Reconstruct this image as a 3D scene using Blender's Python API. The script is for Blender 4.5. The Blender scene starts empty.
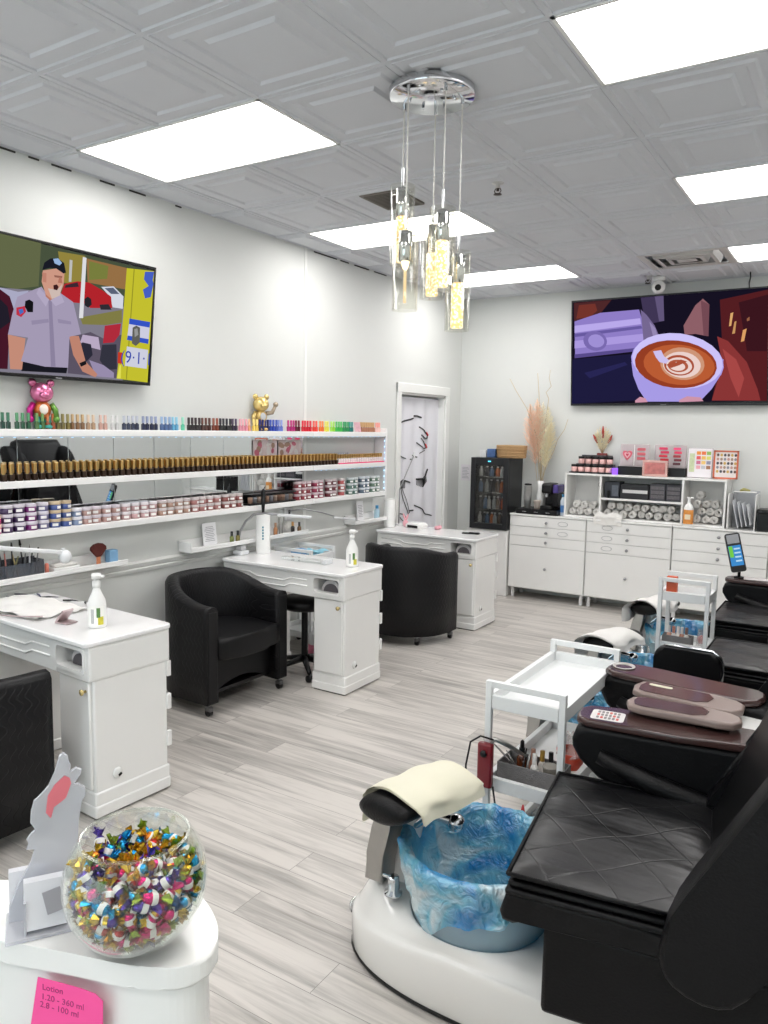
import bpy, bmesh, math, random
from mathutils import Vector, Matrix, Euler
random.seed(7)
PI = math.pi
COL = bpy.context.scene.collection

# ------------------------------------------------------------------ materials
def lin(c):
    return tuple(((v / 255.0) / 12.92 if v / 255.0 <= 0.04045 else ((v / 255.0 + 0.055) / 1.055) ** 2.4) for v in c)

MATS = {}
def mat(name, rgb, rough=0.5, metal=0.0, var=0.06, vscale=6.0, bump=0.0, bscale=60.0, emis=0.0, coat=0.0, spec=0.5, sheen=0.0):
    """principled material whose colour is gently varied by object-space noise"""
    if name in MATS: return MATS[name]
    m = bpy.data.materials.new(name); m.use_nodes = True
    nt = m.node_tree; N = nt.nodes; Lk = nt.links
    p = N['Principled BSDF']
    c = lin(rgb)
    p.inputs['Roughness'].default_value = rough
    p.inputs['Metallic'].default_value = metal
    p.inputs['Specular IOR Level'].default_value = spec
    p.inputs['Coat Weight'].default_value = coat
    p.inputs['Coat Roughness'].default_value = 0.08
    p.inputs['Sheen Weight'].default_value = sheen
    tc = N.new('ShaderNodeTexCoord')
    nz = N.new('ShaderNodeTexNoise'); nz.inputs['Scale'].default_value = vscale; nz.inputs['Detail'].default_value = 3
    Lk.new(tc.outputs['Object'], nz.inputs['Vector'])
    mx = N.new('ShaderNodeMix'); mx.data_type = 'RGBA'
    mx.inputs[6].default_value = tuple(max(0, v * (1 - var)) for v in c) + (1,)
    mx.inputs[7].default_value = tuple(min(1, v * (1 + var)) for v in c) + (1,)
    Lk.new(nz.outputs['Fac'], mx.inputs[0])
    Lk.new(mx.outputs[2], p.inputs['Base Color'])
    if emis > 0:
        Lk.new(mx.outputs[2], p.inputs['Emission Color'])
        p.inputs['Emission Strength'].default_value = emis
    if bump > 0:
        n2 = N.new('ShaderNodeTexNoise'); n2.inputs['Scale'].default_value = bscale; n2.inputs['Detail'].default_value = 4
        Lk.new(tc.outputs['Object'], n2.inputs['Vector'])
        b = N.new('ShaderNodeBump'); b.inputs['Strength'].default_value = bump; b.inputs['Distance'].default_value = 0.01
        Lk.new(n2.outputs['Fac'], b.inputs['Height']); Lk.new(b.outputs['Normal'], p.inputs['Normal'])
    MATS[name] = m
    return m

def emitter(name, rgb, strength):
    if name in MATS: return MATS[name]
    m = bpy.data.materials.new(name); m.use_nodes = True
    nt = m.node_tree; nt.nodes.clear()
    o = nt.nodes.new('ShaderNodeOutputMaterial'); e = nt.nodes.new('ShaderNodeEmission')
    e.inputs['Color'].default_value = lin(rgb) + (1,); e.inputs['Strength'].default_value = strength
    nt.links.new(e.outputs[0], o.inputs[0]); MATS[name] = m
    return m

def thin_glass(name, tint=(255, 255, 255), refl=0.06, edge=0.55, rough=0.02, body=0.0, bodycol=(255, 255, 255)):
    """thin clear sheet: transparent with a facing-dependent reflection; body adds a little milkiness"""
    if name in MATS: return MATS[name]
    m = bpy.data.materials.new(name); m.use_nodes = True
    nt = m.node_tree; N = nt.nodes; Lk = nt.links; N.clear()
    o = N.new('ShaderNodeOutputMaterial')
    t = N.new('ShaderNodeBsdfTransparent'); t.inputs['Color'].default_value = lin(tint) + (1,)
    g = N.new('ShaderNodeBsdfGlossy'); g.inputs['Roughness'].default_value = rough; g.inputs['Color'].default_value = (1, 1, 1, 1)
    lw = N.new('ShaderNodeLayerWeight'); lw.inputs['Blend'].default_value = 0.5
    pw = N.new('ShaderNodeMath'); pw.operation = 'POWER'; pw.inputs[1].default_value = 2.6; Lk.new(lw.outputs['Facing'], pw.inputs[0])
    mr = N.new('ShaderNodeMapRange'); mr.inputs['To Min'].default_value = refl; mr.inputs['To Max'].default_value = edge
    Lk.new(pw.outputs[0], mr.inputs['Value'])
    mix = N.new('ShaderNodeMixShader')
    Lk.new(mr.outputs[0], mix.inputs[0]); Lk.new(t.outputs[0], mix.inputs[1]); Lk.new(g.outputs[0], mix.inputs[2])
    last = mix
    if body > 0:
        d = N.new('ShaderNodeBsdfDiffuse'); d.inputs['Color'].default_value = lin(bodycol) + (1,)
        m2 = N.new('ShaderNodeMixShader'); m2.inputs[0].default_value = body
        Lk.new(mix.outputs[0], m2.inputs[1]); Lk.new(d.outputs[0], m2.inputs[2]); last = m2
    Lk.new(last.outputs[0], o.inputs[0]); MATS[name] = m
    return m

# ------------------------------------------------------------------ mesh builder
class MB:
    def __init__(s):
        s.bm = bmesh.new(); s.mats = []
    def mi(s, m):
        if m not in s.mats: s.mats.append(m)
        return s.mats.index(m)
    def _mark(s, faces, m, smooth):
        k = s.mi(m)
        for f in faces:
            if f.is_valid: f.material_index = k; f.smooth = smooth
    def box(s, a, b, m, bev=0.0, seg=2, smooth=None):
        x0, y0, z0 = a; x1, y1, z1 = b
        vs = [s.bm.verts.new(p) for p in ((x0,y0,z0),(x1,y0,z0),(x1,y1,z0),(x0,y1,z0),(x0,y0,z1),(x1,y0,z1),(x1,y1,z1),(x0,y1,z1))]
        fs = [s.bm.faces.new([vs[i] for i in q]) for q in ((0,3,2,1),(4,5,6,7),(0,1,5,4),(1,2,6,5),(2,3,7,6),(3,0,4,7))]
        k = s.mi(m)
        for f in fs: f.material_index = k
        if bev > 0:
            es = list({e for f in fs for e in f.edges})
            r = bmesh.ops.bevel(s.bm, geom=es, offset=bev, segments=seg, affect='EDGES', profile=0.5, clamp_overlap=True, material=k)
            for f in r['faces']: f.smooth = True
        return vs
    def obox(s, c, size, rot, m, bev=0.0, seg=2):
        """box of given size, rotated by a Matrix (3x3/euler tuple) about its centre"""
        n0 = set(s.bm.verts)
        h = [v / 2 for v in size]
        s.box((-h[0], -h[1], -h[2]), (h[0], h[1], h[2]), m, bev, seg)
        R = Euler(rot).to_matrix() if isinstance(rot, (tuple, list)) else rot
        for v in s.bm.verts:
            if v not in n0: v.co = R @ v.co + Vector(c)
    def start(s):
        return set(s.bm.verts)
    def xform(s, n0, M):
        for v in s.bm.verts:
            if v not in n0: v.co = M @ v.co
    def lathe(s, prof, m, loc=(0,0,0), n=20, M=None, smooth=True, sx=1.0, sy=1.0):
        rings = []
        for r, z in prof:
            if r < 1e-6: rings.append([s.bm.verts.new((0, 0, z))])
            else: rings.append([s.bm.verts.new((r*sx*math.cos(2*PI*i/n), r*sy*math.sin(2*PI*i/n), z)) for i in range(n)])
        fs = []
        for a, b in zip(rings[:-1], rings[1:]):
            for i in range(n):
                j = (i+1) % n
                if len(a) == 1 and len(b) == 1: continue
                if len(a) == 1: q = [a[0], b[j], b[i]]
                elif len(b) == 1: q = [a[i], a[j], b[0]]
                else: q = [a[i], a[j], b[j], b[i]]
                try: fs.append(s.bm.faces.new(q))
                except ValueError: pass
        s._mark(fs, m, smooth)
        T = Matrix.Translation(loc) @ (M.to_4x4() if M is not None else Matrix.Identity(4))
        for ring in rings:
            for v in ring: v.co = T @ v.co
    def cyl(s, p0, p1, r, m, n=14, r1=None, caps=True, bev=0.0):
        p0 = Vector(p0); p1 = Vector(p1); d = p1 - p0; L = d.length
        if r1 is None: r1 = r
        Q = d.to_track_quat('Z', 'Y').to_matrix()
        if caps:
            if bev > 0: prof = [(0,0),(r-bev,0),(r,bev),(r1,L-bev),(r1-bev,L),(0,L)]
            else: prof = [(0,0),(r,0),(r,0.0001),(r1,L-0.0001),(r1,L),(0,L)]
        else: prof = [(r,0),(r1,L)]
        s.lathe(prof, m, p0, n, Q, smooth=True)
    def tube(s, pts, r, m, n=8, caps=True):
        pts = [Vector(p) for p in pts]
        rs = r if isinstance(r, (list, tuple)) else [r]*len(pts)
        rings = []; up = None
        for i, p in enumerate(pts):
            if i == 0: d = pts[1]-pts[0]
            elif i == len(pts)-1: d = pts[-1]-pts[-2]
            else: d = (pts[i+1]-pts[i]).normalized() + (pts[i]-pts[i-1]).normalized()
            if d.length < 1e-9: d = Vector((0,0,1))
            d.normalize()
            if up is None:
                up = Vector((0,0,1)) if abs(d.z) < 0.9 else Vector((1,0,0))
            u = up - d*up.dot(d)
            if u.length < 1e-6: u = d.orthogonal()
            u.normalize(); up = u
            w = d.cross(u)
            rings.append([s.bm.verts.new(p + (u*math.cos(2*PI*k/n) + w*math.sin(2*PI*k/n))*rs[i]) for k in range(n)])
        fs = []
        for a, b in zip(rings[:-1], rings[1:]):
            for k in range(n):
                fs.append(s.bm.faces.new([a[k], a[(k+1)%n], b[(k+1)%n], b[k]]))
        if caps:
            fs.append(s.bm.faces.new(rings[0][::-1])); fs.append(s.bm.faces.new(rings[-1]))
        s._mark(fs, m, True)
    def ball(s, c, rad, m, n=16, k=10, M=None):
        if not isinstance(rad, (tuple, list)): rad = (rad,)*3
        prof = [(math.sin(PI*i/k), -math.cos(PI*i/k)) for i in range(k+1)]
        n0 = s.start()
        s.lathe(prof, m, (0,0,0), n)
        T = Matrix.Translation(c) @ (M.to_4x4() if M is not None else Matrix.Identity(4)) @ Matrix.Diagonal((rad[0], rad[1], rad[2], 1))
        s.xform(n0, T)
    def prism(s, poly, t0, t1, m, axis='z', bev=0.0, seg=2, smooth=False, m2=None):
        """polygon extruded along an axis. axis z: poly=(x,y); y: poly=(x,z); x: poly=(y,z)"""
        def P(a, b, t):
            return (a, b, t) if axis == 'z' else ((a, t, b) if axis == 'y' else (t, a, b))
        lo = [s.bm.verts.new(P(a, b, t0)) for a, b in poly]
        hi = [s.bm.verts.new(P(a, b, t1)) for a, b in poly]
        n = len(poly); fs = []
        fs.append(s.bm.faces.new(lo)); fs.append(s.bm.faces.new(hi[::-1]))
        sides = []
        for i in range(n):
            j = (i+1) % n
            sides.append(s.bm.faces.new([lo[j], lo[i], hi[i], hi[j]]))
        s._mark(fs, m, False); s._mark(sides, m2 or m, smooth)
        if bev > 0:
            es = list(set(fs[0].edges) | set(fs[1].edges))
            r = bmesh.ops.bevel(s.bm, geom=es, offset=bev, segments=seg, affect='EDGES', profile=0.5, clamp_overlap=True)
            s._mark(r['faces'], m, True)
    def surf(s, fn, nu, nv, m, smooth=True, closed_u=False):
        V = [[s.bm.verts.new(fn(i/(nu if closed_u else nu), j/nv)) for j in range(nv+1)] for i in range(nu if closed_u else nu+1)]
        fs = []
        for i in range(nu):
            a = V[i]; b = V[(i+1) % nu] if closed_u else V[i+1]
            for j in range(nv):
                fs.append(s.bm.faces.new([a[j], b[j], b[j+1], a[j+1]]))
        s._mark(fs, m, smooth)
        return V
    def face(s, pts, m, smooth=False):
        f = s.bm.faces.new([s.bm.verts.new(p) for p in pts]); s._mark([f], m, smooth)
    def text(s, string, size, m, M, depth=0.0004, align='CENTER'):
        cu = bpy.data.curves.new('lettering', 'FONT'); cu.body = string; cu.size = size; cu.align_x = align; cu.align_y = 'CENTER'; cu.extrude = depth
        cu.resolution_u = 3
        o = bpy.data.objects.new('lettering', cu); COL.objects.link(o)
        dg = bpy.context.evaluated_depsgraph_get()
        me = bpy.data.meshes.new_from_object(o.evaluated_get(dg))
        vs = [s.bm.verts.new(M @ v.co) for v in me.vertices]
        fs = []
        for p in me.polygons:
            try: fs.append(s.bm.faces.new([vs[i] for i in p.vertices]))
            except ValueError: pass
        s._mark(fs, m, False)
        bpy.data.objects.remove(o); bpy.data.curves.remove(cu); bpy.data.meshes.remove(me)
    def rotz(s, deg, pivot=(0,0,0)):
        T = Matrix.Translation(pivot) @ Matrix.Rotation(math.radians(deg), 4, 'Z') @ Matrix.Translation(-Vector(pivot))
        for v in s.bm.verts: v.co = T @ v.co
        return s
    def shift(s, d):
        d = Vector(d)
        for v in s.bm.verts: v.co += d
        return s
    def mesh(s, name):
        me = bpy.data.meshes.new(name)
        bmesh.ops.recalc_face_normals(s.bm, faces=s.bm.faces)
        s.bm.to_mesh(me); s.bm.free()
        for m in s.mats: me.materials.append(m)
        return me

def root_of(o):
    while o.parent: o = o.parent
    return o
def part(name, b, parent, label=None, world=False, kind=None):
    """one mesh child; world=True means the shape was written in room coordinates"""
    if world: b.shift(-root_of(parent).location)
    o = bpy.data.objects.new(name, b.mesh(name)); COL.objects.link(o); o.parent = parent
    if label: o['label'] = label
    if kind: o['kind'] = kind
    return o
def thing(name, label, cat, loc=(0,0,0), rz=0.0, group=None):
    o = bpy.data.objects.new(name, None); COL.objects.link(o)
    o.location = loc; o.rotation_euler = (0, 0, math.radians(rz)); o.empty_display_size = 0.05
    o['label'] = label; o['category'] = cat
    if group: o['group'] = group
    return o
def single(name, b, label, cat, loc=(0,0,0), rot=(0,0,0), group=None, kind=None, world=False):
    if world: b.shift(-Vector(loc))
    o = bpy.data.objects.new(name, b.mesh(name)); COL.objects.link(o)
    o.location = loc; o.rotation_euler = rot
    o['label'] = label; o['category'] = cat
    if group: o['group'] = group
    if kind: o['kind'] = kind
    return o
def struct(name, b, label=None, parent=None):
    o = bpy.data.objects.new(name, b.mesh(name)); COL.objects.link(o)
    if parent: o.parent = parent
    else:
        o['kind'] = 'structure'
        if label: o['label'] = label; o['category'] = name.split('_')[0]
    return o
def copy_of(me_obj, label, loc, rot=(0,0,0), group=None, scale=None):
    o = me_obj.copy(); COL.objects.link(o)
    o.location = loc; o.rotation_euler = rot
    if scale: o.scale = scale
    o['label'] = label
    if group: o['group'] = group
    return o
def dup(root, label, loc, rz=0.0, group=None):
    r = root.copy(); COL.objects.link(r); r.location = loc; r.rotation_euler = (0,0,math.radians(rz)); r['label'] = label
    if group: r['group'] = group
    for ch in list(root.children):
        c = ch.copy(); COL.objects.link(c); c.parent = r
        for g in list(ch.children):
            d = g.copy(); COL.objects.link(d); d.parent = c
    return r
def rrect(x0, y0, x1, y1, r, n=5):
    out = []
    for cx, cy, a in ((x1-r, y1-r, 0), (x0+r, y1-r, 90), (x0+r, y0+r, 180), (x1-r, y0+r, 270)):
        for i in range(n+1):
            t = math.radians(a + 90*i/n); out.append((cx+r*math.cos(t), cy+r*math.sin(t)))
    return out
def ell(cx, cy, rx, ry, n=28, rot=0.0):
    c, s_ = math.cos(rot), math.sin(rot)
    return [(cx + rx*math.cos(t)*c - ry*math.sin(t)*s_, cy + rx*math.cos(t)*s_ + ry*math.sin(t)*c) for t in (2*PI*i/n for i in range(n))]
def smooth_poly(P, it=2):
    for _ in range(it):
        Q = []
        for i in range(len(P)):
            a, c = P[i], P[(i+1) % len(P)]; Q += [(a[0]*.75+c[0]*.25, a[1]*.75+c[1]*.25), (a[0]*.25+c[0]*.75, a[1]*.25+c[1]*.75)]
        P = Q
    return P
ORD = ['first','second','third','fourth','fifth','sixth','seventh','eighth','ninth','tenth','eleventh','twelfth','thirteenth','fourteenth','fifteenth','sixteenth','seventeenth','eighteenth','nineteenth','twentieth']

# shared materials
WHITE = mat('white_lacquer', (236,236,234), 0.25, var=0.015, coat=0.3)
WHITE_M = mat('white_matt', (232,232,230), 0.5, var=0.02)
SHELFW = mat('white_shelf_board', (238,238,237), 0.4, var=0.015)
POWDER = mat('white_powder_coated_steel', (226,228,228), 0.4, var=0.02)
BLACKL = mat('black_leatherette', (9,9,12), 0.45, spec=0.3, var=0.15, bump=0.10, bscale=220)
BLACKP = mat('black_plastic', (12,12,14), 0.35, spec=0.4, var=0.1)
CHROME = mat('chrome', (215,217,220), 0.08, 1.0, var=0.02)
STEEL = mat('brushed_steel', (170,168,164), 0.28, 1.0, var=0.08, vscale=30)
GOLD = mat('gold_metal', (226,188,122), 0.28, 1.0, var=0.08)
TOWEL = mat('white_terry', (240,238,234), 0.95, var=0.04, bump=0.6, bscale=500, sheen=0.3)
CLEAR = thin_glass('clear_acrylic', (250,252,252), 0.06, 0.5)
# pictures shown on the two televisions: name, colour, outline in picture coordinates
LEFT=[
  ('bg',(72, 82, 62),[(-0.095, 1.009), (1.004, 0.984), (0.995, 0.002), (-0.094, 0.007)]),
  ('bg2',(98, 104, 72),[(-0.095, 1.009), (0.4, 0.999), (0.394, 0.675), (0.29, 0.623), (-0.095, 0.649)]),
  ('road',(128, 124, 138),[(0.224, 0.616), (0.359, 0.636), (0.583, 0.63), (0.834, 0.633), (0.847, 0.004), (-0.093, -0.063), (-0.094, 0.449)]),
  ('leaf',(146, 132, 62),[(0.48, 0.967), (0.614, 0.979), (0.62, 0.751), (0.503, 0.736)]),
  ('leaf2',(150, 112, 70),[(0.621, 0.962), (0.842, 0.958), (0.837, 0.779), (0.632, 0.775)]),
  ('leaf3',(120, 126, 62),[(0.635, 0.946), (0.738, 0.94), (0.734, 0.836), (0.639, 0.797)]),
  ('grass',(128, 124, 70),[(0.599, 0.488), (0.823, 0.604), (0.827, 0.498), (0.738, 0.457), (0.614, 0.435)]),
  ('white car',(212, 216, 228),[(0.704, 0.761), (0.771, 0.785), (0.829, 0.717), (0.828, 0.614), (0.771, 0.612), (0.752, 0.696)]),
  ('white car glass',(90, 98, 120),[(0.722, 0.756), (0.769, 0.774), (0.805, 0.731), (0.759, 0.719)]),
  ('red car',(178, 36, 44),[(0.495, 0.622), (0.516, 0.73), (0.58, 0.769), (0.639, 0.777), (0.716, 0.732), (0.759, 0.698), (0.768, 0.605), (0.651, 0.576), (0.623, 0.604), (0.534, 0.593)]),
  ('red car glass',(60, 40, 50),[(0.522, 0.722), (0.58, 0.761), (0.588, 0.728), (0.517, 0.699)]),
  ('tyre',(40, 38, 44),[(0.618, 0.639), (0.635, 0.664), (0.653, 0.649), (0.657, 0.605), (0.64, 0.576), (0.621, 0.589)]),
  ('tyre2',(48, 44, 52),[(0.698, 0.615), (0.747, 0.632), (0.765, 0.59), (0.706, 0.576)]),
  ('pole',(222, 222, 226),[(0.602, 0.967), (0.621, 0.966), (0.615, 0.486), (0.594, 0.481)]),
  ('pole2',(190, 190, 188),[(0.537, 0.923), (0.551, 0.922), (0.549, 0.756), (0.536, 0.752)]),
  ('lcar',(170, 170, 196),[(-0.094, 0.566), (0.224, 0.616), (0.302, 0.607), (0.348, 0.628), (0.332, 0.506), (0.261, 0.32), (-0.094, 0.246)]),
  ('lcar2',(70, 24, 40),[(-0.094, 0.533), (0.224, 0.604), (0.266, 0.564), (0.287, 0.467), (0.268, 0.284), (0.264, 0.025), (-0.094, 0.007)]),
  ('lcar3',(34, 30, 42),[(-0.094, 0.466), (0.225, 0.534), (0.258, 0.488), (0.271, 0.379), (0.227, 0.313), (-0.094, 0.263)]),
  ('kit',(92, 84, 100),[(0.548, 0.319), (0.603, 0.35), (0.656, 0.382), (0.727, 0.343), (0.827, 0.395), (0.818, 0.018), (0.547, 0.029)]),
  ('kit1',(186, 170, 196),[(0.616, 0.353), (0.699, 0.348), (0.713, 0.245), (0.659, 0.257), (0.604, 0.289)]),
  ('kit2',(176, 44, 60),[(0.731, 0.449), (0.821, 0.488), (0.815, 0.392), (0.785, 0.322), (0.725, 0.303)]),
  ('kit3',(44, 44, 58),[(0.615, 0.291), (0.661, 0.283), (0.672, 0.196), (0.642, 0.139), (0.593, 0.184)]),
  ('kit4',(52, 52, 64),[(0.721, 0.289), (0.8, 0.308), (0.809, 0.098), (0.751, 0.08), (0.711, 0.16)]),
  ('kit5',(152, 140, 172),[(0.655, 0.152), (0.733, 0.121), (0.793, 0.064), (0.794, 0.02), (0.693, 0.022)]),
  ('ambulance',(196, 192, 48),[(0.839, 0.957), (1.004, 0.984), (0.995, 0.002), (0.809, 0.017), (0.827, 0.395)]),
  ('amb edge',(226, 222, 86),[(0.823, 0.133), (0.832, 0.134), (0.833, 0.02), (0.812, 0.018)]),
  ('amb red',(196, 60, 40),[(0.811, 0.244), (0.835, 0.244), (0.835, 0.146), (0.811, 0.149)]),
  ('seam',(150, 148, 40),[(0.878, 0.961), (0.884, 0.963), (0.869, 0.015), (0.863, 0.015)]),
  ('star',(70, 96, 196),[(0.945, 0.961), (1.001, 0.979), (0.994, 0.905), (1.005, 0.875), (0.987, 0.755), (0.953, 0.735), (0.938, 0.807), (0.971, 0.847), (0.941, 0.895)]),
  ('block',(206, 206, 226),[(0.866, 0.494), (0.99, 0.494), (0.988, 0.386), (0.86, 0.392)]),
  ('stripe',(52, 84, 196),[(0.867, 0.542), (0.992, 0.539), (0.99, 0.49), (0.866, 0.494)]),
  ('stripe2',(52, 84, 196),[(0.862, 0.395), (0.988, 0.388), (0.986, 0.345), (0.858, 0.357)]),
  ('handle',(96, 96, 90),[(0.888, 0.468), (0.909, 0.49), (0.932, 0.477), (0.935, 0.349), (0.912, 0.314), (0.888, 0.332)]),
  ('handle2',(150, 150, 150),[(0.898, 0.457), (0.916, 0.469), (0.924, 0.414), (0.903, 0.388)]),
  ('plate',(206, 208, 224),[(0.86, 0.301), (0.988, 0.292), (0.984, 0.124), (0.853, 0.133)]),
  ('trousers',(26, 26, 34),[(0.325, 0.103), (0.545, 0.095), (0.539, 0.028), (0.324, 0.018)]),
  ('armL',(196, 140, 120),[(0.261, 0.283), (0.339, 0.269), (0.327, 0.03), (0.274, 0.027)]),
  ('armR',(190, 132, 112),[(0.545, 0.329), (0.595, 0.338), (0.635, 0.138), (0.701, 0.04), (0.691, 0.013), (0.621, 0.053), (0.57, 0.18)]),
  ('watch',(24, 24, 28),[(0.603, 0.119), (0.635, 0.145), (0.641, 0.116), (0.612, 0.091)]),
  ('shirt',(164, 154, 180),[(0.298, 0.569), (0.357, 0.63), (0.406, 0.675), (0.444, 0.6), (0.495, 0.653), (0.56, 0.6), (0.605, 0.355), (0.548, 0.323), (0.546, 0.074), (0.432, 0.067), (0.321, 0.093), (0.351, 0.277), (0.261, 0.283), (0.277, 0.432)]),
  ('shirt shade',(140, 130, 158),[(0.439, 0.591), (0.456, 0.577), (0.484, 0.074), (0.461, 0.071)]),
  ('pocket',(148, 138, 166),[(0.363, 0.409), (0.442, 0.44), (0.445, 0.413), (0.366, 0.377)]),
  ('pocket2',(148, 138, 166),[(0.486, 0.45), (0.553, 0.445), (0.554, 0.421), (0.49, 0.419)]),
  ('collar',(178, 168, 194),[(0.394, 0.664), (0.444, 0.593), (0.428, 0.53), (0.383, 0.618)]),
  ('collar2',(178, 168, 194),[(0.444, 0.593), (0.495, 0.657), (0.516, 0.588), (0.474, 0.546)]),
  ('neck',(182, 120, 102),[(0.418, 0.682), (0.482, 0.662), (0.48, 0.622), (0.447, 0.582), (0.426, 0.607)]),
  ('head',(206, 152, 132),[(0.409, 0.798), (0.471, 0.833), (0.512, 0.811), (0.509, 0.716), (0.49, 0.633), (0.454, 0.595), (0.426, 0.623), (0.405, 0.713)]),
  ('ear',(190, 130, 112),[(0.406, 0.782), (0.426, 0.784), (0.427, 0.712), (0.41, 0.714)]),
  ('beard',(206, 186, 178),[(0.435, 0.672), (0.461, 0.671), (0.482, 0.677), (0.503, 0.726), (0.493, 0.633), (0.456, 0.596)]),
  ('brow',(150, 100, 86),[(0.462, 0.78), (0.502, 0.785), (0.5, 0.768), (0.465, 0.765)]),
  ('nose',(178, 116, 98),[(0.487, 0.772), (0.497, 0.772), (0.503, 0.73), (0.481, 0.728)]),
  ('mouth',(60, 28, 30),[(0.46, 0.702), (0.476, 0.714), (0.486, 0.698), (0.479, 0.669), (0.462, 0.671)]),
  ('cap',(26, 28, 38),[(0.406, 0.801), (0.415, 0.86), (0.443, 0.9), (0.477, 0.912), (0.508, 0.888), (0.519, 0.817), (0.507, 0.806), (0.471, 0.833), (0.439, 0.827)]),
  ('cap badge',(150, 180, 220),[(0.455, 0.901), (0.479, 0.913), (0.498, 0.884), (0.486, 0.861), (0.463, 0.869)]),
  ('mic',(20, 20, 24),[(0.333, 0.548), (0.351, 0.564), (0.369, 0.55), (0.369, 0.473), (0.345, 0.468), (0.331, 0.506)]),
  ('patch',(190, 50, 70),[(0.294, 0.489), (0.331, 0.51), (0.338, 0.47), (0.316, 0.423), (0.295, 0.437)]),
  ('patch2',(70, 110, 190),[(0.304, 0.476), (0.322, 0.488), (0.327, 0.463), (0.311, 0.441)]),
]
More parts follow.
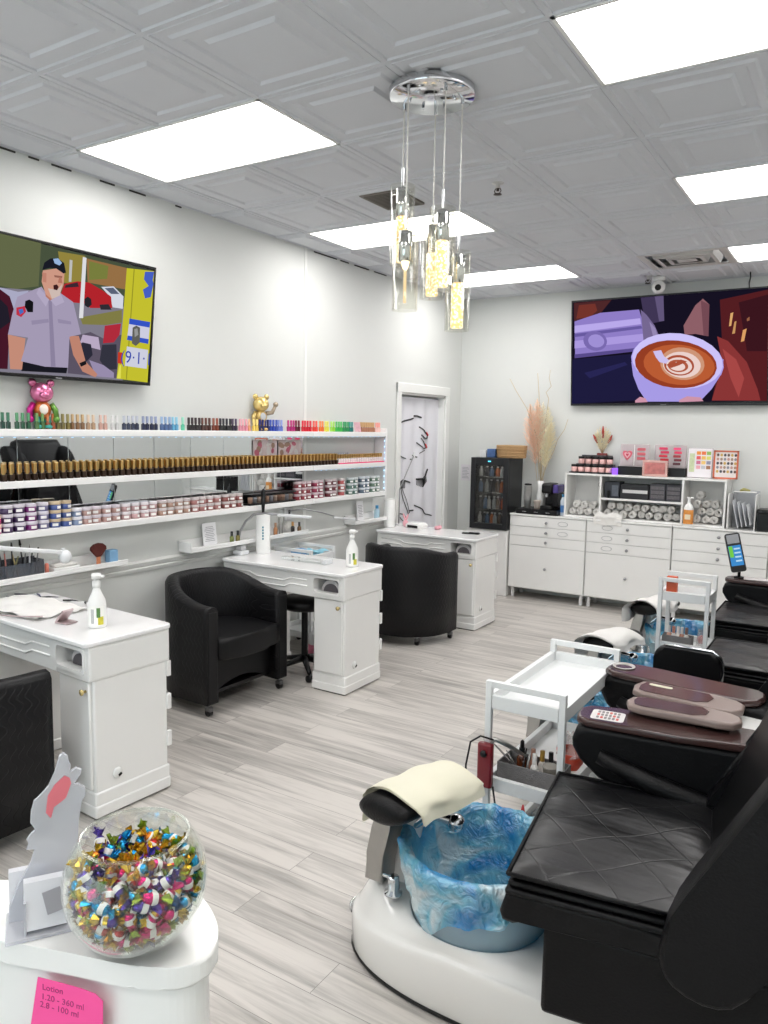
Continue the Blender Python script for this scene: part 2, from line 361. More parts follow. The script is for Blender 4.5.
RIGHT=[
  ('bg',(22, 18, 34),[(0.0, 0.996), (0.975, 1.015), (0.997, 0.02), (-0.0, 0.001)]),
  ('blue',(30, 28, 62),[(-0.003, 0.444), (0.335, 0.475), (0.384, 0.036), (-0.0, 0.001)]),
  ('blue2',(40, 38, 84),[(0.069, 0.307), (0.292, 0.401), (0.307, 0.374), (0.1, 0.252)]),
  ('red right',(84, 30, 34),[(0.757, 0.924), (0.976, 0.983), (0.997, 0.02), (0.74, 0.032), (0.781, 0.47)]),
  ('red dark',(58, 22, 30),[(0.845, 0.89), (0.977, 0.942), (0.984, 0.456), (0.894, 0.462)]),
  ('brown',(78, 40, 42),[(0.006, 0.99), (0.213, 0.994), (0.155, 0.874), (0.111, 0.815), (0.007, 0.818)]),
  ('brown2',(116, 52, 44),[(0.034, 0.966), (0.124, 0.97), (0.137, 0.902), (0.096, 0.842), (0.02, 0.838)]),
  ('hand',(142, 96, 104),[(0.588, 0.716), (0.642, 0.891), (0.677, 0.944), (0.709, 0.888), (0.711, 0.608), (0.647, 0.635), (0.595, 0.63)]),
  ('hand2',(116, 74, 84),[(0.667, 0.931), (0.709, 0.888), (0.711, 0.608), (0.687, 0.622)]),
  ('sleeve',(138, 54, 54),[(0.752, 0.604), (0.804, 0.559), (0.896, 0.367), (0.952, 0.126), (0.968, 0.025), (0.74, 0.027), (0.784, 0.349)]),
  ('sleeve2',(168, 72, 70),[(0.78, 0.494), (0.846, 0.394), (0.888, 0.224), (0.867, 0.055), (0.825, 0.226)]),
  ('pitcher',(144, 126, 200),[(0.01, 0.812), (0.155, 0.879), (0.36, 0.886), (0.385, 0.749), (0.402, 0.506), (0.291, 0.503), (0.016, 0.459)]),
  ('p1',(186, 170, 236),[(0.011, 0.77), (0.367, 0.805), (0.373, 0.75), (0.011, 0.702)]),
  ('p2',(104, 90, 160),[(0.011, 0.692), (0.374, 0.735), (0.38, 0.709), (0.011, 0.66)]),
  ('p3',(172, 154, 224),[(0.012, 0.623), (0.383, 0.659), (0.39, 0.593), (0.012, 0.549)]),
  ('p4',(90, 76, 140),[(0.012, 0.491), (0.399, 0.536), (0.402, 0.506), (0.013, 0.453)]),
  ('emblem',(122, 106, 176),[(0.192, 0.586), (0.188, 0.563), (0.179, 0.544), (0.167, 0.53), (0.152, 0.521), (0.135, 0.518), (0.118, 0.522), (0.101, 0.533), (0.086, 0.548), (0.074, 0.569), (0.066, 0.592), (0.062, 0.617), (0.062, 0.642), (0.067, 0.665), (0.076, 0.684), (0.089, 0.698), (0.104, 0.707), (0.12, 0.709), (0.138, 0.704), (0.154, 0.694), (0.169, 0.678), (0.18, 0.658), (0.188, 0.635), (0.193, 0.61)]),
  ('emblem2',(160, 144, 214),[(0.178, 0.594), (0.175, 0.579), (0.169, 0.567), (0.16, 0.557), (0.15, 0.551), (0.139, 0.55), (0.127, 0.552), (0.116, 0.559), (0.106, 0.57), (0.097, 0.584), (0.092, 0.599), (0.089, 0.616), (0.089, 0.632), (0.092, 0.648), (0.098, 0.66), (0.107, 0.67), (0.117, 0.675), (0.129, 0.677), (0.14, 0.674), (0.151, 0.667), (0.161, 0.656), (0.169, 0.642), (0.175, 0.627), (0.178, 0.611)]),
  ('top',(64, 54, 84),[(0.367, 0.994), (0.483, 0.996), (0.491, 0.768), (0.436, 0.753), (0.383, 0.849)]),
  ('top2',(98, 86, 122),[(0.439, 0.995), (0.483, 0.996), (0.491, 0.768), (0.465, 0.765)]),
  ('spout',(118, 104, 146),[(0.369, 0.885), (0.4, 0.832), (0.443, 0.73), (0.476, 0.596), (0.469, 0.501), (0.434, 0.484), (0.394, 0.496)]),
  ('spout2',(150, 136, 180),[(0.415, 0.77), (0.447, 0.705), (0.468, 0.586), (0.446, 0.568)]),
  ('cup',(176, 164, 236),[(0.79, 0.323), (0.78, 0.26), (0.756, 0.205), (0.718, 0.162), (0.67, 0.133), (0.613, 0.121), (0.553, 0.127), (0.492, 0.151), (0.435, 0.191), (0.387, 0.246), (0.351, 0.311), (0.33, 0.381), (0.325, 0.451), (0.337, 0.517), (0.365, 0.573), (0.406, 0.615), (0.458, 0.641), (0.516, 0.649), (0.576, 0.64), (0.635, 0.613), (0.688, 0.571), (0.733, 0.518), (0.766, 0.456), (0.785, 0.39)]),
  ('cup body',(168, 156, 230),[(0.327, 0.399), (0.788, 0.397), (0.776, 0.252), (0.737, 0.131), (0.687, 0.028), (0.642, 0.018), (0.413, 0.02), (0.368, 0.139), (0.338, 0.27)]),
  ('cup lip',(206, 196, 250),[(0.785, 0.334), (0.775, 0.273), (0.751, 0.219), (0.714, 0.176), (0.667, 0.148), (0.612, 0.136), (0.553, 0.142), (0.493, 0.166), (0.438, 0.205), (0.391, 0.259), (0.356, 0.322), (0.335, 0.391), (0.331, 0.46), (0.343, 0.524), (0.37, 0.579), (0.41, 0.621), (0.46, 0.646), (0.517, 0.654), (0.576, 0.645), (0.633, 0.618), (0.685, 0.578), (0.729, 0.525), (0.761, 0.465), (0.78, 0.399)]),
  ('coffee',(150, 62, 36),[(0.758, 0.318), (0.749, 0.265), (0.728, 0.218), (0.695, 0.18), (0.652, 0.154), (0.603, 0.143), (0.549, 0.146), (0.495, 0.165), (0.445, 0.198), (0.402, 0.243), (0.37, 0.297), (0.35, 0.356), (0.345, 0.416), (0.355, 0.472), (0.379, 0.52), (0.415, 0.557), (0.46, 0.58), (0.511, 0.589), (0.564, 0.582), (0.617, 0.561), (0.665, 0.527), (0.705, 0.483), (0.735, 0.431), (0.753, 0.375)]),
  ('coffee2',(186, 92, 52),[(0.748, 0.319), (0.74, 0.274), (0.722, 0.234), (0.693, 0.203), (0.656, 0.182), (0.613, 0.172), (0.567, 0.176), (0.52, 0.192), (0.477, 0.22), (0.44, 0.258), (0.412, 0.304), (0.395, 0.353), (0.391, 0.403), (0.399, 0.45), (0.419, 0.49), (0.45, 0.521), (0.489, 0.541), (0.533, 0.548), (0.58, 0.542), (0.625, 0.524), (0.666, 0.495), (0.701, 0.458), (0.727, 0.414), (0.743, 0.367)]),
  ('foam',(206, 150, 120),[(0.698, 0.343), (0.693, 0.306), (0.681, 0.273), (0.663, 0.247), (0.64, 0.228), (0.613, 0.219), (0.584, 0.221), (0.555, 0.232), (0.529, 0.253), (0.506, 0.282), (0.49, 0.317), (0.48, 0.356), (0.477, 0.396), (0.483, 0.434), (0.495, 0.467), (0.514, 0.493), (0.538, 0.511), (0.566, 0.519), (0.594, 0.516), (0.622, 0.504), (0.648, 0.483), (0.67, 0.454), (0.686, 0.42), (0.695, 0.382)]),
  ('foam2',(236, 210, 204),[(0.68, 0.337), (0.676, 0.308), (0.666, 0.281), (0.65, 0.26), (0.63, 0.246), (0.607, 0.239), (0.583, 0.24), (0.558, 0.25), (0.536, 0.267), (0.516, 0.291), (0.502, 0.319), (0.493, 0.35), (0.491, 0.382), (0.496, 0.412), (0.506, 0.439), (0.523, 0.459), (0.543, 0.473), (0.566, 0.479), (0.591, 0.477), (0.615, 0.467), (0.637, 0.45), (0.655, 0.427), (0.669, 0.399), (0.678, 0.368)]),
  ('r1',(170, 80, 56),[(0.648, 0.337), (0.645, 0.314), (0.637, 0.293), (0.624, 0.276), (0.608, 0.265), (0.59, 0.26), (0.57, 0.261), (0.55, 0.268), (0.532, 0.282), (0.517, 0.301), (0.505, 0.323), (0.499, 0.348), (0.497, 0.373), (0.5, 0.397), (0.509, 0.418), (0.522, 0.434), (0.538, 0.446), (0.557, 0.45), (0.577, 0.449), (0.596, 0.441), (0.614, 0.427), (0.629, 0.408), (0.64, 0.386), (0.646, 0.362)]),
  ('r2',(238, 214, 208),[(0.638, 0.335), (0.635, 0.316), (0.628, 0.299), (0.617, 0.285), (0.603, 0.276), (0.588, 0.272), (0.571, 0.273), (0.554, 0.28), (0.538, 0.291), (0.525, 0.306), (0.515, 0.325), (0.509, 0.345), (0.508, 0.365), (0.511, 0.385), (0.518, 0.402), (0.529, 0.415), (0.543, 0.424), (0.559, 0.428), (0.576, 0.427), (0.593, 0.42), (0.608, 0.409), (0.621, 0.393), (0.63, 0.375), (0.636, 0.355)]),
  ('r3',(176, 90, 64),[(0.619, 0.338), (0.617, 0.324), (0.611, 0.312), (0.603, 0.302), (0.592, 0.295), (0.579, 0.292), (0.566, 0.293), (0.553, 0.298), (0.54, 0.307), (0.53, 0.318), (0.522, 0.332), (0.517, 0.347), (0.516, 0.363), (0.519, 0.377), (0.524, 0.389), (0.533, 0.399), (0.544, 0.406), (0.557, 0.408), (0.57, 0.407), (0.583, 0.402), (0.595, 0.393), (0.605, 0.382), (0.613, 0.368), (0.618, 0.353)]),
  ('r4',(240, 216, 210),[(0.604, 0.336), (0.603, 0.326), (0.598, 0.318), (0.592, 0.311), (0.584, 0.307), (0.574, 0.305), (0.564, 0.306), (0.554, 0.31), (0.544, 0.316), (0.536, 0.324), (0.53, 0.334), (0.527, 0.344), (0.526, 0.355), (0.528, 0.365), (0.532, 0.373), (0.538, 0.38), (0.547, 0.384), (0.556, 0.386), (0.567, 0.385), (0.577, 0.381), (0.586, 0.375), (0.594, 0.367), (0.6, 0.357), (0.603, 0.347)]),
  ('r5',(170, 80, 56),[(0.508, 0.363), (0.545, 0.391), (0.559, 0.381), (0.58, 0.409), (0.613, 0.388), (0.573, 0.355), (0.533, 0.332)]),
  ('milk',(206, 194, 240),[(0.439, 0.493), (0.48, 0.5), (0.495, 0.444), (0.523, 0.403), (0.507, 0.374), (0.474, 0.39), (0.454, 0.437)]),
  ('dash',(222, 170, 110),[(0.81, 0.8), (0.823, 0.808), (0.816, 0.691), (0.806, 0.687)]),
  ('dash2',(200, 150, 96),[(0.83, 0.723), (0.839, 0.731), (0.835, 0.623), (0.822, 0.619)]),
  ('dash3',(222, 160, 100),[(0.871, 0.648), (0.888, 0.661), (0.879, 0.553), (0.864, 0.545)]),
  ('dash4',(150, 96, 70),[(0.886, 0.745), (0.898, 0.762), (0.899, 0.73), (0.887, 0.722)]),
  ('finger',(206, 150, 170),[(0.352, 0.031), (0.378, 0.067), (0.407, 0.051), (0.419, 0.015), (0.353, 0.01)]),
  ('finger2',(206, 150, 170),[(0.58, 0.034), (0.619, 0.068), (0.686, 0.057), (0.7, 0.022), (0.58, 0.013)]),
]
# ------------------------------------------------------------------ camera
cam = bpy.data.cameras.new('camera'); camo = bpy.data.objects.new('camera', cam); COL.objects.link(camo)
cam.sensor_fit = 'VERTICAL'; cam.sensor_height = 36.0; cam.lens = 26.98; cam.clip_start = 0.05
yaw, pitch, roll = math.radians(-32.10), math.radians(-6.22), math.radians(0.94)
fw = Vector((math.sin(yaw)*math.cos(pitch), math.cos(yaw)*math.cos(pitch), math.sin(pitch)))
rt0 = Vector((math.cos(yaw), -math.sin(yaw), 0)); up0 = rt0.cross(fw)
rt = rt0*math.cos(roll) + up0*math.sin(roll); up = up0*math.cos(roll) - rt0*math.sin(roll)
camo.matrix_world = Matrix(((rt.x, up.x, -fw.x, 3.72), (rt.y, up.y, -fw.y, 0.0), (rt.z, up.z, -fw.z, 1.66), (0,0,0,1)))
bpy.context.scene.camera = camo

CEIL = 3.011; YB = 7.43; XR = 4.24; YF = -3.2

# ------------------------------------------------------------------ world: overcast daylight outside the shop front
w = bpy.data.worlds.new('daylight'); bpy.context.scene.world = w; w.use_nodes = True
bg = w.node_tree.nodes['Background']; bg.inputs['Color'].default_value = (0.86, 0.93, 1.0, 1); bg.inputs['Strength'].default_value = 1.6

# ------------------------------------------------------------------ floor
def floor_material():
    m = bpy.data.materials.new('grey_oak_plank'); m.use_nodes = True
    nt = m.node_tree; N = nt.nodes; Lk = nt.links; p = N['Principled BSDF']
    tc = N.new('ShaderNodeTexCoord')
    br = N.new('ShaderNodeTexBrick')
    br.offset = 0.37; br.inputs['Scale'].default_value = 1.0
    br.inputs['Brick Width'].default_value = 1.22; br.inputs['Row Height'].default_value = 0.152
    br.inputs['Mortar Size'].default_value = 0.0012; br.inputs['Mortar Smooth'].default_value = 0.3
    br.inputs['Color1'].default_value = (0, 0, 0, 1); br.inputs['Color2'].default_value = (1, 1, 1, 1); br.inputs['Mortar'].default_value = (0.3, 0.3, 0.3, 1)
    Lk.new(tc.outputs['Object'], br.inputs['Vector'])
    # grain: noise stretched along the plank, shifted per plank
    mp = N.new('ShaderNodeMapping'); mp.inputs['Scale'].default_value = (1.1, 17, 1)
    Lk.new(tc.outputs['Object'], mp.inputs['Vector'])
    ad = N.new('ShaderNodeVectorMath'); ad.operation = 'ADD'
    sc = N.new('ShaderNodeVectorMath'); sc.operation = 'SCALE'; sc.inputs['Scale'].default_value = 17.0
    Lk.new(br.outputs['Color'], sc.inputs[0]); Lk.new(mp.outputs[0], ad.inputs[0]); Lk.new(sc.outputs[0], ad.inputs[1])
    n1 = N.new('ShaderNodeTexNoise'); n1.inputs['Scale'].default_value = 1.6; n1.inputs['Detail'].default_value = 7; n1.inputs['Roughness'].default_value = 0.62; n1.inputs['Distortion'].default_value = 0.6
    Lk.new(ad.outputs[0], n1.inputs['Vector'])
    mp2 = N.new('ShaderNodeMapping'); mp2.inputs['Scale'].default_value = (0.9, 5.0, 1); Lk.new(tc.outputs['Object'], mp2.inputs['Vector'])
    ad2 = N.new('ShaderNodeVectorMath'); ad2.operation = 'ADD'; Lk.new(mp2.outputs[0], ad2.inputs[0]); Lk.new(sc.outputs[0], ad2.inputs[1])
    n2 = N.new('ShaderNodeTexNoise'); n2.inputs['Scale'].default_value = 1.4; n2.inputs['Detail'].default_value = 3
    Lk.new(ad2.outputs[0], n2.inputs['Vector'])
    a1 = N.new('ShaderNodeMath'); a1.operation = 'MULTIPLY_ADD'; a1.inputs[1].default_value = 0.95; Lk.new(n1.outputs['Fac'], a1.inputs[0])
    a2 = N.new('ShaderNodeMath'); a2.operation = 'MULTIPLY'; a2.inputs[1].default_value = 0.35; Lk.new(n2.outputs['Fac'], a2.inputs[0]); Lk.new(a2.outputs[0], a1.inputs[2])
    a3 = N.new('ShaderNodeMath'); a3.operation = 'MULTIPLY_ADD'; a3.inputs[1].default_value = 0.17; Lk.new(br.outputs['Color'], a3.inputs[0]); Lk.new(a1.outputs[0], a3.inputs[2])
    cr = N.new('ShaderNodeValToRGB'); e = cr.color_ramp.elements
    e[0].position = 0.34; e[0].color = lin((86, 82, 78)) + (1,)
    e[1].position = 0.84; e[1].color = lin((202, 197, 191)) + (1,)
    k = cr.color_ramp.elements.new(0.56); k.color = lin((155, 151, 146)) + (1,)
    Lk.new(a3.outputs[0], cr.inputs[0])
    mx = N.new('ShaderNodeMix'); mx.data_type = 'RGBA'; mx.inputs[7].default_value = lin((128, 124, 120)) + (1,)
    Lk.new(br.outputs['Fac'], mx.inputs[0]); Lk.new(cr.outputs[0], mx.inputs[6]); Lk.new(mx.outputs[2], p.inputs['Base Color'])
    p.inputs['Roughness'].default_value = 0.36
    bp = N.new('ShaderNodeBump'); bp.inputs['Strength'].default_value = 0.12; bp.inputs['Distance'].default_value = 0.004
    Lk.new(a1.outputs[0], bp.inputs['Height']); Lk.new(bp.outputs[0], p.inputs['Normal'])
    return m
b = MB(); b.box((-0.7, YF-0.1, -0.05), (XR+0.1, YB+0.1, 0.0), floor_material()); struct('floor', b)

# ------------------------------------------------------------------ walls
WALL = mat('off_white_wall_paint', (217, 219, 216), 0.7, var=0.012, bump=0.05, bscale=300)
TRIM = mat('white_trim_paint', (232, 233, 230), 0.45, var=0.01)
b = MB()
DY0, DY1, DZ = 6.18, 7.07, 1.995
b.box((-0.1, YF, 0), (0, DY0, CEIL+0.1), WALL); b.box((-0.1, DY1, 0), (0, YB, CEIL+0.1), WALL); b.box((-0.1, DY0, DZ), (0, DY1, CEIL+0.1), WALL)
struct('wall_left', b)
b = MB(); b.box((-0.8, DY0-0.5, 0), (-0.7, DY1+0.5, 2.4), WALL); b.box((-0.7, DY0-0.5, 0), (-0.1, DY0-0.4, 2.4), WALL); b.box((-0.7, DY1+0.4, 0), (-0.1, DY1+0.5, 2.4), WALL); b.box((-0.8, DY0-0.5, 2.4), (-0.1, DY1+0.5, 2.5), WALL)
struct('wall_alcove', b)
b = MB(); b.box((-0.1, YB, 0), (XR+0.1, YB+0.1, CEIL+0.1), WALL); struct('wall_back', b)
b = MB(); b.box((XR, YF, 0), (XR+0.1, YB, CEIL+0.1), WALL); struct('wall_right', b)
# shop front behind the camera: a wide opening for daylight
b = MB(); b.box((-0.1, YF-0.1, 0), (0.35, YF, CEIL+0.1), WALL); b.box((3.9, YF-0.1, 0), (XR+0.1, YF, CEIL+0.1), WALL)
b.box((0.35, YF-0.1, 2.45), (3.9, YF, CEIL+0.1), WALL); b.box((0.35, YF-0.1, 0), (3.9, YF, 0.35), WALL); struct('wall_front', b)
b = MB()
for x in (0.35, 1.50, 2.67, 3.84): b.box((x, YF-0.08, 0.35), (x+0.06, YF-0.02, 2.45), BLACKP)
b.box((0.35, YF-0.08, 0.35), (3.9, YF-0.02, 0.41), BLACKP); b.box((0.35, YF-0.08, 2.39), (3.9, YF-0.02, 2.45), BLACKP)
b.box((0.35, YF-0.052, 0.4), (3.9, YF-0.046, 2.4), thin_glass('shop_glass', (245, 250, 250), 0.04, 0.4)); struct('window_1', b)
# wall joint, dado rail, skirting
b = MB(); b.box((0, 4.735, 0.86), (0.006, 4.765, CEIL), TRIM, 0.002); struct('trim_1', b)
b = MB(); b.prism([(0,0.765),(0.012,0.765),(0.018,0.785),(0.012,0.793),(0.020,0.800),(0.026,0.822),(0.012,0.832),(0,0.834)], 1.0, 6.08, TRIM, axis='y'); struct('trim_2', b)
b = MB(); b.box((0, YF, 0), (0.014, 6.1, 0.1), TRIM, 0.004); struct('baseboard_left', b)
b = MB(); b.box((0, YB-0.014, 0), (0.3, YB, 0.1), TRIM, 0.004); b.box((3.0, YB-0.014, 0), (XR, YB, 0.1), TRIM, 0.004); struct('baseboard_back', b)
# door casing
b = MB()
for y0, y1 in ((6.105, DY0), (DY1, 7.145)):
    b.box((0, y0, 0), (0.022, y1, DZ+0.09), TRIM, 0.006)
b.box((0, 6.105, DZ), (0.024, 7.145, DZ+0.09), TRIM, 0.006)
b.box((-0.1, DY0, 0), (0, DY0+0.015, DZ), TRIM); b.box((-0.1, DY1-0.015, 0), (0, DY1, DZ), TRIM); b.box((-0.1, DY0, DZ-0.015), (0, DY1, DZ), TRIM)
struct('trim_3', b)

# ------------------------------------------------------------------ ceiling: pressed panels in a grid
CEILM = mat('white_ceiling_panel', (208, 210, 215), 0.75, var=0.02, bump=0.1, bscale=400)
GX = [0.0, 0.285, 0.88, 1.475, 2.10, 2.735, 3.34, 3.95, XR]
GY = [2.545+0.605*k for k in range(-10, 9)]
GY = [YF] + [y for y in GY if y > YF+0.1]
GY = [v for v in GY if v < YB-0.05] + [YB]
for i, v in enumerate(GY):      # settle the far rows on the fixtures
    for t in (3.13, 3.76, 4.40, 4.97, 5.57, 6.18, 6.76):
        if abs(v-t) < 0.13: GY[i] = t
def cell(x, y):
    return (max(k for k in range(len(GX)-1) if GX[k] <= x+1e-6), max(k for k in range(len(GY)-1) if GY[k] <= y+1e-6))
OPEN = set(); LIGHTS = []
for yl in (6.3, 4.5, 2.7, 0.9, -0.9):
    for x0 in (0.3, 2.75):
        i, j = cell(x0, yl); OPEN |= {(i, j), (i+1, j)}; LIGHTS.append((i, j))
vi, vj = cell(2.2, 6.3); OPEN.add((vi, vj))
b = MB()
def tile(b, x0, y0, x1, y1):
    full = (x1-x0) > 0.45 and (y1-y0) > 0.45
    W = min(x1-x0, y1-y0)
    insets = [(0, 0.0), (0.013, 0.0), (0.0135, -0.003), (0.017, 0.004), (0.060, 0.004), (0.070, -0.005), (0.096, -0.005), (0.106, 0.005), (0.148, 0.005), (0.162, -0.006)] if full else [(0, 0), (0.013, 0), (0.0135, -0.004), (0.017, 0.006), (min(0.05, W*.22), 0.006), (min(.064, W*.3), -0.006)]
    # a thin metal T-bar at z=CEIL, panel relief hangs a little below or above it
    prev = None; k = b.mi(CEILM)
    for d, z in insets:
        ring = [b.bm.verts.new(p) for p in ((x0+d, y0+d, CEIL+z), (x1-d, y0+d, CEIL+z), (x1-d, y1-d, CEIL+z), (x0+d, y1-d, CEIL+z))]
        if prev:
            for q in range(4):
                f = b.bm.faces.new([prev[q], ring[q], ring[(q+1) % 4], prev[(q+1) % 4]]); f.material_index = k
        prev = ring
    f = b.bm.faces.new(prev[::-1]); f.material_index = k
for i in range(len(GX)-1):
    for j in range(len(GY)-1):
        if (i, j) not in OPEN: tile(b, GX[i], GY[j], GX[i+1], GY[j+1])
b.box((-0.1, YF-0.1, CEIL+0.1), (XR+0.1, YB+0.1, CEIL+0.16), CEILM)
struct('ceiling', b)
# dark gaps where the wall sheet stops short of the grid
b = MB()
for y0, y1 in ((2.30,2.40),(2.47,2.53),(2.60,2.72),(2.9,3.0),(3.1,3.22),(3.45,3.5),(4.85,5.15),(5.2,5.32),(5.4,5.62),(5.7,5.9)):
    b.box((0.001, y0, CEIL-0.014), (0.006, y1, CEIL-0.004), mat('dark_gap', (60, 58, 56), 0.9), 0.002)
struct('trim_4', b)

# ------------------------------------------------------------------ ceiling lights
DIFF = emitter('lit_diffuser', (255, 252, 250), 4.6)
names = {(6.3, 0): 'lit ceiling panel over the doorway corner, farthest of the left-hand row', (4.5, 0): 'lit ceiling panel partly hidden behind the glass pendants',
         (2.7, 0): 'large lit ceiling panel above the police-officer television wall', (6.3, 1): 'lit ceiling panel beside the square air vent, above the coffee television',
         (4.5, 1): 'lit ceiling panel cut by the right edge of the photo, second from the back wall', (2.7, 1): 'largest lit ceiling panel, cut off at the top right corner of the photo'}
proto = None
for k, (i, j) in enumerate(LIGHTS):
    x0, x1, y0, y1 = GX[i], GX[i+2], GY[j], GY[j+1]
    side = 1 if x0 > 2 else 0
    lab = None
    for (yy, s_), t in names.items():
        if s_ == side and cell(0.3, yy)[1] == j: lab = t
    if lab is None: lab = ['lit ceiling panel above the reception counter, behind the viewer', 'lit ceiling panel near the shop window, behind the viewer'][0 if y0 > 0 else 1] + (' on the right' if side else ' on the left')
    t = thing('ceiling_light', lab, 'ceiling light', ((x0+x1)/2, (y0+y1)/2, CEIL), 0, 'ceiling light panels')
    hx, hy = (x1-x0)/2, (y1-y0)/2
    b = MB()
    for a, c in (((-hx, -hy, -0.004), (hx, -hy+0.014, 0.05)), ((-hx, hy-0.014, -0.004), (hx, hy, 0.05)), ((-hx, -hy, -0.004), (-hx+0.014, hy, 0.05)), ((hx-0.014, -hy, -0.004), (hx, hy, 0.05))):
        b.box(a, c, TRIM)
    part('frame', b, t)
    b = MB(); b.box((-hx+0.012, -hy+0.012, 0.006), (hx-0.012, hy-0.012, 0.012), DIFF)
    part('diffuser', b, t, 'glowing prismatic diffuser')

# ------------------------------------------------------------------ vents, sprinklers, camera
x0, x1, y0, y1 = GX[vi], GX[vi+1], GY[vj], GY[vj+1]
t = thing('ceiling_vent', 'square white air vent with stepped louvres above the coffee television', 'air vent', ((x0+x1)/2, (y0+y1)/2, CEIL))
VW = mat('vent_white', (196, 194, 190), 0.5); VD = mat('vent_duct_dark', (70, 67, 64), 0.8)
hx, hy = (x1-x0)/2, (y1-y0)/2
b = MB(); b.box((-hx, -hy, 0.09), (hx, hy, 0.095), VD); part('duct', b, t)
b = MB()
for d0, d1, za, zb in ((0.0, 0.05, -0.003, 0.004), ):
    for a, c in (((-hx, -hy, za), (hx, -hy+d1, zb)), ((-hx, hy-d1, za), (hx, hy, zb)), ((-hx, -hy+d1, za), (-hx+d1, hy-d1, zb)), ((hx-d1, -hy+d1, za), (hx, hy-d1, zb))): b.box(a, c, VW)
part('frame', b, t)
for d in (0.085, 0.165):
    b = MB(); k = b.mi(VW)
    def ring(dd, z): return [b.bm.verts.new(p) for p in ((-hx+dd, -hy+dd, z), (hx-dd, -hy+dd, z), (hx-dd, hy-dd, z), (-hx+dd, hy-dd, z))]
    A, Bq, Cq = ring(d, 0.04), ring(d+0.018, -0.012), ring(d+0.048, -0.012)
    for P, Q in ((A, Bq), (Bq, Cq)):
        for q in range(4): b.bm.faces.new([P[q], P[(q+1) % 4], Q[(q+1) % 4], Q[q]])
    part('louvre', b, t)
b = MB(); b.box((-hx+0.245, -hy+0.24, -0.012), (hx-0.245, hy-0.24, -0.006), VW, 0.002); part('centre_plate', b, t)
b = MB(); GR = mat('dark_return_grille', (112, 106, 98), 0.6)
b.box((1.10, 3.845, CEIL-0.012), (1.36, 4.165, CEIL+0.002), GR, 0.003)
for k in range(12): b.box((1.12, 3.865+k*0.024, CEIL-0.015), (1.34, 3.875+k*0.024, CEIL-0.011), mat('dark_slat', (84, 79, 72), 0.6))
single('return_vent', b, 'small dark grille in the ceiling behind the glass pendants', 'air vent', (1.23, 4.0, CEIL), world=True)
def sprinkler(loc, lab):
    t = thing('sprinkler_head', lab, 'sprinkler', loc)
    SD = mat('sprinkler_bronze', (70, 64, 60), 0.35, 0.8)
    b = MB(); b.lathe([(0,0.002),(0.035,0.002),(0.032,-0.006),(0.012,-0.008),(0.012,-0.03),(0,-0.03)], mat('sprinkler_plate', (190,190,190), 0.3, 0.7), n=16); part('escutcheon', b, t)
    b = MB(); b.cyl((0,0,-0.02), (0,0,-0.045), 0.008, SD)
    b.tube([(0.012,0,-0.03),(0.02,0,-0.045),(0.006,0,-0.062)], 0.003, SD); b.tube([(-0.012,0,-0.03),(-0.02,0,-0.045),(-0.006,0,-0.062)], 0.003, SD)
    b.lathe([(0,-0.060),(0.022,-0.060),(0.024,-0.064),(0,-0.066)], SD, n=12); part('nozzle', b, t)
sprinkler((1.90, 4.02, CEIL-0.004), 'small dark sprinkler head in the middle of the panelled ceiling')
sprinkler((2.0, 6.98, CEIL-0.004), 'small sprinkler head next to the security camera over the coffee television')
t = thing('security_camera', 'white dome security camera with black lens above the coffee television', 'security camera', (2.07, 7.08, CEIL-0.002))
b = MB(); b.lathe([(0,0),(0.055,0),(0.055,-0.03),(0.04,-0.035),(0,-0.035)], WHITE, n=20); part('mount', b, t)
b = MB(); b.ball((0.0, -0.01, -0.085), 0.058, WHITE, 20, 12); b.cyl((0,-0.01,-0.03), (0,-0.01,-0.06), 0.03, WHITE); part('camera_body', b, t)
b = MB(); b.cyl((0.008, -0.058, -0.095), (0.012, -0.078, -0.102), 0.026, BLACKP, 16, bev=0.004); part('lens', b, t, 'black lens')
b = MB(); b.tube([(2.78, 7.2, CEIL), (2.782, 7.21, 2.97), (2.77, 7.24, 2.93), (2.765, 7.31, 2.90)], 0.005, BLACKP)
single('cable', b, 'short black cable running from the ceiling to the coffee television', 'cable')
# ------------------------------------------------------------------ curtain in the doorway
CURT = mat('white_curtain_fabric', (226, 226, 232), 0.85, var=0.02)
INK = mat('black_print', (28, 27, 30), 0.7); REDP = mat('red_print', (206, 34, 48), 0.6)
def cx_(y): return -0.06 + 0.010*math.sin(y*2*PI/0.23+0.6) + 0.006*math.sin(y*2*PI/0.41)
t = thing('shower_curtain', 'white curtain printed with a sleeping face and red fingernails hanging in the doorway', 'curtain', (-0.07, 6.62, 0.02))
b = MB(); b.surf(lambda u, v: (cx_(6.16+u*0.93), 6.16+u*0.93, 0.03+v*1.93), 90, 2, CURT); part('curtain_panel', b, t, world=True)
b = MB(); b.cyl((-0.085, 6.15, 1.965), (-0.085, 7.1, 1.965), 0.011, CHROME); part('rod', b, t, 'chrome curtain rod', world=True)
b = MB()
def ink(pts, r, m=INK):
    P = []
    for (a, c) in zip(pts[:-1], pts[1:]):
        for k in range(6):
            f = k/6; y = a[0]+(c[0]-a[0])*f; P.append((cx_(y)+0.005, y, a[1]+(c[1]-a[1])*f))
    y = pts[-1][0]; P.append((cx_(y)+0.004, y, pts[-1][1])); b.tube(P, r, m, 5)
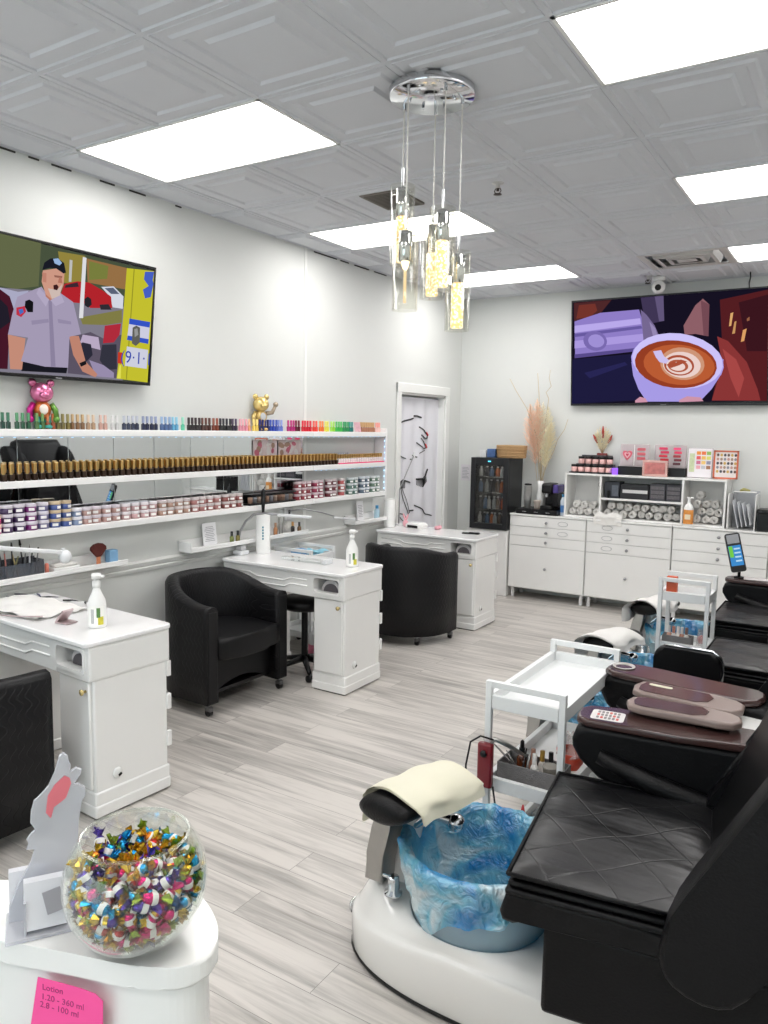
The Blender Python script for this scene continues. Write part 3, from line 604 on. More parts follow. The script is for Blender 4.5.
for pts, r in (([(6.24,1.71),(6.41,1.74),(6.529,1.762)],.007),([(6.549,1.785),(6.611,1.786),(6.667,1.772)],.008),([(6.64,1.68),(6.71,1.653),(6.801,1.622),(6.844,1.603)],.006),
    ([(6.675,1.6),(6.739,1.572),(6.836,1.565),(6.844,1.603)],.006),([(6.67,1.569),(6.725,1.528),(6.8,1.493),(6.827,1.477)],.005),([(6.609,1.526),(6.663,1.495),(6.738,1.463),(6.814,1.471),(6.827,1.48)],.005),
    ([(6.651,1.42),(6.707,1.44),(6.777,1.446)],.004),([(6.26,1.405),(6.409,1.374)],.005),([(6.475,1.364),(6.511,1.363)],.006),([(6.528,1.401),(6.621,1.381)],.006),
    ([(6.294,1.148),(6.372,1.166),(6.478,1.138)],.008),([(6.615,1.162),(6.732,1.165),(6.821,1.189),(6.857,1.255)],.009),
    ([(6.316,1.094),(6.379,.984),(6.466,.824)],.004),([(6.345,1.107),(6.424,.981),(6.484,.838)],.003),([(6.489,.86),(6.575,.856)],.007),([(6.595,.903),(6.739,.851),(6.839,.795),(6.932,.774)],.006),
    ([(6.305,.845),(6.4,.829),(6.447,.779)],.005),([(6.312,.807),(6.402,.76),(6.5,.70)],.004)):
    ink(pts, r*1.0)
for k in range(13):
    y = 6.63+k*0.017; ink([(y, 1.163+0.0014*k), (y+0.003*(k-4)*0.6, 1.150-0.035-0.045*math.sin(PI*(k+1)/14)+0.0014*k)], .003)
for k in range(6):
    y = 6.30+k*0.02; ink([(y, 1.155), (y+0.002, 1.085)], .0035)
for p in ([(6.82,1.625),(6.85,1.597)], [(6.80,1.505),(6.832,1.472)]): ink(p, .011, REDP)
part('printed_drawing', b, t, 'black line drawing with red nails', world=True)

# ------------------------------------------------------------------ televisions
def television(label, name_loc, O, U, V, polys, base_poly, texts, wallpt):
    """O bottom-left of the picture, U/V its width and height vectors"""
    O = Vector(O); U = Vector(U); V = Vector(V); u = U.normalized(); v = V.normalized(); n = u.cross(v)
    W, H = U.length, V.length
    t = thing('television', label, 'television', O + U*0.5)
    R = Matrix((u, v, n)).transposed().to_4x4()
    T = Matrix.Translation(O) @ R
    def place(b):
        for q in b.bm.verts: q.co = T @ q.co
        return b
    bz = 0.011
    b = MB(); b.box((-bz, -bz-0.006, -0.03), (W+bz, H+bz, -0.004), BLACKP, 0.004)
    b.box((W*.12, H*.1, -0.06), (W*.88, H*.8, -0.029), BLACKP, 0.01)
    part('case', place(b), t, world=True)
    b = MB(); BZ = mat('black_bezel', (14, 14, 16), 0.3)
    for a, c in (((-bz, -bz-0.006), (W+bz, 0)), ((-bz, H), (W+bz, H+bz)), ((-bz, 0), (0, H)), ((W, 0), (W+bz, H))): b.box((a[0], a[1], -0.006), (c[0], c[1], 0.004), BZ, 0.001)
    b.box((W*.485, -0.012, 0.004), (W*.515, -0.007, 0.0045), mat('bezel_mark', (150, 150, 155), 0.4))
    part('bezel', place(b), t, world=True)
    b = MB()
    for i, (nm, col, pts) in enumerate(polys):
        m = emitter('screen_%d_%d_%d' % col, col, 0.43)
        z = 0.0001*i - 0.0036
        P = [Vector((min(max(a, 0.0), 1.0)*W, min(max(c, 0.0), 1.0)*H, z)) for a, c in pts]
        try: b.face(P, m)
        except ValueError: pass
    for s_, sz, (a, c), col in texts:
        b.text(s_, sz, emitter('screen_%d_%d_%d' % col, col, 0.43), Matrix.Translation((a*W, c*H, 0.0001*len(polys)-0.0033)), 0.0)
    o = part('screen_picture', place(b), t, world=True)
    b = MB(); g = T @ Vector((W*.5, H*.5, -0.06)); wp = Vector(wallpt)
    b.tube([wp, g], 0.04, BLACKP, 8); b.obox(wp, (0.02, 0.3, 0.2) if abs(n.x) > .5 else (0.3, 0.02, 0.2), (0, 0, 0), BLACKP, 0.004)
    part('wall_mount', b, t, world=True)
    return t
television('wall television showing a police officer in a grey shirt beside a yellow ambulance', None, (.085,1.95,1.905), (0,1.197,0), (.066,0,.648), LEFT, None,
           [('(9\u00b71\u00b71', 0.098, (0.918, 0.205), (54, 74, 170))], (0.008, 2.55, 2.25))
television('wall television showing milk poured into a cup of coffee', None, (1.238,7.375,1.927), (1.72,0,0), (0,-.097,.958), RIGHT, None, [], (2.1, YB-0.008, 2.4))

# ------------------------------------------------------------------ pendant light
GLASS = thin_glass('pendant_glass', (250, 250, 247), 0.03, 0.32)
def crystal_material():
    m = bpy.data.materials.new('lit_bubble_crystal'); m.use_nodes = True
    nt = m.node_tree; N = nt.nodes; Lk = nt.links; p = N['Principled BSDF']
    tc = N.new('ShaderNodeTexCoord'); vo = N.new('ShaderNodeTexVoronoi'); vo.inputs['Scale'].default_value = 95
    Lk.new(tc.outputs['Object'], vo.inputs['Vector'])
    cr = N.new('ShaderNodeValToRGB'); e = cr.color_ramp.elements
    e[0].position = 0.15; e[0].color = lin((255, 247, 228)) + (1,); e[1].position = 0.60; e[1].color = lin((206, 168, 108)) + (1,)
    Lk.new(vo.outputs['Distance'], cr.inputs[0]); Lk.new(cr.outputs[0], p.inputs['Emission Color']); Lk.new(cr.outputs[0], p.inputs['Base Color'])
    p.inputs['Emission Strength'].default_value = 0.85; p.inputs['Roughness'].default_value = 0.2
    return m
CRY = crystal_material()
t = thing('pendant_light', 'chrome ceiling pendant with five clear glass cylinders and glowing bubble crystals', 'pendant light', (2.143, 2.825, CEIL))
b = MB(); b.lathe([(0,0),(0.168,0),(0.172,-0.004),(0.172,-0.03),(0.168,-0.036),(0,-0.036)], CHROME, (2.143, 2.825, CEIL), 40); part('canopy', b, t, world=True)
b = MB()
for k in range(6): b.lathe([(0,-0.036),(0.006,-0.036),(0.006,-0.046),(0,-0.048)], CHROME, (2.143+.09*math.cos(k*PI/3+.4), 2.825+.09*math.sin(k*PI/3+.4), CEIL), 10)
part('cap_nut', b, t, world=True)
for k, (px_, py_, zt, zb, lit) in enumerate(((2.122,2.675,2.440,2.126,False),(2.02,2.815,2.654,2.335,True),(2.105,2.925,2.521,2.209,True),(2.252,2.736,2.516,2.204,True),(2.25,2.882,2.379,2.063,True))):
    b = MB(); b.cyl((px_, py_, CEIL-0.03), (px_, py_, zt+0.02), 0.0028, mat('silver_cable', (206, 204, 198), 0.4, 0.3), 8)
    b.cyl((px_, py_, CEIL-0.06), (px_, py_, CEIL-0.034), 0.007, CHROME, 10); b.cyl((px_, py_, zt-0.0), (px_, py_, zt+0.07), 0.006, CHROME, 10)
    part('cable', b, t, world=True)
    b = MB(); R = 0.0515
    b.lathe([(R, 0), (R, zt-zb), (R-0.004, zt-zb), (R-0.004, 0), (R, 0)], GLASS, (px_, py_, zb), 32); b.lathe([(0, 0.0), (R-0.004, 0.0)], GLASS, (px_, py_, zb+0.002), 32)
    sh = part('glass_shade', b, t, 'clear glass cylinder shade', world=True)
    b = MB(); b.cyl((px_, py_, zt-0.125), (px_, py_, zt-0.01), 0.027, CHROME, 24, bev=0.003)
    b.tube([(px_-0.05, py_, zt-0.03), (px_+0.05, py_, zt-0.03)], 0.0025, CHROME, 6); part('socket', b, t, world=True)
    b = MB()
    if lit: b.cyl((px_, py_, zb+0.012), (px_, py_, zt-0.126), 0.0255, CRY, 24, bev=0.003); part('crystal_rod', b, t, 'glowing bubble crystal rod', world=True)
    else:
        b.lathe([(0,0),(0.016,0.0),(0.012,-0.02),(0.006,-0.03),(0,-0.032)], emitter('warm_bulb', (255, 226, 170), 2), (px_, py_, zt-0.126), 16)
        b.cyl((px_, py_, zb+0.03), (px_, py_, zt-0.16), 0.006, emitter('warm_filament', (255, 220, 170), .55), 10); part('bulb', b, t, 'small glowing bulb', world=True)

# ------------------------------------------------------------------ wall shelves, mirrors
SY0, SY1 = 1.45, 5.745
ZS = (1.590, 1.330, 1.072)       # undersides
TH = 0.036; SD_ = 0.125
tops = [z+TH for z in ZS]
LED = emitter('led_dot', (180, 220, 255), 1.6)
LEDTAPE = mat('led_tape', (206, 218, 232), 0.4)
labs = ['white wall shelf holding the rainbow row of polish bottles, uppermost of three', 'white wall shelf packed with gold-capped bottles, middle of three', 'white wall shelf holding the stacked powder jars, lowest of three']
for k in range(3):
    t = thing('wall_shelf', labs[k], 'shelf', (0, 3.6, ZS[k]), 0, 'polish wall shelves')
    b = MB(); b.box((0.0015, SY0, ZS[k]), (SD_, 4.70, ZS[k]+TH), SHELFW, 0.003); b.box((0.0015, 4.703, ZS[k]), (SD_, SY1, ZS[k]+TH), SHELFW, 0.003); part('board', b, t, world=True)
    if k < 2:
        ys = SY0+.2 if k == 0 else 4.72
        b = MB(); b.box((SD_-0.012, ys, ZS[k]-0.004), (SD_-0.003, SY1-0.03, ZS[k]-0.0002), LEDTAPE)
        y = ys+0.02
        while y < SY1-0.05:
            b.box((SD_-0.011, y, ZS[k]-0.006), (SD_-0.004, y+0.011, ZS[k]-0.0038), LED); y += 0.066
        part('led_strip', b, t, 'lit strip of small white leds', world=True)
t = thing('end_panel', 'narrow upright white board with led strip closing the right end of the polish shelves', 'shelf panel', (0.06, 5.76, 1.05))
b = MB(); b.box((0.0015, 5.748, 1.05), (SD_, 5.768, 1.66), SHELFW, 0.003); part('board', b, t, world=True)
b = MB(); b.box((SD_-0.018, 5.742, 1.12), (SD_-0.008, 5.747, 1.58), LEDTAPE)
for k in range(9): b.box((SD_-0.017, 5.7405, 1.13+k*0.052), (SD_-0.009, 5.7425, 1.142+k*0.052), LED)
part('led_strip', b, t, world=True)
MIR = mat('mirror_glass', (222, 226, 228), 0.015, 1.0, var=0.0)
for k, (z0, z1, lb) in enumerate(((tops[1]+0.002, ZS[0]-0.006, 'long strip of mirror tiles behind the gold-capped bottles'), (tops[2]+0.002, ZS[1]-0.006, 'long strip of mirror tiles behind the stacked powder jars'))):
    b = MB(); y = SY0
    while y < 4.70:
        b.box((0.0015, y+0.0015, z0), (0.006, min(y+0.3, 4.72)-0.0015, z1), MIR, 0.0008, 1); y += 0.3
    single('mirror', b, lb, 'mirror', (0.003, 3.1, z0), world=True, group='mirror strips on the left wall')

# ------------------------------------------------------------------ polish bottles on the top shelf
def bottle_mesh(name, body, cap):
    b = MB(); BM = mat('polish_'+name, body, 0.15, coat=0.4, var=0.05); CM = mat('polish_cap_'+name, cap, 0.35, var=0.05)
    b.prism(rrect(-0.0095, -0.0095, 0.0095, 0.0095, 0.0035, 3), 0.0, 0.036, BM, bev=0.002)
    b.cyl((0,0,0.036), (0,0,0.041), 0.006, BM, 10)
    b.prism(rrect(-0.0065, -0.0065, 0.0065, 0.0065, 0.0025, 3), 0.041, 0.082, CM, bev=0.002)
    return b.mesh('nail_polish_bottle')
SEGS = [('dark green', (26,62,52), (62,120,92), 2.16, 2.30), ('forest green', (34,80,56), (86,148,106), 2.30, 2.41), ('leaf green', (74,110,62), (120,160,96), 2.41, 2.47), ('rust orange', (150,70,34), (186,104,60), 2.47, 2.53),
  ('olive', (112,100,46), (150,140,84), 2.53, 2.62), ('brown tan', (122,88,56), (196,166,124), 2.62, 2.72), ('beige', (170,140,112), (222,200,176), 2.72, 2.80), ('rosy nude', (190,150,138), (224,192,180), 2.80, 2.88), ('pale grey', (196,196,196), (226,226,226), 2.88, 2.96),
  ('slate blue', (44,52,76), (196,200,212), 2.96, 3.10), ('navy', (30,36,66), (150,160,190), 3.10, 3.24), ('dusty blue', (78,104,150), (150,176,210), 3.24, 3.33), ('sky blue', (92,160,196), (150,204,226), 3.33, 3.41), ('mint green', (92,196,160), (160,226,200), 3.41, 3.46),
  ('near black', (34,26,30), (56,44,48), 3.46, 3.58), ('chocolate brown', (70,40,34), (96,60,50), 3.58, 3.68), ('brick brown', (122,60,44), (150,84,66), 3.68, 3.74), ('black', (24,24,30), (44,44,54), 3.74, 3.86), ('charcoal purple', (56,46,66), (84,72,96), 3.86, 3.93),
  ('blush pink', (226,150,168), (240,180,192), 3.93, 4.02), ('peach', (236,170,130), (244,196,160), 4.02, 4.07), ('butter yellow', (238,206,96), (246,224,140), 4.07, 4.13), ('deep navy', (28,34,92), (44,52,128), 4.13, 4.25), ('cobalt blue', (40,70,176), (70,100,200), 4.25, 4.34), ('periwinkle', (110,130,210), (150,168,226), 4.34, 4.42),
  ('magenta', (176,28,110), (196,50,130), 4.45, 4.54), ('wine red', (96,16,40), (120,30,56), 4.54, 4.62), ('scarlet', (214,28,50), (230,50,70), 4.62, 4.76), ('coral red', (236,72,64), (244,100,90), 4.76, 4.84), ('orange', (240,120,50), (246,146,80), 4.84, 4.91), ('lemon yellow', (232,226,80), (240,236,120), 4.91, 4.99),
  ('lime green', (150,214,70), (180,228,110), 4.99, 5.06), ('bright green', (60,180,80), (96,200,110), 5.06, 5.16), ('emerald green', (30,140,80), (60,160,100), 5.16, 5.25), ('teal', (30,120,116), (60,150,146), 5.25, 5.31)]
allb = []
for nm, body, cap, y0, y1 in SEGS:
    me = bottle_mesh(nm.replace(' ', '_'), body, cap); y = y0+0.016; seg = []
    while y < y1-0.006: seg.append((me, nm, y)); y += 0.031
    n = len(seg)
    for i, (me, nm, y) in enumerate(seg):
        tag = 'nail polish bottle on the top wall shelf'
        if n == 1: lab = 'the only %s %s' % (nm, tag)
        elif i == n-1: lab = '%s %s, last of its colour' % (nm, tag)
        else: lab = '%s %s, %s of its colour' % (nm, tag, ORD[i])
        o = bpy.data.objects.new('nail_polish_bottle', me); COL.objects.link(o)
        o.location = (0.07+random.uniform(-.002, .002), y, tops[0]+0.0008); o.rotation_euler = (0, 0, random.uniform(-.1, .1))
        o['label'] = lab; o['category'] = 'nail polish'; o['group'] = 'polish bottles on the top wall shelf'
me = bottle_mesh('tan_row', (176, 120, 92), (206, 168, 120))
for k in range(9):
    o = bpy.data.objects.new('nail_polish_bottle', me); COL.objects.link(o); o.location = (0.07, 5.41+k*0.027, tops[0]+0.0008)
    o['label'] = 'tan nail polish bottle with wooden-coloured cap near the right end of the top wall shelf'; o['category'] = 'nail polish'; o['group'] = 'tan bottles at the right end of the top shelf'
me = bottle_mesh('pale_pink_end', (236, 196, 190), (244, 170, 160))
for k in range(3):
    o = bpy.data.objects.new('nail_polish_bottle', me); COL.objects.link(o); o.location = (0.07, 5.665+k*0.026, tops[0]+0.0008)
    o['label'] = 'pale pink nail polish bottle at the very right end of the top wall shelf'; o['category'] = 'nail polish'; o['group'] = 'pale pink bottles at the end of the top shelf'
b = MB(); b.obox((0.085, 5.355, tops[0]+0.042), (0.004, 0.085, 0.08), (0, -0.2, 0), mat('pink_white_card', (226, 176, 186), 0.5, var=0.4, vscale=40))
single('card', b, 'small pink and white card leaning beside the teal bottles on the top shelf', 'card', (0.085, 5.355, tops[0]), world=True)

# gold-capped bottles, three staggered rows on the middle shelf
def gold_bottle():
    b = MB(); BD = mat('bronze_bottle', (58, 42, 32), 0.3, 0.3, var=0.2)
    b.prism(rrect(-0.0125, -0.0125, 0.0125, 0.0125, 0.004, 3), 0, 0.034, BD, bev=0.002)
    b.cyl((0,0,0.034), (0,0,0.039), 0.007, GOLD, 8)
    b.prism(rrect(-0.0085, -0.0085, 0.0085, 0.0085, 0.003, 3), 0.039, 0.086, GOLD, bev=0.0015)
    return b.mesh('nail_polish_bottle')
me = gold_bottle(); y = 2.17; col = 0
gl = 'gold-capped dark nail polish bottle in the dense rows on the middle wall shelf'
while y < 5.03:
    for r in range(3):
        o = bpy.data.objects.new('nail_polish_bottle', me); COL.objects.link(o)
        o.location = (0.104-r*0.030, y+(0.5 if r == 1 else 0)*0.042, tops[1]+0.0008); o.rotation_euler = (0, 0, random.uniform(-.08, .08))
        o['label'] = gl; o['category'] = 'nail polish'; o['group'] = 'gold-capped bottles on the middle wall shelf'
    y += 0.042
b = MB(); b.prism(rrect(0.02, 5.05, 0.122, 5.735, 0.01), tops[1]+0.0005, tops[1]+0.008, mat('hot_pink_tray', (236, 60, 120), 0.35)); single('tray', b, 'hot pink tray under the white bottles at the end of the middle shelf', 'tray', (0.07, 5.4, tops[1]+0.0005), world=True)
b = MB(); b.prism(rrect(-0.0125,-0.0125,0.0125,0.0125,0.004,3), 0, 0.036, mat('white_bottle', (236,232,230), 0.2, coat=0.3), bev=0.002); b.cyl((0,0,0.036),(0,0,0.041),0.007,GOLD,8); b.prism(rrect(-0.009,-0.009,0.009,0.009,0.003,3), 0.041, 0.07, GOLD, bev=0.0015)
me = b.mesh('nail_polish_bottle')
for k in range(20):
    o = bpy.data.objects.new('nail_polish_bottle', me); COL.objects.link(o); o.location = (0.095, 5.075+k*0.0335, tops[1]+0.0085)
    o['label'] = 'white nail polish bottle with gold cap on the hot pink tray'; o['category'] = 'nail polish'; o['group'] = 'white bottles on the pink tray'
me = bottle_mesh('slate_tray', (60, 76, 110), (190, 196, 206))
for k in range(7):
    o = bpy.data.objects.new('nail_polish_bottle', me); COL.objects.link(o); o.location = (0.045, 5.09+k*0.031, tops[1]+0.0085)
    o['label'] = 'slate blue nail polish bottle behind the white bottles on the hot pink tray'; o['category'] = 'nail polish'; o['group'] = 'slate blue bottles on the pink tray'

# powder jars stacked on the lowest shelf
def jar_mesh(name, colr, lidc=(226, 222, 226)):
    colr = tuple(int(v*.84) for v in colr); b = MB(); A = mat('jar_powder_'+name, colr, 0.3, var=0.15, coat=0.3); Ld = mat('jar_lid_%d_%d_%d' % lidc, lidc, 0.3, var=0.03); LB = mat('jar_sticker', (240, 238, 236), 0.5)
    b.lathe([(0,0),(0.028,0),(0.030,0.002),(0.030,0.029),(0,0.029)], A, n=18)
    b.lathe([(0,0.0292),(0.031,0.0292),(0.0315,0.031),(0.0315,0.044),(0.030,0.046),(0,0.046)], Ld, n=18)
    b.surf(lambda u, v: (0.0304*math.cos(-0.6+u), 0.0304*math.sin(-0.6+u), 0.008+v*0.015), 5, 1, LB)
    return b.mesh('powder_jar')
JS = [('hot pink', (236, 90, 150), (226, 200, 180), 2.135, 2.20, 2), ('dark violet', (70, 40, 92), (206, 200, 210), 2.20, 2.33, 3), ('bright purple', (136, 40, 130), (210, 204, 214), 2.33, 2.40, 3), ('lavender grey', (128, 124, 168), (212, 208, 216), 2.40, 2.47, 3),
  ('royal blue', (70, 96, 170), (200, 180, 150), 2.47, 2.60, 3), ('powder blue', (140, 160, 196), (222, 220, 226), 2.60, 2.66, 2), ('blush nude', (206, 166, 156), (206, 198, 206), 2.66, 2.93, 2), ('pale pink', (216, 176, 176), (222, 216, 220), 2.93, 3.20, 2), ('beige nude', (196, 158, 138), (206, 196, 196), 3.20, 3.47, 2),
  ('dusty rose', (190, 130, 126), (200, 190, 190), 3.47, 3.75, 2), ('rose brown', (160, 92, 88), (196, 186, 184), 3.75, 3.98, 2), ('cherry red', (150, 34, 50), (196, 176, 180), 4.52, 4.74, 3), ('raspberry', (170, 44, 84), (206, 186, 192), 4.74, 4.92, 3), ('maroon', (112, 26, 44), (190, 176, 178), 4.92, 5.10, 3),
  ('coral pink', (206, 96, 96), (212, 204, 204), 5.10, 5.20, 3), ('sea green', (92, 132, 120), (200, 208, 210), 5.22, 5.40, 3), ('blue grey', (96, 116, 136), (206, 212, 218), 5.40, 5.56, 3), ('multicolour glitter', (120, 150, 130), (214, 218, 220), 5.56, 5.72, 3)]
for nm, c_, ld, y0, y1, hgt in JS:
    me = jar_mesh(nm.replace(' ', '_'), c_, ld); y = y0+0.033
    lab = '%s powder jar with pale lid in the %s-high stacks on the lowest wall shelf' % (nm, {2: 'two', 3: 'three', 4: 'four'}[hgt])
    while y < y1-0.02:
        for k in range(hgt):
            o = bpy.data.objects.new('powder_jar', me); COL.objects.link(o)
            o.location = (0.082+random.uniform(-.003, .003), y+random.uniform(-.001, .001), tops[2]+0.0008+k*0.0463); o.rotation_euler = (0, 0, random.uniform(-.6, .6))
            o['label'] = lab; o['category'] = 'powder jar'; o['group'] = '%s powder jars on the lowest wall shelf' % nm
        y += 0.0655
# dark display rack in the middle of the lowest shelf
t = thing('display_rack', 'low dark display rack of nude colour swatches between the rose and red powder jars', 'display rack', (0.07, 4.25, tops[2]+0.0005))
b = MB(); b.box((0.03, 4.0, tops[2]+0.0005), (0.115, 4.5, tops[2]+0.012), BLACKP, 0.002); b.box((0.03, 4.0, tops[2]+0.068), (0.118, 4.5, tops[2]+0.078), BLACKP, 0.002); b.box((0.03, 4.0, tops[2]+.012), (0.04, 4.5, tops[2]+0.068), BLACKP)
part('rack', b, t, world=True)
for k in range(11):
    b = MB(); c_ = [(196,160,140),(176,176,186),(206,180,166),(160,120,104)][k % 4]
    b.lathe([(0,0),(0.017,0),(0.017,0.03),(0.018,0.03),(0.018,0.044),(0,0.044)], mat('swatch_%d' % (k % 4), c_, 0.3, var=0.1), (0.085, 4.03+k*0.044, tops[2]+0.0125), 14); part('swatch_jar', b, t, world=True)
b = MB(); SMK = mat('grey_tip_box', (196, 198, 206), 0.3)
for k in range(3): b.box((0.03, 2.95+k*0.07, tops[2]+0.0938), (0.10, 3.01+k*0.07, tops[2]+0.096), SMK, 0.003)
single('tip_boxes', b, 'grey plastic nail tip box set on top of the pale pink jars', 'box', (0.06, 3.05, tops[2]+0.0938), world=True)
for k, (y0, c_) in enumerate(((4.14, (222, 150, 160)), (4.42, (206, 120, 136)))):
    t = thing('picture_card', ['pink flower picture card leaning behind the gold-capped bottles, left of two', 'pink flower picture card leaning behind the gold-capped bottles, right of two'][k], 'picture card', (0.012, y0+.13, tops[1]+0.001), 0, 'pink picture cards on the middle shelf')
    b = MB(); b.box((0.010, y0, tops[1]+0.001), (0.0125, y0+0.265, tops[1]+0.195), mat('picture_card_pink', (236, 214, 212), 0.4, var=0.25, vscale=25)); part('card', b, t, world=True)
    b = MB()
    for q in range(9):
        yy = y0+0.03+random.random()*0.2; zz = tops[1]+0.10+random.random()*0.075
        b.prism(ell(yy, zz, 0.02+random.random()*.02, 0.012+random.random()*.012, 12, random.random()*3), 0.0126+q*0.0002, 0.0128+q*0.0002, mat('blossom_%d' % (q % 3), [(206,110,130),(240,232,228),(176,140,120)][q % 3], 0.5), axis='x')
    part('blossoms', b, t, world=True)

# ------------------------------------------------------------------ figurines on the top shelf
def bear(name, label, loc, s, head, body, armL, armR, legc, belly, raise_arm, rz):
    t = thing(name, label, 'figurine', loc, rz)
    H = mat('figure_head_%d_%d_%d' % head, head, 0.22, 0.65, var=0.15, vscale=20); Bm = mat('figure_body_%d_%d_%d' % body, body, 0.3, 0.5, var=0.12)
    b = MB(); b.ball((0,0,.118*s), (.036*s,.034*s,.034*s), H); b.ball((0,-.028*s,.110*s), (.016*s,.012*s,.012*s), H); part('head', b, t)
    for q in (-1, 1):
        b = MB(); b.ball((q*.028*s,0,.150*s), (.013*s,.008*s,.013*s), H); part('ear', b, t)
        b = MB(); b.cyl((q*.014*s,0,0.0), (q*.013*s,0,.042*s), .013*s, mat('figure_leg_%d_%d_%d' % legc, legc, 0.3, 0.4), 12, bev=.003*s); b.ball((q*.014*s,-.008*s,.008*s), (.014*s,.018*s,.008*s), mat('figure_leg_%d_%d_%d' % legc, legc, 0.3, 0.4)); part('leg', b, t)
        am = mat('figure_arm_%d_%d_%d' % (armL if q < 0 else armR), armL if q < 0 else armR, 0.25, 0.5)
        b = MB()
        if raise_arm and q > 0: b.tube([(.024*s,0,.078*s),(.052*s,-.01*s,.082*s),(.066*s,-.012*s,.112*s)], [.010*s,.009*s,.008*s], am); b.ball((.068*s,-.013*s,.118*s), .012*s, am)
        else: b.tube([(q*.026*s,0,.082*s),(q*.040*s,-.004*s,.062*s),(q*.040*s,-.012*s,.036*s)], [.011*s,.010*s,.009*s], am); b.ball((q*.040*s,-.013*s,.032*s), .011*s, am)
        part('arm', b, t)
    b = MB(); b.ball((0,0,.062*s), (.028*s,.022*s,.032*s), Bm); part('torso', b, t)
    b = MB(); b.ball((0,-.018*s,.064*s), (.014*s,.007*s,.017*s), mat('figure_belly_%d_%d_%d' % belly, belly, 0.4)); part('belly', b, t)
bear('bear_figurine', 'shiny pink toy bear figurine with orange body under the police-officer television', (0.045, 2.475, tops[0]+0.001), 1.60, (214, 120, 160), (186, 100, 44), (200, 40, 140), (96, 140, 60), (60, 160, 150), (236, 226, 216), False, 72)
bear('cat_figurine', 'shiny gold figurine with one raised paw above the red polish bottles', (0.045, 4.19, tops[0]+0.001), 1.6, (226, 200, 130), (206, 176, 110), (226, 200, 130), (176, 160, 140), (206, 170, 100), (206, 208, 212), True, 72)

# ------------------------------------------------------------------ small ledges below the shelves
def ledge(y0, y1, lab, zz=0.865):
    t = thing('wall_ledge', lab, 'wall ledge', (0, (y0+y1)/2, zz-0.02), 0, 'small white wall ledges')
    b = MB(); b.box((0.0015, y0, zz-0.018), (0.115, y1, zz), SHELFW, 0.003); part('board', b, t, world=True)
    b = MB(); b.box((0.0015, y0, zz), (0.012, y1, zz+0.055), SHELFW, 0.002); b.box((0.012, y0, zz), (0.115, y0+0.01, zz+0.05), SHELFW, 0.002); part('back_lip', b, t, world=True)
    b = MB(); b.box((0.105, y0, zz), (0.115, y1, zz+0.012), SHELFW, 0.002); part('front_lip', b, t, world=True)
ledge(1.9, 2.95, 'narrow white wall ledge with brushes and fan brush behind the nearest manicure table')
ledge(3.44, 4.66, 'narrow white wall ledge with a paper notice behind the middle manicure table')
ledge(5.29, 5.80, 'short white wall ledge with a blue bottle near the far manicure table')
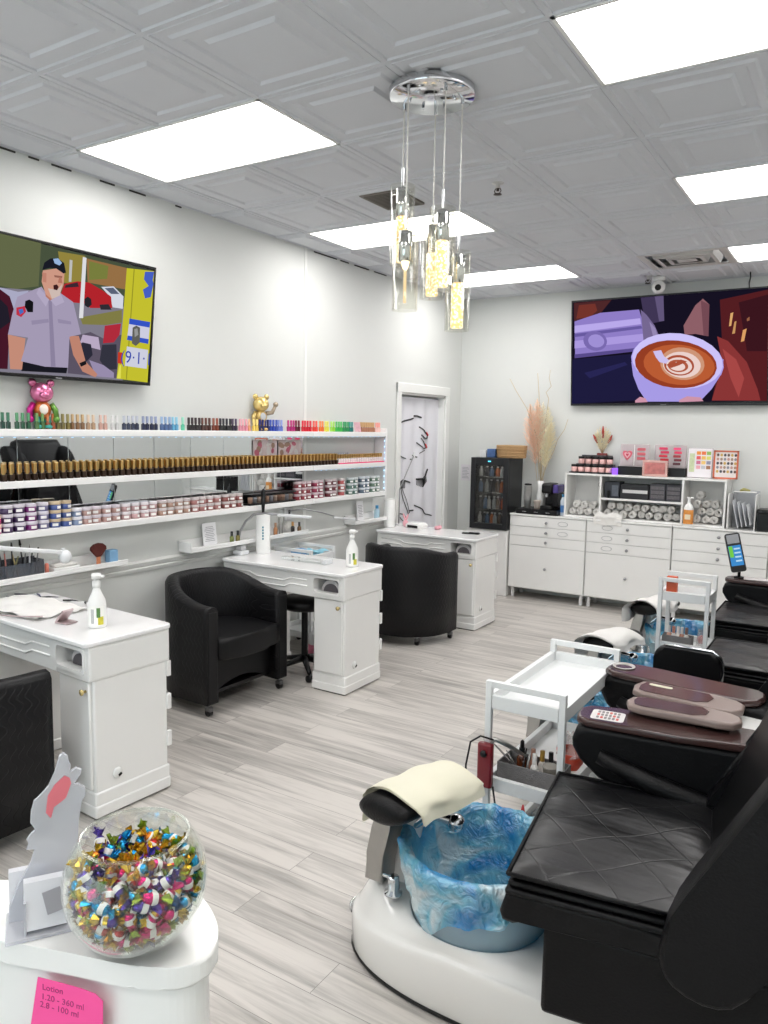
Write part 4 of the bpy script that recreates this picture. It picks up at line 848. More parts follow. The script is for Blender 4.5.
# ------------------------------------------------------------------ manicure tables
MARBLE = mat('white_marble_top', (238, 238, 238), 0.2, var=0.05, vscale=9, coat=0.4)
GREYV = mat('grey_vent_plastic', (120, 118, 122), 0.45)
def manicure_table(label, loc, rz, L_=1.0, D=0.44):
    """origin on the floor at the front-right corner of the base; the table runs to -x, depth +y"""
    t = thing('manicure_table', label, 'manicure table', loc, rz, 'manicure tables along the left wall')
    b = MB(); b.prism(rrect(-L_-0.01, -0.045, 0.012, D+0.012, 0.03, 4), 0.735, 0.757, MARBLE, bev=0.006); part('tabletop', b, t)
    # apron: front board with a cut-out for the dust vent
    ax0, ax1, vz0, vz1 = -0.235, -0.035, 0.625, 0.715
    b = MB()
    b.box((-L_, -0.022, 0.59), (ax0, D, 0.734), WHITE, 0.006)
    b.box((ax0, -0.022, 0.59), (0.0, D, vz0), WHITE, 0.004); b.box((ax0, -0.022, vz1), (0.0, D, 0.734), WHITE, 0.004)
    b.box((ax1, -0.022, vz0-0.004), (0.0, D, vz1+0.004), WHITE, 0.004); b.box((ax0, 0.1, vz0-0.004), (ax1, D, vz1+.004), GREYV)
    b.box((-0.028, -0.0225, 0.5895), (0.0025, D+0.0005, 0.7335), WHITE, 0.012)
    part('apron', b, t)
    # wavy relief lines on the apron
    b = MB(); x1 = ax0-0.03; x0 = -L_+0.05; w = x1-x0
    def wave(z, d): return [(x0, -0.0225, z), (x0+w*.28, -0.0225, z), (x0+w*.36, -0.0225, z+d), (x0+w*.70, -0.0225, z+d), (x0+w*.78, -0.0225, z), (x0+w*.97, -0.0225, z)]
    b.tube(wave(0.690, -0.022), 0.005, WHITE, 6); b.tube(wave(0.652, -0.022), 0.005, WHITE, 6); part('relief_line', b, t)
    b = MB()
    o = rrect(ax0-0.012, vz0-0.012, ax1+0.012, vz1+0.012, 0.026, 5); i_ = rrect(ax0+0.004, vz0+0.003, ax1-0.004, vz1-0.003, 0.02, 5)
    k = b.mi(WHITE); yv = -0.027
    R1 = [b.bm.verts.new((x, -0.021, z)) for x, z in o]; R2 = [b.bm.verts.new((x, yv, z)) for x, z in o]; R3 = [b.bm.verts.new((x, yv, z)) for x, z in i_]; R4 = [b.bm.verts.new((x, 0.02, z)) for x, z in i_]
    for A, Bq in ((R1, R2), (R2, R3), (R3, R4)):
        for q in range(len(A)): b.bm.faces.new([A[q], A[(q+1) % len(A)], Bq[(q+1) % len(A)], Bq[q]])
    part('vent_frame', b, t)
    b = MB(); xc = (ax0+ax1)/2
    b.prism([(xc+0.075*math.cos(a), vz0+0.002+0.072*math.sin(a)) for a in [PI*q/14 for q in range(15)]], 0.03, 0.08, mat('vent_hood', (196, 194, 196), 0.35), axis='y', bev=0.006)
    b.prism([(xc+0.055*math.cos(a), vz0+0.001+0.05*math.sin(a)) for a in [PI*q/14 for q in range(15)]], 0.026, 0.031, mat('vent_mesh', (88, 84, 88), 0.6), axis='y'); part('dust_vent', b, t, 'grey arched dust vent')
    # right pedestal with a front door, plinth and cable cap
    b = MB(); b.box((-0.25, 0.002, 0.10), (-0.006, D-0.01, 0.592), WHITE, 0.008); b.box((-0.256, -0.004, 0.006), (0.0, D-0.004, 0.115), WHITE, 0.008); b.box((-0.258, -0.008, 0.006), (0.004, D-0.002, 0.06), WHITE, 0.008)
    b.box((-0.245, 0.004, 0.0), (-0.01, D-0.012, 0.008), BLACKP); part('pedestal', b, t)
    b = MB(); b.box((-0.236, -0.012, 0.125), (-0.020, 0.003, 0.584), WHITE, 0.006); d = part('door', b, t)
    b = MB(); b.lathe([(0,0),(0.006,0),(0.006,0.012),(0.013,0.018),(0.013,0.024),(0,0.03)], mat('brass_crystal_knob', (206, 186, 128), 0.2, 0.6), (-0.04, -0.012, 0.545), 12, Matrix.Rotation(PI/2, 3, 'X')); part('knob', b, d, 'brass and crystal knob')
    b = MB(); b.lathe([(0,0),(0.024,0),(0.022,0.006),(0,0.008)], WHITE, (-0.004, 0.105, 0.17), 18, Matrix.Rotation(PI/2, 3, 'Y')); b.obox((0.006, 0.112, 0.162), (0.003, 0.016, 0.010), (0.5, 0, 0), BLACKP); part('cable_cap', b, t)
    for z in (0.52, 0.37, 0.20):
        b = MB(); b.box((-0.012, D-0.018, z), (0.006, D+0.004, z+0.07), WHITE_M, 0.003); part('hinge', b, t)
    # left pedestal
    b = MB(); b.box((-L_+0.006, 0.002, 0.006), (-L_+0.24, D-0.01, 0.592), WHITE, 0.008); b.box((-L_, -0.004, 0.004), (-L_+0.246, D-0.004, 0.06), WHITE, 0.006); part('side_pedestal', b, t)
    for ch in t.children:
        for q in [ch]+list(ch.children):
            for v in q.data.vertices: v.co.z *= 1.02
    return t
manicure_table('white manicure table nearest the viewer with a spray bottle and white cloth on it', (1.088, 1.968, 0), -3.5, 1.02, 0.385)
manicure_table('white manicure table in the middle of the row with a paper roll and gooseneck lamp', (1.075, 3.795, 0), 0.0, 1.0, 0.41)
manicure_table('white manicure table farthest along the wall, beside the doorway curtain', (1.065, 5.675, 0), 0.0, 0.96, 0.41)

# ------------------------------------------------------------------ tub chairs
def quilt_material(name, rgb, sx, sy):
    if name in MATS: return MATS[name]
    m = bpy.data.materials.new(name); m.use_nodes = True
    nt = m.node_tree; N = nt.nodes; Lk = nt.links; p = N['Principled BSDF']
    p.inputs['Roughness'].default_value = 0.46; p.inputs['Specular IOR Level'].default_value = 0.32
    uv = N.new('ShaderNodeUVMap')
    sep = N.new('ShaderNodeSeparateXYZ'); Lk.new(uv.outputs[0], sep.inputs[0])
    def sine(inp, fr, ph=None):
        a = N.new('ShaderNodeMath'); a.operation = 'MULTIPLY'; a.inputs[1].default_value = fr; Lk.new(inp, a.inputs[0])
        last = a
        if ph is not None:
            c = N.new('ShaderNodeMath'); c.operation = 'ADD'; Lk.new(a.outputs[0], c.inputs[0]); Lk.new(ph, c.inputs[1]); last = c
        s = N.new('ShaderNodeMath'); s.operation = 'SINE'; Lk.new(last.outputs[0], s.inputs[0])
        return s.outputs[0]
    wob = sine(sep.outputs['Y'], sy)
    wm = N.new('ShaderNodeMath'); wm.operation = 'MULTIPLY'; wm.inputs[1].default_value = 1.2; Lk.new(wob, wm.inputs[0])
    h = sine(sep.outputs['X'], sx, wm.outputs[0])
    ab = N.new('ShaderNodeMath'); ab.operation = 'ABSOLUTE'; Lk.new(h, ab.inputs[0])
    mr = N.new('ShaderNodeMapRange'); mr.inputs['From Max'].default_value = 0.35; Lk.new(ab.outputs[0], mr.inputs['Value'])
    bp = N.new('ShaderNodeBump'); bp.inputs['Strength'].default_value = 0.4; bp.inputs['Distance'].default_value = 0.004
    Lk.new(mr.outputs[0], bp.inputs['Height']); Lk.new(bp.outputs[0], p.inputs['Normal'])
    nz = N.new('ShaderNodeTexNoise'); nz.inputs['Scale'].default_value = 20
    mx = N.new('ShaderNodeMix'); mx.data_type = 'RGBA'; c = lin(rgb)
    mx.inputs[6].default_value = tuple(v*.85 for v in c)+(1,); mx.inputs[7].default_value = tuple(v*1.15 for v in c)+(1,)
    Lk.new(nz.outputs[0], mx.inputs[0]); Lk.new(mx.outputs[2], p.inputs['Base Color'])
    MATS[name] = m; return m
QUILT = quilt_material('black_quilted_leatherette', (11, 11, 14), 95.0, 80.0)
def with_uv(b, fn):
    uvl = b.bm.loops.layers.uv.verify()
    for f in b.bm.faces:
        for l in f.loops: l[uvl].uv = fn(l.vert.co)
def tub_chair(label, loc, rz, R=0.385, arm=0.15, hb=0.77, ha=0.615):
    """faces +x; origin under the centre of the round back"""
    t = thing('tub_chair', label, 'tub chair', loc, rz, 'black tub chairs at the manicure tables')
    th = 0.085
    def path(s):        # s in 0..1 along the U, returns point and outward normal
        La = arm; Lc = PI*R; tot = 2*La+Lc; d = s*tot
        if d < La: return Vector((La-d, -R, 0)), Vector((0, -1, 0))
        if d > La+Lc: return Vector((d-La-Lc, R, 0)), Vector((0, 1, 0))
        a = -PI/2-(d-La)/R
        return Vector((R*math.cos(a), R*math.sin(a), 0)), Vector((math.cos(a), math.sin(a), 0))
    def hgt(s):
        k = abs(s-0.5)*2
        f = max(0, min(1, (k-0.30)/0.62)); f = f*f*(3-2*f)
        return hb+(ha-hb)*f
    n = 44
    z0 = 0.075
    b = MB(); prof = []
    V = []
    for i in range(n+1):
        s = i/n; P, N_ = path(s); H = hgt(s)
        ring = [P+Vector((0,0,z0)), P+Vector((0,0,z0+(H-z0)*.33)), P+Vector((0,0,z0+(H-z0)*.66)), P+Vector((0,0,H-0.03)), P-N_*0.012+Vector((0,0,H-0.008)), P-N_*th*.5+Vector((0,0,H)), P-N_*(th-0.012)+Vector((0,0,H-0.008)), P-N_*th+Vector((0,0,H-0.03)), P-N_*th+Vector((0,0,0.42)), P-N_*th+Vector((0,0,z0))]
        V.append([b.bm.verts.new(p) for p in ring])
    ki = b.mi(QUILT); fs = []
    for A, Bq in zip(V[:-1], V[1:]):
        for q in range(9):
            f = b.bm.faces.new([A[q], Bq[q], Bq[q+1], A[q+1]]); f.smooth = True; f.material_index = ki
        f = b.bm.faces.new([A[9], Bq[9], Bq[0], A[0]]); f.material_index = ki
    for E_ in (V[0], V[-1]):
        f = b.bm.faces.new(E_); f.material_index = ki
    with_uv(b, lambda c: ((math.atan2(c.y, c.x if abs(c.y) < R*.98 or c.x < 0 else 0)*R + (c.x if c.x > 0 else 0)*(1 if c.y > 0 else -1)), c.z))
    part('shell', b, t, 'quilted black wrap-around back and arms')
    for E_, side in ((0.0, -1), (1.0, 1)):
        P, N_ = path(E_); H = hgt(E_); c0 = P-N_*th; b = MB()
        b.box((P.x-0.004, min(P.y, c0.y)+0.008, z0+0.006), (P.x+0.005, max(P.y, c0.y)-0.008, H-0.03), BLACKL, 0.004)
        part('arm_front', b, t)
    b = MB(); r = R-th
    poly = [(arm-0.01+0.03, -r+.004)] + [(arm+0.035, -r*.8), (arm+0.045, -r*.4), (arm+0.048, 0), (arm+0.045, r*.4), (arm+0.035, r*.8)] + [(arm-0.01+.03, r-.004)] + [(r*.985*math.cos(a), r*.985*math.sin(a)) for a in [PI/2+PI*q/16 for q in range(17)]]
    b.prism(poly, 0.315, 0.445, BLACKL, bev=0.028, seg=3, smooth=True); part('seat', b, t)
    # lower front panel with an arched foot cut-out
    b = MB(); arch = [(-r, 0.32), (-r, 0.10)] + [(-r*.96+r*1.92*q/12, 0.10+0.06*math.sin(PI*q/12)) for q in range(13)] + [(r, 0.10), (r, 0.32)]
    b.prism(arch[::-1], arm-0.09, arm-0.07, BLACKL, axis='x'); b.prism([(r*math.cos(a), r*math.sin(a)) for a in [PI/2+PI*q/16 for q in range(17)]]+[(arm-.07,-r),(arm-.07,r)], 0.10, 0.12, BLACKP); part('base_panel', b, t)
    for x, y in ((arm-0.03, -R+0.04), (arm-0.03, R-0.04), (-R*.62, -R*.6), (-R*.62, R*.6)):
        b = MB(); b.cyl((x, y, 0.05), (x, y, 0.085), 0.008, CHROME, 8); b.prism([(x-0.022, 0.03), (x+0.022, 0.03), (x+0.022, 0.052), (x+0.008, 0.058), (x-0.022, 0.05)], y-0.014, y+0.014, mat('caster_hood', (120, 120, 122), 0.3, 0.8), axis='y', bev=0.003)
        b.cyl((x, y-0.011, 0.0225), (x, y+0.011, 0.0225), 0.0225, BLACKP, 16); part('caster', b, t)
    return t
tub_chair('black quilted tub chair with open front beside the middle manicure table', (0.44, 3.385, 0), -2.0, 0.338, 0.225, 0.755, 0.64)
tub_chair('black quilted tub chair seen from behind at the far manicure table', (0.67, 5.27, 0), 88.0, 0.36, 0.14, 0.765, 0.70)
tub_chair('black quilted tub chair cut off by the left edge at the nearest manicure table', (0.635, 1.62, 0), 86.0, 0.385, 0.22, 0.70, 0.68)

# ------------------------------------------------------------------ technician stool and bottles under the middle table
def stool(label, loc, h=0.47, back=False, rz=0):
    t = thing('technician_stool', label, 'stool', loc, rz)
    b = MB(); b.lathe([(0,h-0.07),(0.14,h-0.07),(0.165,h-0.05),(0.17,h-0.02),(0.15,h),(0,h+0.004)], BLACKL, n=28); part('seat', b, t)
    b = MB(); b.cyl((0,0,0.09), (0,0,h-0.07), 0.022, BLACKP, 14); b.cyl((0,0,0.25), (0,0,h-0.07), 0.014, CHROME, 12); part('column', b, t)
    for k in range(5):
        a = 2*PI*k/5+0.5; b = MB(); b.tube([(0.02*math.cos(a), 0.02*math.sin(a), 0.10), (0.21*math.cos(a), 0.21*math.sin(a), 0.062)], [0.024, 0.014], BLACKP, 8)
        b.cyl((0.21*math.cos(a), 0.21*math.sin(a)-0.012, 0.024), (0.21*math.cos(a), 0.21*math.sin(a)+0.012, 0.024), 0.024, BLACKP, 14); part('base_leg', b, t)
    return t
stool('black technician stool with star base tucked under the middle manicure table', (0.58, 4.02, 0), 0.52)
def jug(label, loc, capc, labc):
    t = thing('liquid_jug', label, 'jug', loc, 20, 'plastic jugs under the middle table')
    J = mat('translucent_jug', (222, 224, 226), 0.35, var=0.03)
    b = MB(); b.lathe([(0,0),(0.062,0),(0.066,0.006),(0.066,0.15),(0.06,0.18),(0.03,0.225),(0.018,0.235),(0.018,0.25),(0,0.25)], J, n=20); part('bottle', b, t)
    b = MB(); b.tube([(0.02,0,0.232),(0.058,0,0.235),(0.062,0,0.17)], 0.009, J); part('handle', b, t)
    b = MB(); b.cyl((0,0,0.245), (0,0,0.27), 0.021, mat('jug_cap_%d_%d_%d' % capc, capc, 0.4), 14); part('cap', b, t)
    b = MB(); b.surf(lambda u, v: (0.0668*math.cos(-2.6+2.6*u), 0.0668*math.sin(-2.6+2.6*u), 0.03+v*0.09), 12, 1, mat('jug_label_%d_%d_%d' % labc, labc, 0.5, var=0.2, vscale=40)); part('sticker', b, t)
jug('white plastic jug with pink label on the floor behind the middle table', (0.47, 4.31, 0), (206, 60, 70), (220, 120, 150))
jug('white plastic jug with blue label on the floor behind the middle table', (0.475, 4.47, 0), (90, 120, 190), (120, 160, 210))

# ------------------------------------------------------------------ things on and above the nearest table
TT = 0.7735
def spray_bottle(label, loc, s=1.0, rz=0, pic=True):
    t = thing('spray_bottle', label, 'spray bottle', loc, rz)
    P_ = mat('white_hdpe', (240, 240, 238), 0.3, var=0.01)
    b = MB(); b.lathe([(0,0),(0.034*s,0),(0.037*s,0.004),(0.037*s,0.095*s),(0.034*s,0.112*s),(0.019*s,0.145*s),(0.0145*s,0.158*s),(0.0145*s,0.17*s),(0,0.17*s)], P_, n=24); part('bottle', b, t)
    b = MB(); b.lathe([(0,0.165*s),(0.0165*s,0.165*s),(0.0165*s,0.19*s),(0.01*s,0.195*s),(0.008*s,0.205*s),(0,0.205*s)], P_, n=18)
    b.lathe([(0,0.202*s),(0.021*s,0.202*s),(0.019*s,0.222*s),(0,0.224*s)], P_, n=18); b.cyl((0.01*s,0,0.214*s), (0.036*s,0,0.212*s), 0.005*s, P_, 8); part('pump', b, t)
    if pic:
        b = MB(); r = 0.0373*s
        b.surf(lambda u, v: (r*math.cos(-2.2+1.9*u), r*math.sin(-2.2+1.9*u), (0.012+v*0.08)*s), 12, 1, mat('bottle_label_white', (244, 244, 240), 0.5))
        b.surf(lambda u, v: (1.003*r*math.cos(-1.0+0.62*u), 1.003*r*math.sin(-1.0+0.62*u), (0.014+v*0.034)*s), 6, 1, mat('label_yellow_fruit', (206, 196, 60), 0.5, var=.3, vscale=60))
        b.surf(lambda u, v: (1.004*r*math.cos(-1.15+0.4*u), 1.004*r*math.sin(-1.15+0.4*u), (0.045+v*0.04)*s), 6, 1, mat('label_green_leaf', (86, 130, 70), 0.5, var=.3, vscale=60))
        for q in range(3): b.surf(lambda u, v: (1.004*r*math.cos(-1.75+0.12*q+0.06*u), 1.004*r*math.sin(-1.75+0.12*q+0.06*u), (0.02+v*0.06)*s), 3, 1, mat('label_grey_print', (120, 122, 126), 0.5))
        part('label_wrap', b, t)
    return t
spray_bottle('white spray bottle with green and yellow label on the nearest manicure table', (0.905, 2.13, TT), 1.06, 25)
spray_bottle('white pump bottle with green and yellow label on the middle manicure table', (0.955, 4.03, TT), 1.06, 15)
b = MB()
def cloth(u, v):
    x = 0.12+u*0.50; y = 2.02+v*0.28
    return (x, y, TT+0.004+0.034*math.exp(-((u-.45)**2+(v-.5)**2)*7)*(1+0.5*math.sin(u*13+v*5)*math.cos(v*9))+0.005*(1+math.sin(u*21-v*14)))
b.surf(cloth, 26, 16, TOWEL); b.surf(lambda u, v: (cloth(u, v)[0], cloth(u, v)[1], TT+0.001), 2, 2, TOWEL)
single('folded_towel', b, 'crumpled white cloth on the nearest manicure table', 'towel', (0.37, 2.16, TT), world=True)
b = MB(); PK = mat('rose_metal', (196, 176, 178), 0.3, 0.6)
b.tube([(0.30,1.99,TT+0.012),(0.42,1.985,TT+.008),(0.52,2.02,TT+.01),(0.60,2.07,TT+.012)], 0.003, PK, 6)
single('glasses_chain', b, 'thin rose-coloured chain trailing over the white cloth on the nearest table', 'chain', (0.45, 2.0, TT+0.004), world=True)
b = MB(); b.prism([(0.0,0.0),(0.075,0.0),(0.078,0.006),(0.012,0.006),(0.055,0.055),(0.052,0.062),(0.046,0.060),(0.0,0.006)], -0.03, 0.03, PK, axis='y', bev=0.0015); b.rotz(-10)
single('phone_stand', b, 'folded rose-coloured metal phone stand on the nearest table', 'phone stand', (0.705, 2.085, TT+0.0005), (0, 0, 0.3))
for k, (x, y, a, l, c_) in enumerate(((0.10,2.30,0.3,0.11,(40,44,70)),(0.17,2.34,-0.4,0.10,(60,64,96)),(0.24,2.33,0.9,0.12,(36,36,40)),(0.11,2.22,-0.2,0.09,(90,92,110)),(0.40,2.36,0.5,0.08,(26,26,30)),(0.50,2.37,-0.6,0.05,(46,46,50)))):
    t = thing('nail_tool', ['dark blue nail tool nearest the wall on the near table', 'slate nail tool lying across the others on the near table', 'long black nail tool behind the white cloth', 'grey nail tool beside the white cloth near the left edge', 'short black nail tool at the back edge of the near table', 'tiny dark clip at the back edge of the near table'][k], 'nail tool', (x, y, TT+0.006), math.degrees(a), 'nail tools on the nearest table')
    b = MB(); b.tube([(-l/2,0,0),(-l*.1,0,0),(l*.1,0,0.002),(l/2,0,-0.002)], [0.004,0.0055,0.004,0.0015], mat('tool_%d_%d_%d' % c_, c_, 0.3), 8); part('handle', b, t)
    b = MB(); b.tube([(l/2,0,-0.002),(l/2+0.02,0,-0.003)], [0.0018,0.0006], STEEL, 6); part('tip', b, t)
# desk lamp reaching in over the near ledge
t = thing('desk_lamp', 'white jointed lamp arm reaching over the ledge at the left edge', 'desk lamp', (0.2, 1.92, TT))
LW = mat('lamp_white', (224, 226, 228), 0.35)
b = MB(); b.cyl((0.2,1.92,TT), (0.2,1.92,TT+0.025), 0.05, LW, 20, bev=0.005); part('base', b, t, world=True)
b = MB(); b.tube([(0.2,1.92,TT+0.02),(0.21,1.98,1.07),(0.25,2.10,1.062)], 0.012, LW, 10); part('upright', b, t, world=True)
b = MB(); b.obox((0.25,2.26,1.030), (0.02,0.37,0.022), (-0.19,0,0), LW, 0.006); part('arm', b, t, world=True)
b = MB(); b.ball((0.25,2.44,0.975), (0.032,0.032,0.036), LW, 18, 12); b.cyl((0.25,2.43,0.995), (0.25,2.43,1.02), 0.010, LW); part('lamp_head', b, t, world=True)
# organiser with brushes and files on the near ledge
LZ = 0.8655
t = thing('tool_organizer', 'smoky clear box crowded with brushes and files on the near ledge', 'organizer', (0.06, 2.2, LZ))
SM = thin_glass('smoky_acrylic', (196, 198, 204), 0.06, 0.4, body=0.25, bodycol=(140, 142, 150))
b = MB()
for a, c in (((0.016,1.98,LZ),(0.100,2.42,LZ+0.004)),((0.016,1.98,LZ),(0.019,2.42,LZ+0.095)),((0.097,1.98,LZ),(0.100,2.42,LZ+0.075)),((0.016,2.417,LZ),(0.100,2.42,LZ+0.085)),((0.016,1.98,LZ),(0.1,1.983,LZ+0.085)),((0.016,2.2,LZ),(0.1,2.203,LZ+0.075))): b.box(a, c, SM)
part('box', b, t, world=True)
cols = [((30,30,34),'black'),((92,94,98),'grey'),((196,176,120),'gold'),((206,130,120),'coral'),((70,60,56),'brown'),((210,210,214),'white'),((120,116,70),'olive')]
nb = {}
for k in range(22):
    c_, cn = cols[[0,0,1,0,4,0,1,5,0,2,0,1,0,3,6,0,2,1,0,5,0,1][k]]
    y = 2.0+0.019*k; x = 0.035+0.045*((k*7) % 5)/5; h = 0.11+0.055*((k*5) % 7)/7; tx = random.uniform(-.02,.02); ty = random.uniform(-.03,.03)
    b = MB(); b.tube([(0,0,0.002),(tx*.5,ty*.5,h*.5),(tx,ty,h)], [0.0045,0.0045,0.003], mat('brush_handle_'+cn, c_, 0.35), 8)
    if k % 3 == 0: b.tube([(tx,ty,h),(tx*1.2,ty*1.2,h+0.03)], [0.007,0.004], mat('brush_bristle', (46,40,38), 0.8), 8)
    elif k % 3 == 1: b.tube([(tx,ty,h),(tx*1.1,ty*1.1,h+0.018)], [0.0032,0.0008], STEEL, 6)
    single('nail_brush', b, '%s handled brush or tool standing in the smoky box on the near ledge' % cn, 'nail brush', (x, y, LZ+0.005), group='%s tools in the smoky box' % cn)
b = MB(); b.lathe([(0,0),(0.011,0),(0.011,0.05),(0.006,0.056),(0,0.056)], mat('coral_tube', (226, 130, 110), 0.35), n=12); single('glue_bottle', b, 'small coral tube on the near ledge beside the smoky box', 'bottle', (0.085, 2.445, LZ+.0005))
b = MB(); b.box((0,0,0), (0.07,0.16,0.022), WHITE_M, 0.004); b.box((0.004,0.01,0.022), (0.066,0.15,0.04), TOWEL, 0.008); single('wipes_stack', b, 'stack of white lint wipes on the near ledge', 'wipes', (0.03, 2.48, LZ+.0005))
t = thing('fan_brush', 'dark red fan brush standing on the near ledge beside the blue block', 'brush', (0.07, 2.78, LZ+.0005))
b = MB(); b.cyl((0,0,0), (0,0,0.045), 0.012, mat('orange_handle', (206, 130, 90), 0.4), 12); part('handle', b, t)
b = MB(); b.prism([(-0.014,0.043),(0.014,0.043),(0.052,0.085),(0.05,0.102),(0.03,0.118),(0,0.124),(-0.03,0.118),(-0.05,0.102),(-0.052,0.085)], -0.010, 0.010, mat('dark_red_bristle', (86, 34, 28), 0.9, var=.2, vscale=80), axis='x', bev=0.006); part('bristles', b, t)
b = MB(); b.box((0,0,0), (0.05,0.055,0.072), mat('blue_foam_block', (126, 170, 206), 0.7), 0.005); single('foam_block', b, 'light blue foam block on the near ledge beside the fan brush', 'foam block', (0.035, 2.85, LZ+.0005))

# ------------------------------------------------------------------ things on the middle table and ledge
def paper_roll(label, loc, h=0.27, teal=True):
    t = thing('paper_towel_roll', label, 'paper roll', loc)
    b = MB(); b.lathe([(0.018,0.0),(0.048,0.0),(0.049,0.003),(0.049,h-0.003),(0.048,h),(0.018,h),(0.018,0)], mat('white_paper_roll', (240,240,238), 0.9, var=.02, bump=.3, bscale=300), n=28); part('roll', b, t)
    if teal:
        b = MB()
        for k in range(5): b.surf(lambda u, v: (0.0494*math.cos(-1.0+.22*u), 0.0494*math.sin(-1.0+.22*u), h*.36+k*0.02+v*0.014), 3, 1, mat('teal_print', (60, 130, 150), 0.6))
        part('print', b, t, 'teal printed mark')
paper_roll('tall white paper roll with teal print on the middle manicure table', (0.165, 4.075, TT), 0.28)
paper_roll('white paper roll on the far manicure table by the curtain', (0.09, 5.88, TT), 0.25, False)
b = MB(); b.tube([(0,0,0),(0,0,0.09),(0.002,0.0,0.16)], [0.006,0.012,0.016], BLACKP, 10); b.ball((0.002,0,0.165), (0.02,0.012,0.05), BLACKP); b.tube([(0,0,0.2),(0.01,.01,0.23)], 0.003, BLACKP)
single('hand_drill', b, 'black handpiece standing upright in the paper roll on the middle table', 'nail drill', (0.165, 4.075, TT+0.24))
t = thing('desk_lamp', 'grey gooseneck lamp clamped to the middle manicure table', 'desk lamp', (0.085, 3.95, TT))
b = MB(); b.box((0.04,3.90,TT), (0.12,3.98,TT+0.028), LW, 0.006); b.box((0.055,3.915,TT+.028), (0.105,3.965,TT+0.06), thin_glass('frosted_block', (236,238,240), .06, .4, body=.4), 0.004); part('clamp_base', b, t, world=True)
b = MB(); b.tube([(0.06,3.94,TT+0.02),(0.045,3.95,0.86),(0.055,3.96,0.93),(0.10,3.97,1.005),(0.17,3.975,1.055),(0.26,3.99,1.07),(0.36,4.01,1.065)], 0.008, mat('gooseneck_grey', (150,150,152), 0.35, .5), 10); part('gooseneck', b, t, world=True)
b = MB(); b.obox((0.48,4.03,1.062), (0.26,0.03,0.018), (0,0,0.12), LW, 0.006); part('lamp_head', b, t, world=True)
b = MB(); b.obox((0.62,3.975,TT+0.0125), (0.36,0.07,0.022), (0,0,0.02), CLEAR, 0.004); b.obox((0.79,3.985,TT+0.02), (0.035,0.08,0.036), (0,0,0.02), thin_glass('frosted_block', (236,238,240), .06, .4, body=.4), 0.004)
single('acrylic_hand_rest', b, 'clear acrylic hand rest lying on the middle manicure table', 'hand rest', (0.62, 3.975, TT+.001), world=True)
t = thing('clamp_lamp', 'thin white lamp arm reaching out from the wall above the middle ledge', 'lamp', (0.01, 4.5, 1.0))
b = MB(); b.box((0.0015,4.50,0.95), (0.02,4.58,1.05), LW, 0.006); b.box((0.02,4.53,1.0), (0.022,4.55,1.03), BLACKP); part('wall_plate', b, t, world=True)
b = MB(); b.tube([(0.02,4.54,1.02),(0.13,4.56,1.045),(0.15,4.78,1.00),(0.15,4.95,0.955)], 0.005, mat('gooseneck_grey', (150,150,152), 0.35, .5), 8); part('arm', b, t, world=True)
b = MB(); b.obox((0.15,5.09,0.925), (0.02,0.32,0.018), (-0.14,0,0), LW, 0.005); part('lamp_head', b, t, world=True)
b = MB(); b.obox((0.04,3.68,LZ+0.075), (0.003,0.125,0.148), (0,-0.12,0), mat('notice_paper', (240,240,242), 0.7))
for k in range(9): b.obox((0.0425+0.0009*(k-4)*-1.4,3.68,LZ+0.03+k*0.0115), (0.0012,0.09-0.012*(k % 3),0.003), (0,-0.12,0), mat('grey_print', (150,150,156), .7))
single('paper_notice', b, 'white printed notice standing on the middle ledge', 'notice', (0.04, 3.68, LZ), world=True)
me_ob = None
for k, (y, c_, cp, h, lab) in enumerate(((3.86,(110,120,60),(30,30,30),.045,'small olive bottle with black cap on the middle ledge, nearer the notice'),(3.92,(130,120,64),(30,30,30),.045,'small olive bottle with black cap on the middle ledge, nearer the paper roll'),(4.32,(186,130,90),(190,150,120),.06,'copper coloured bottle on the middle ledge right of the paper roll'),(4.52,(40,36,34),(196,150,90),.05,'short black jar with gold lid on the middle ledge'),(4.60,(120,90,60),(40,40,40),.04,'small amber jar with dark lid at the right end of the middle ledge'))):
    t = thing('small_bottle', lab, 'bottle', (0.07, y, LZ+.0005), 0, 'small bottles on the middle ledge')
    b = MB(); b.lathe([(0,0),(0.014,0),(0.015,0.003),(0.015,h*.75),(0.008,h),(0,h)], mat('btl_%d_%d_%d' % c_, c_, 0.2, coat=.3), n=14); part('bottle', b, t)
    b = MB(); b.cyl((0,0,h-0.002), (0,0,h+0.03), 0.009, mat('btlcap_%d_%d_%d' % cp, cp, .35), 12); part('cap', b, t)
for k, (y, tz) in enumerate(((4.36,.3),(4.39,-.1),(4.42,.15))):
    b = MB(); b.tube([(0,0,0),(0.0,tz*.05,0.06),(0,tz*.12,0.125)], [0.005,0.006,0.003], STEEL, 8); single('nail_clipper', b, ['silver nipper leaning left on the middle ledge', 'silver nipper standing upright on the middle ledge', 'silver nipper leaning right on the middle ledge'][k], 'nipper', (0.05, y, LZ+.0005), group='silver tools on the middle ledge')
b = MB()
def fan(u, v):
    a = PI*(0.15+0.7*u); r = 0.03+0.045*v; return (0.055+0.012*math.sin(u*40), 4.50-r*math.cos(a)*1.0, LZ+0.002+r*math.sin(a)*1.1)
b.surf(fan, 30, 2, TOWEL); single('tissue_fan', b, 'fanned white tissue on the middle ledge', 'tissue', (0.055, 4.50, LZ+.001), world=True)

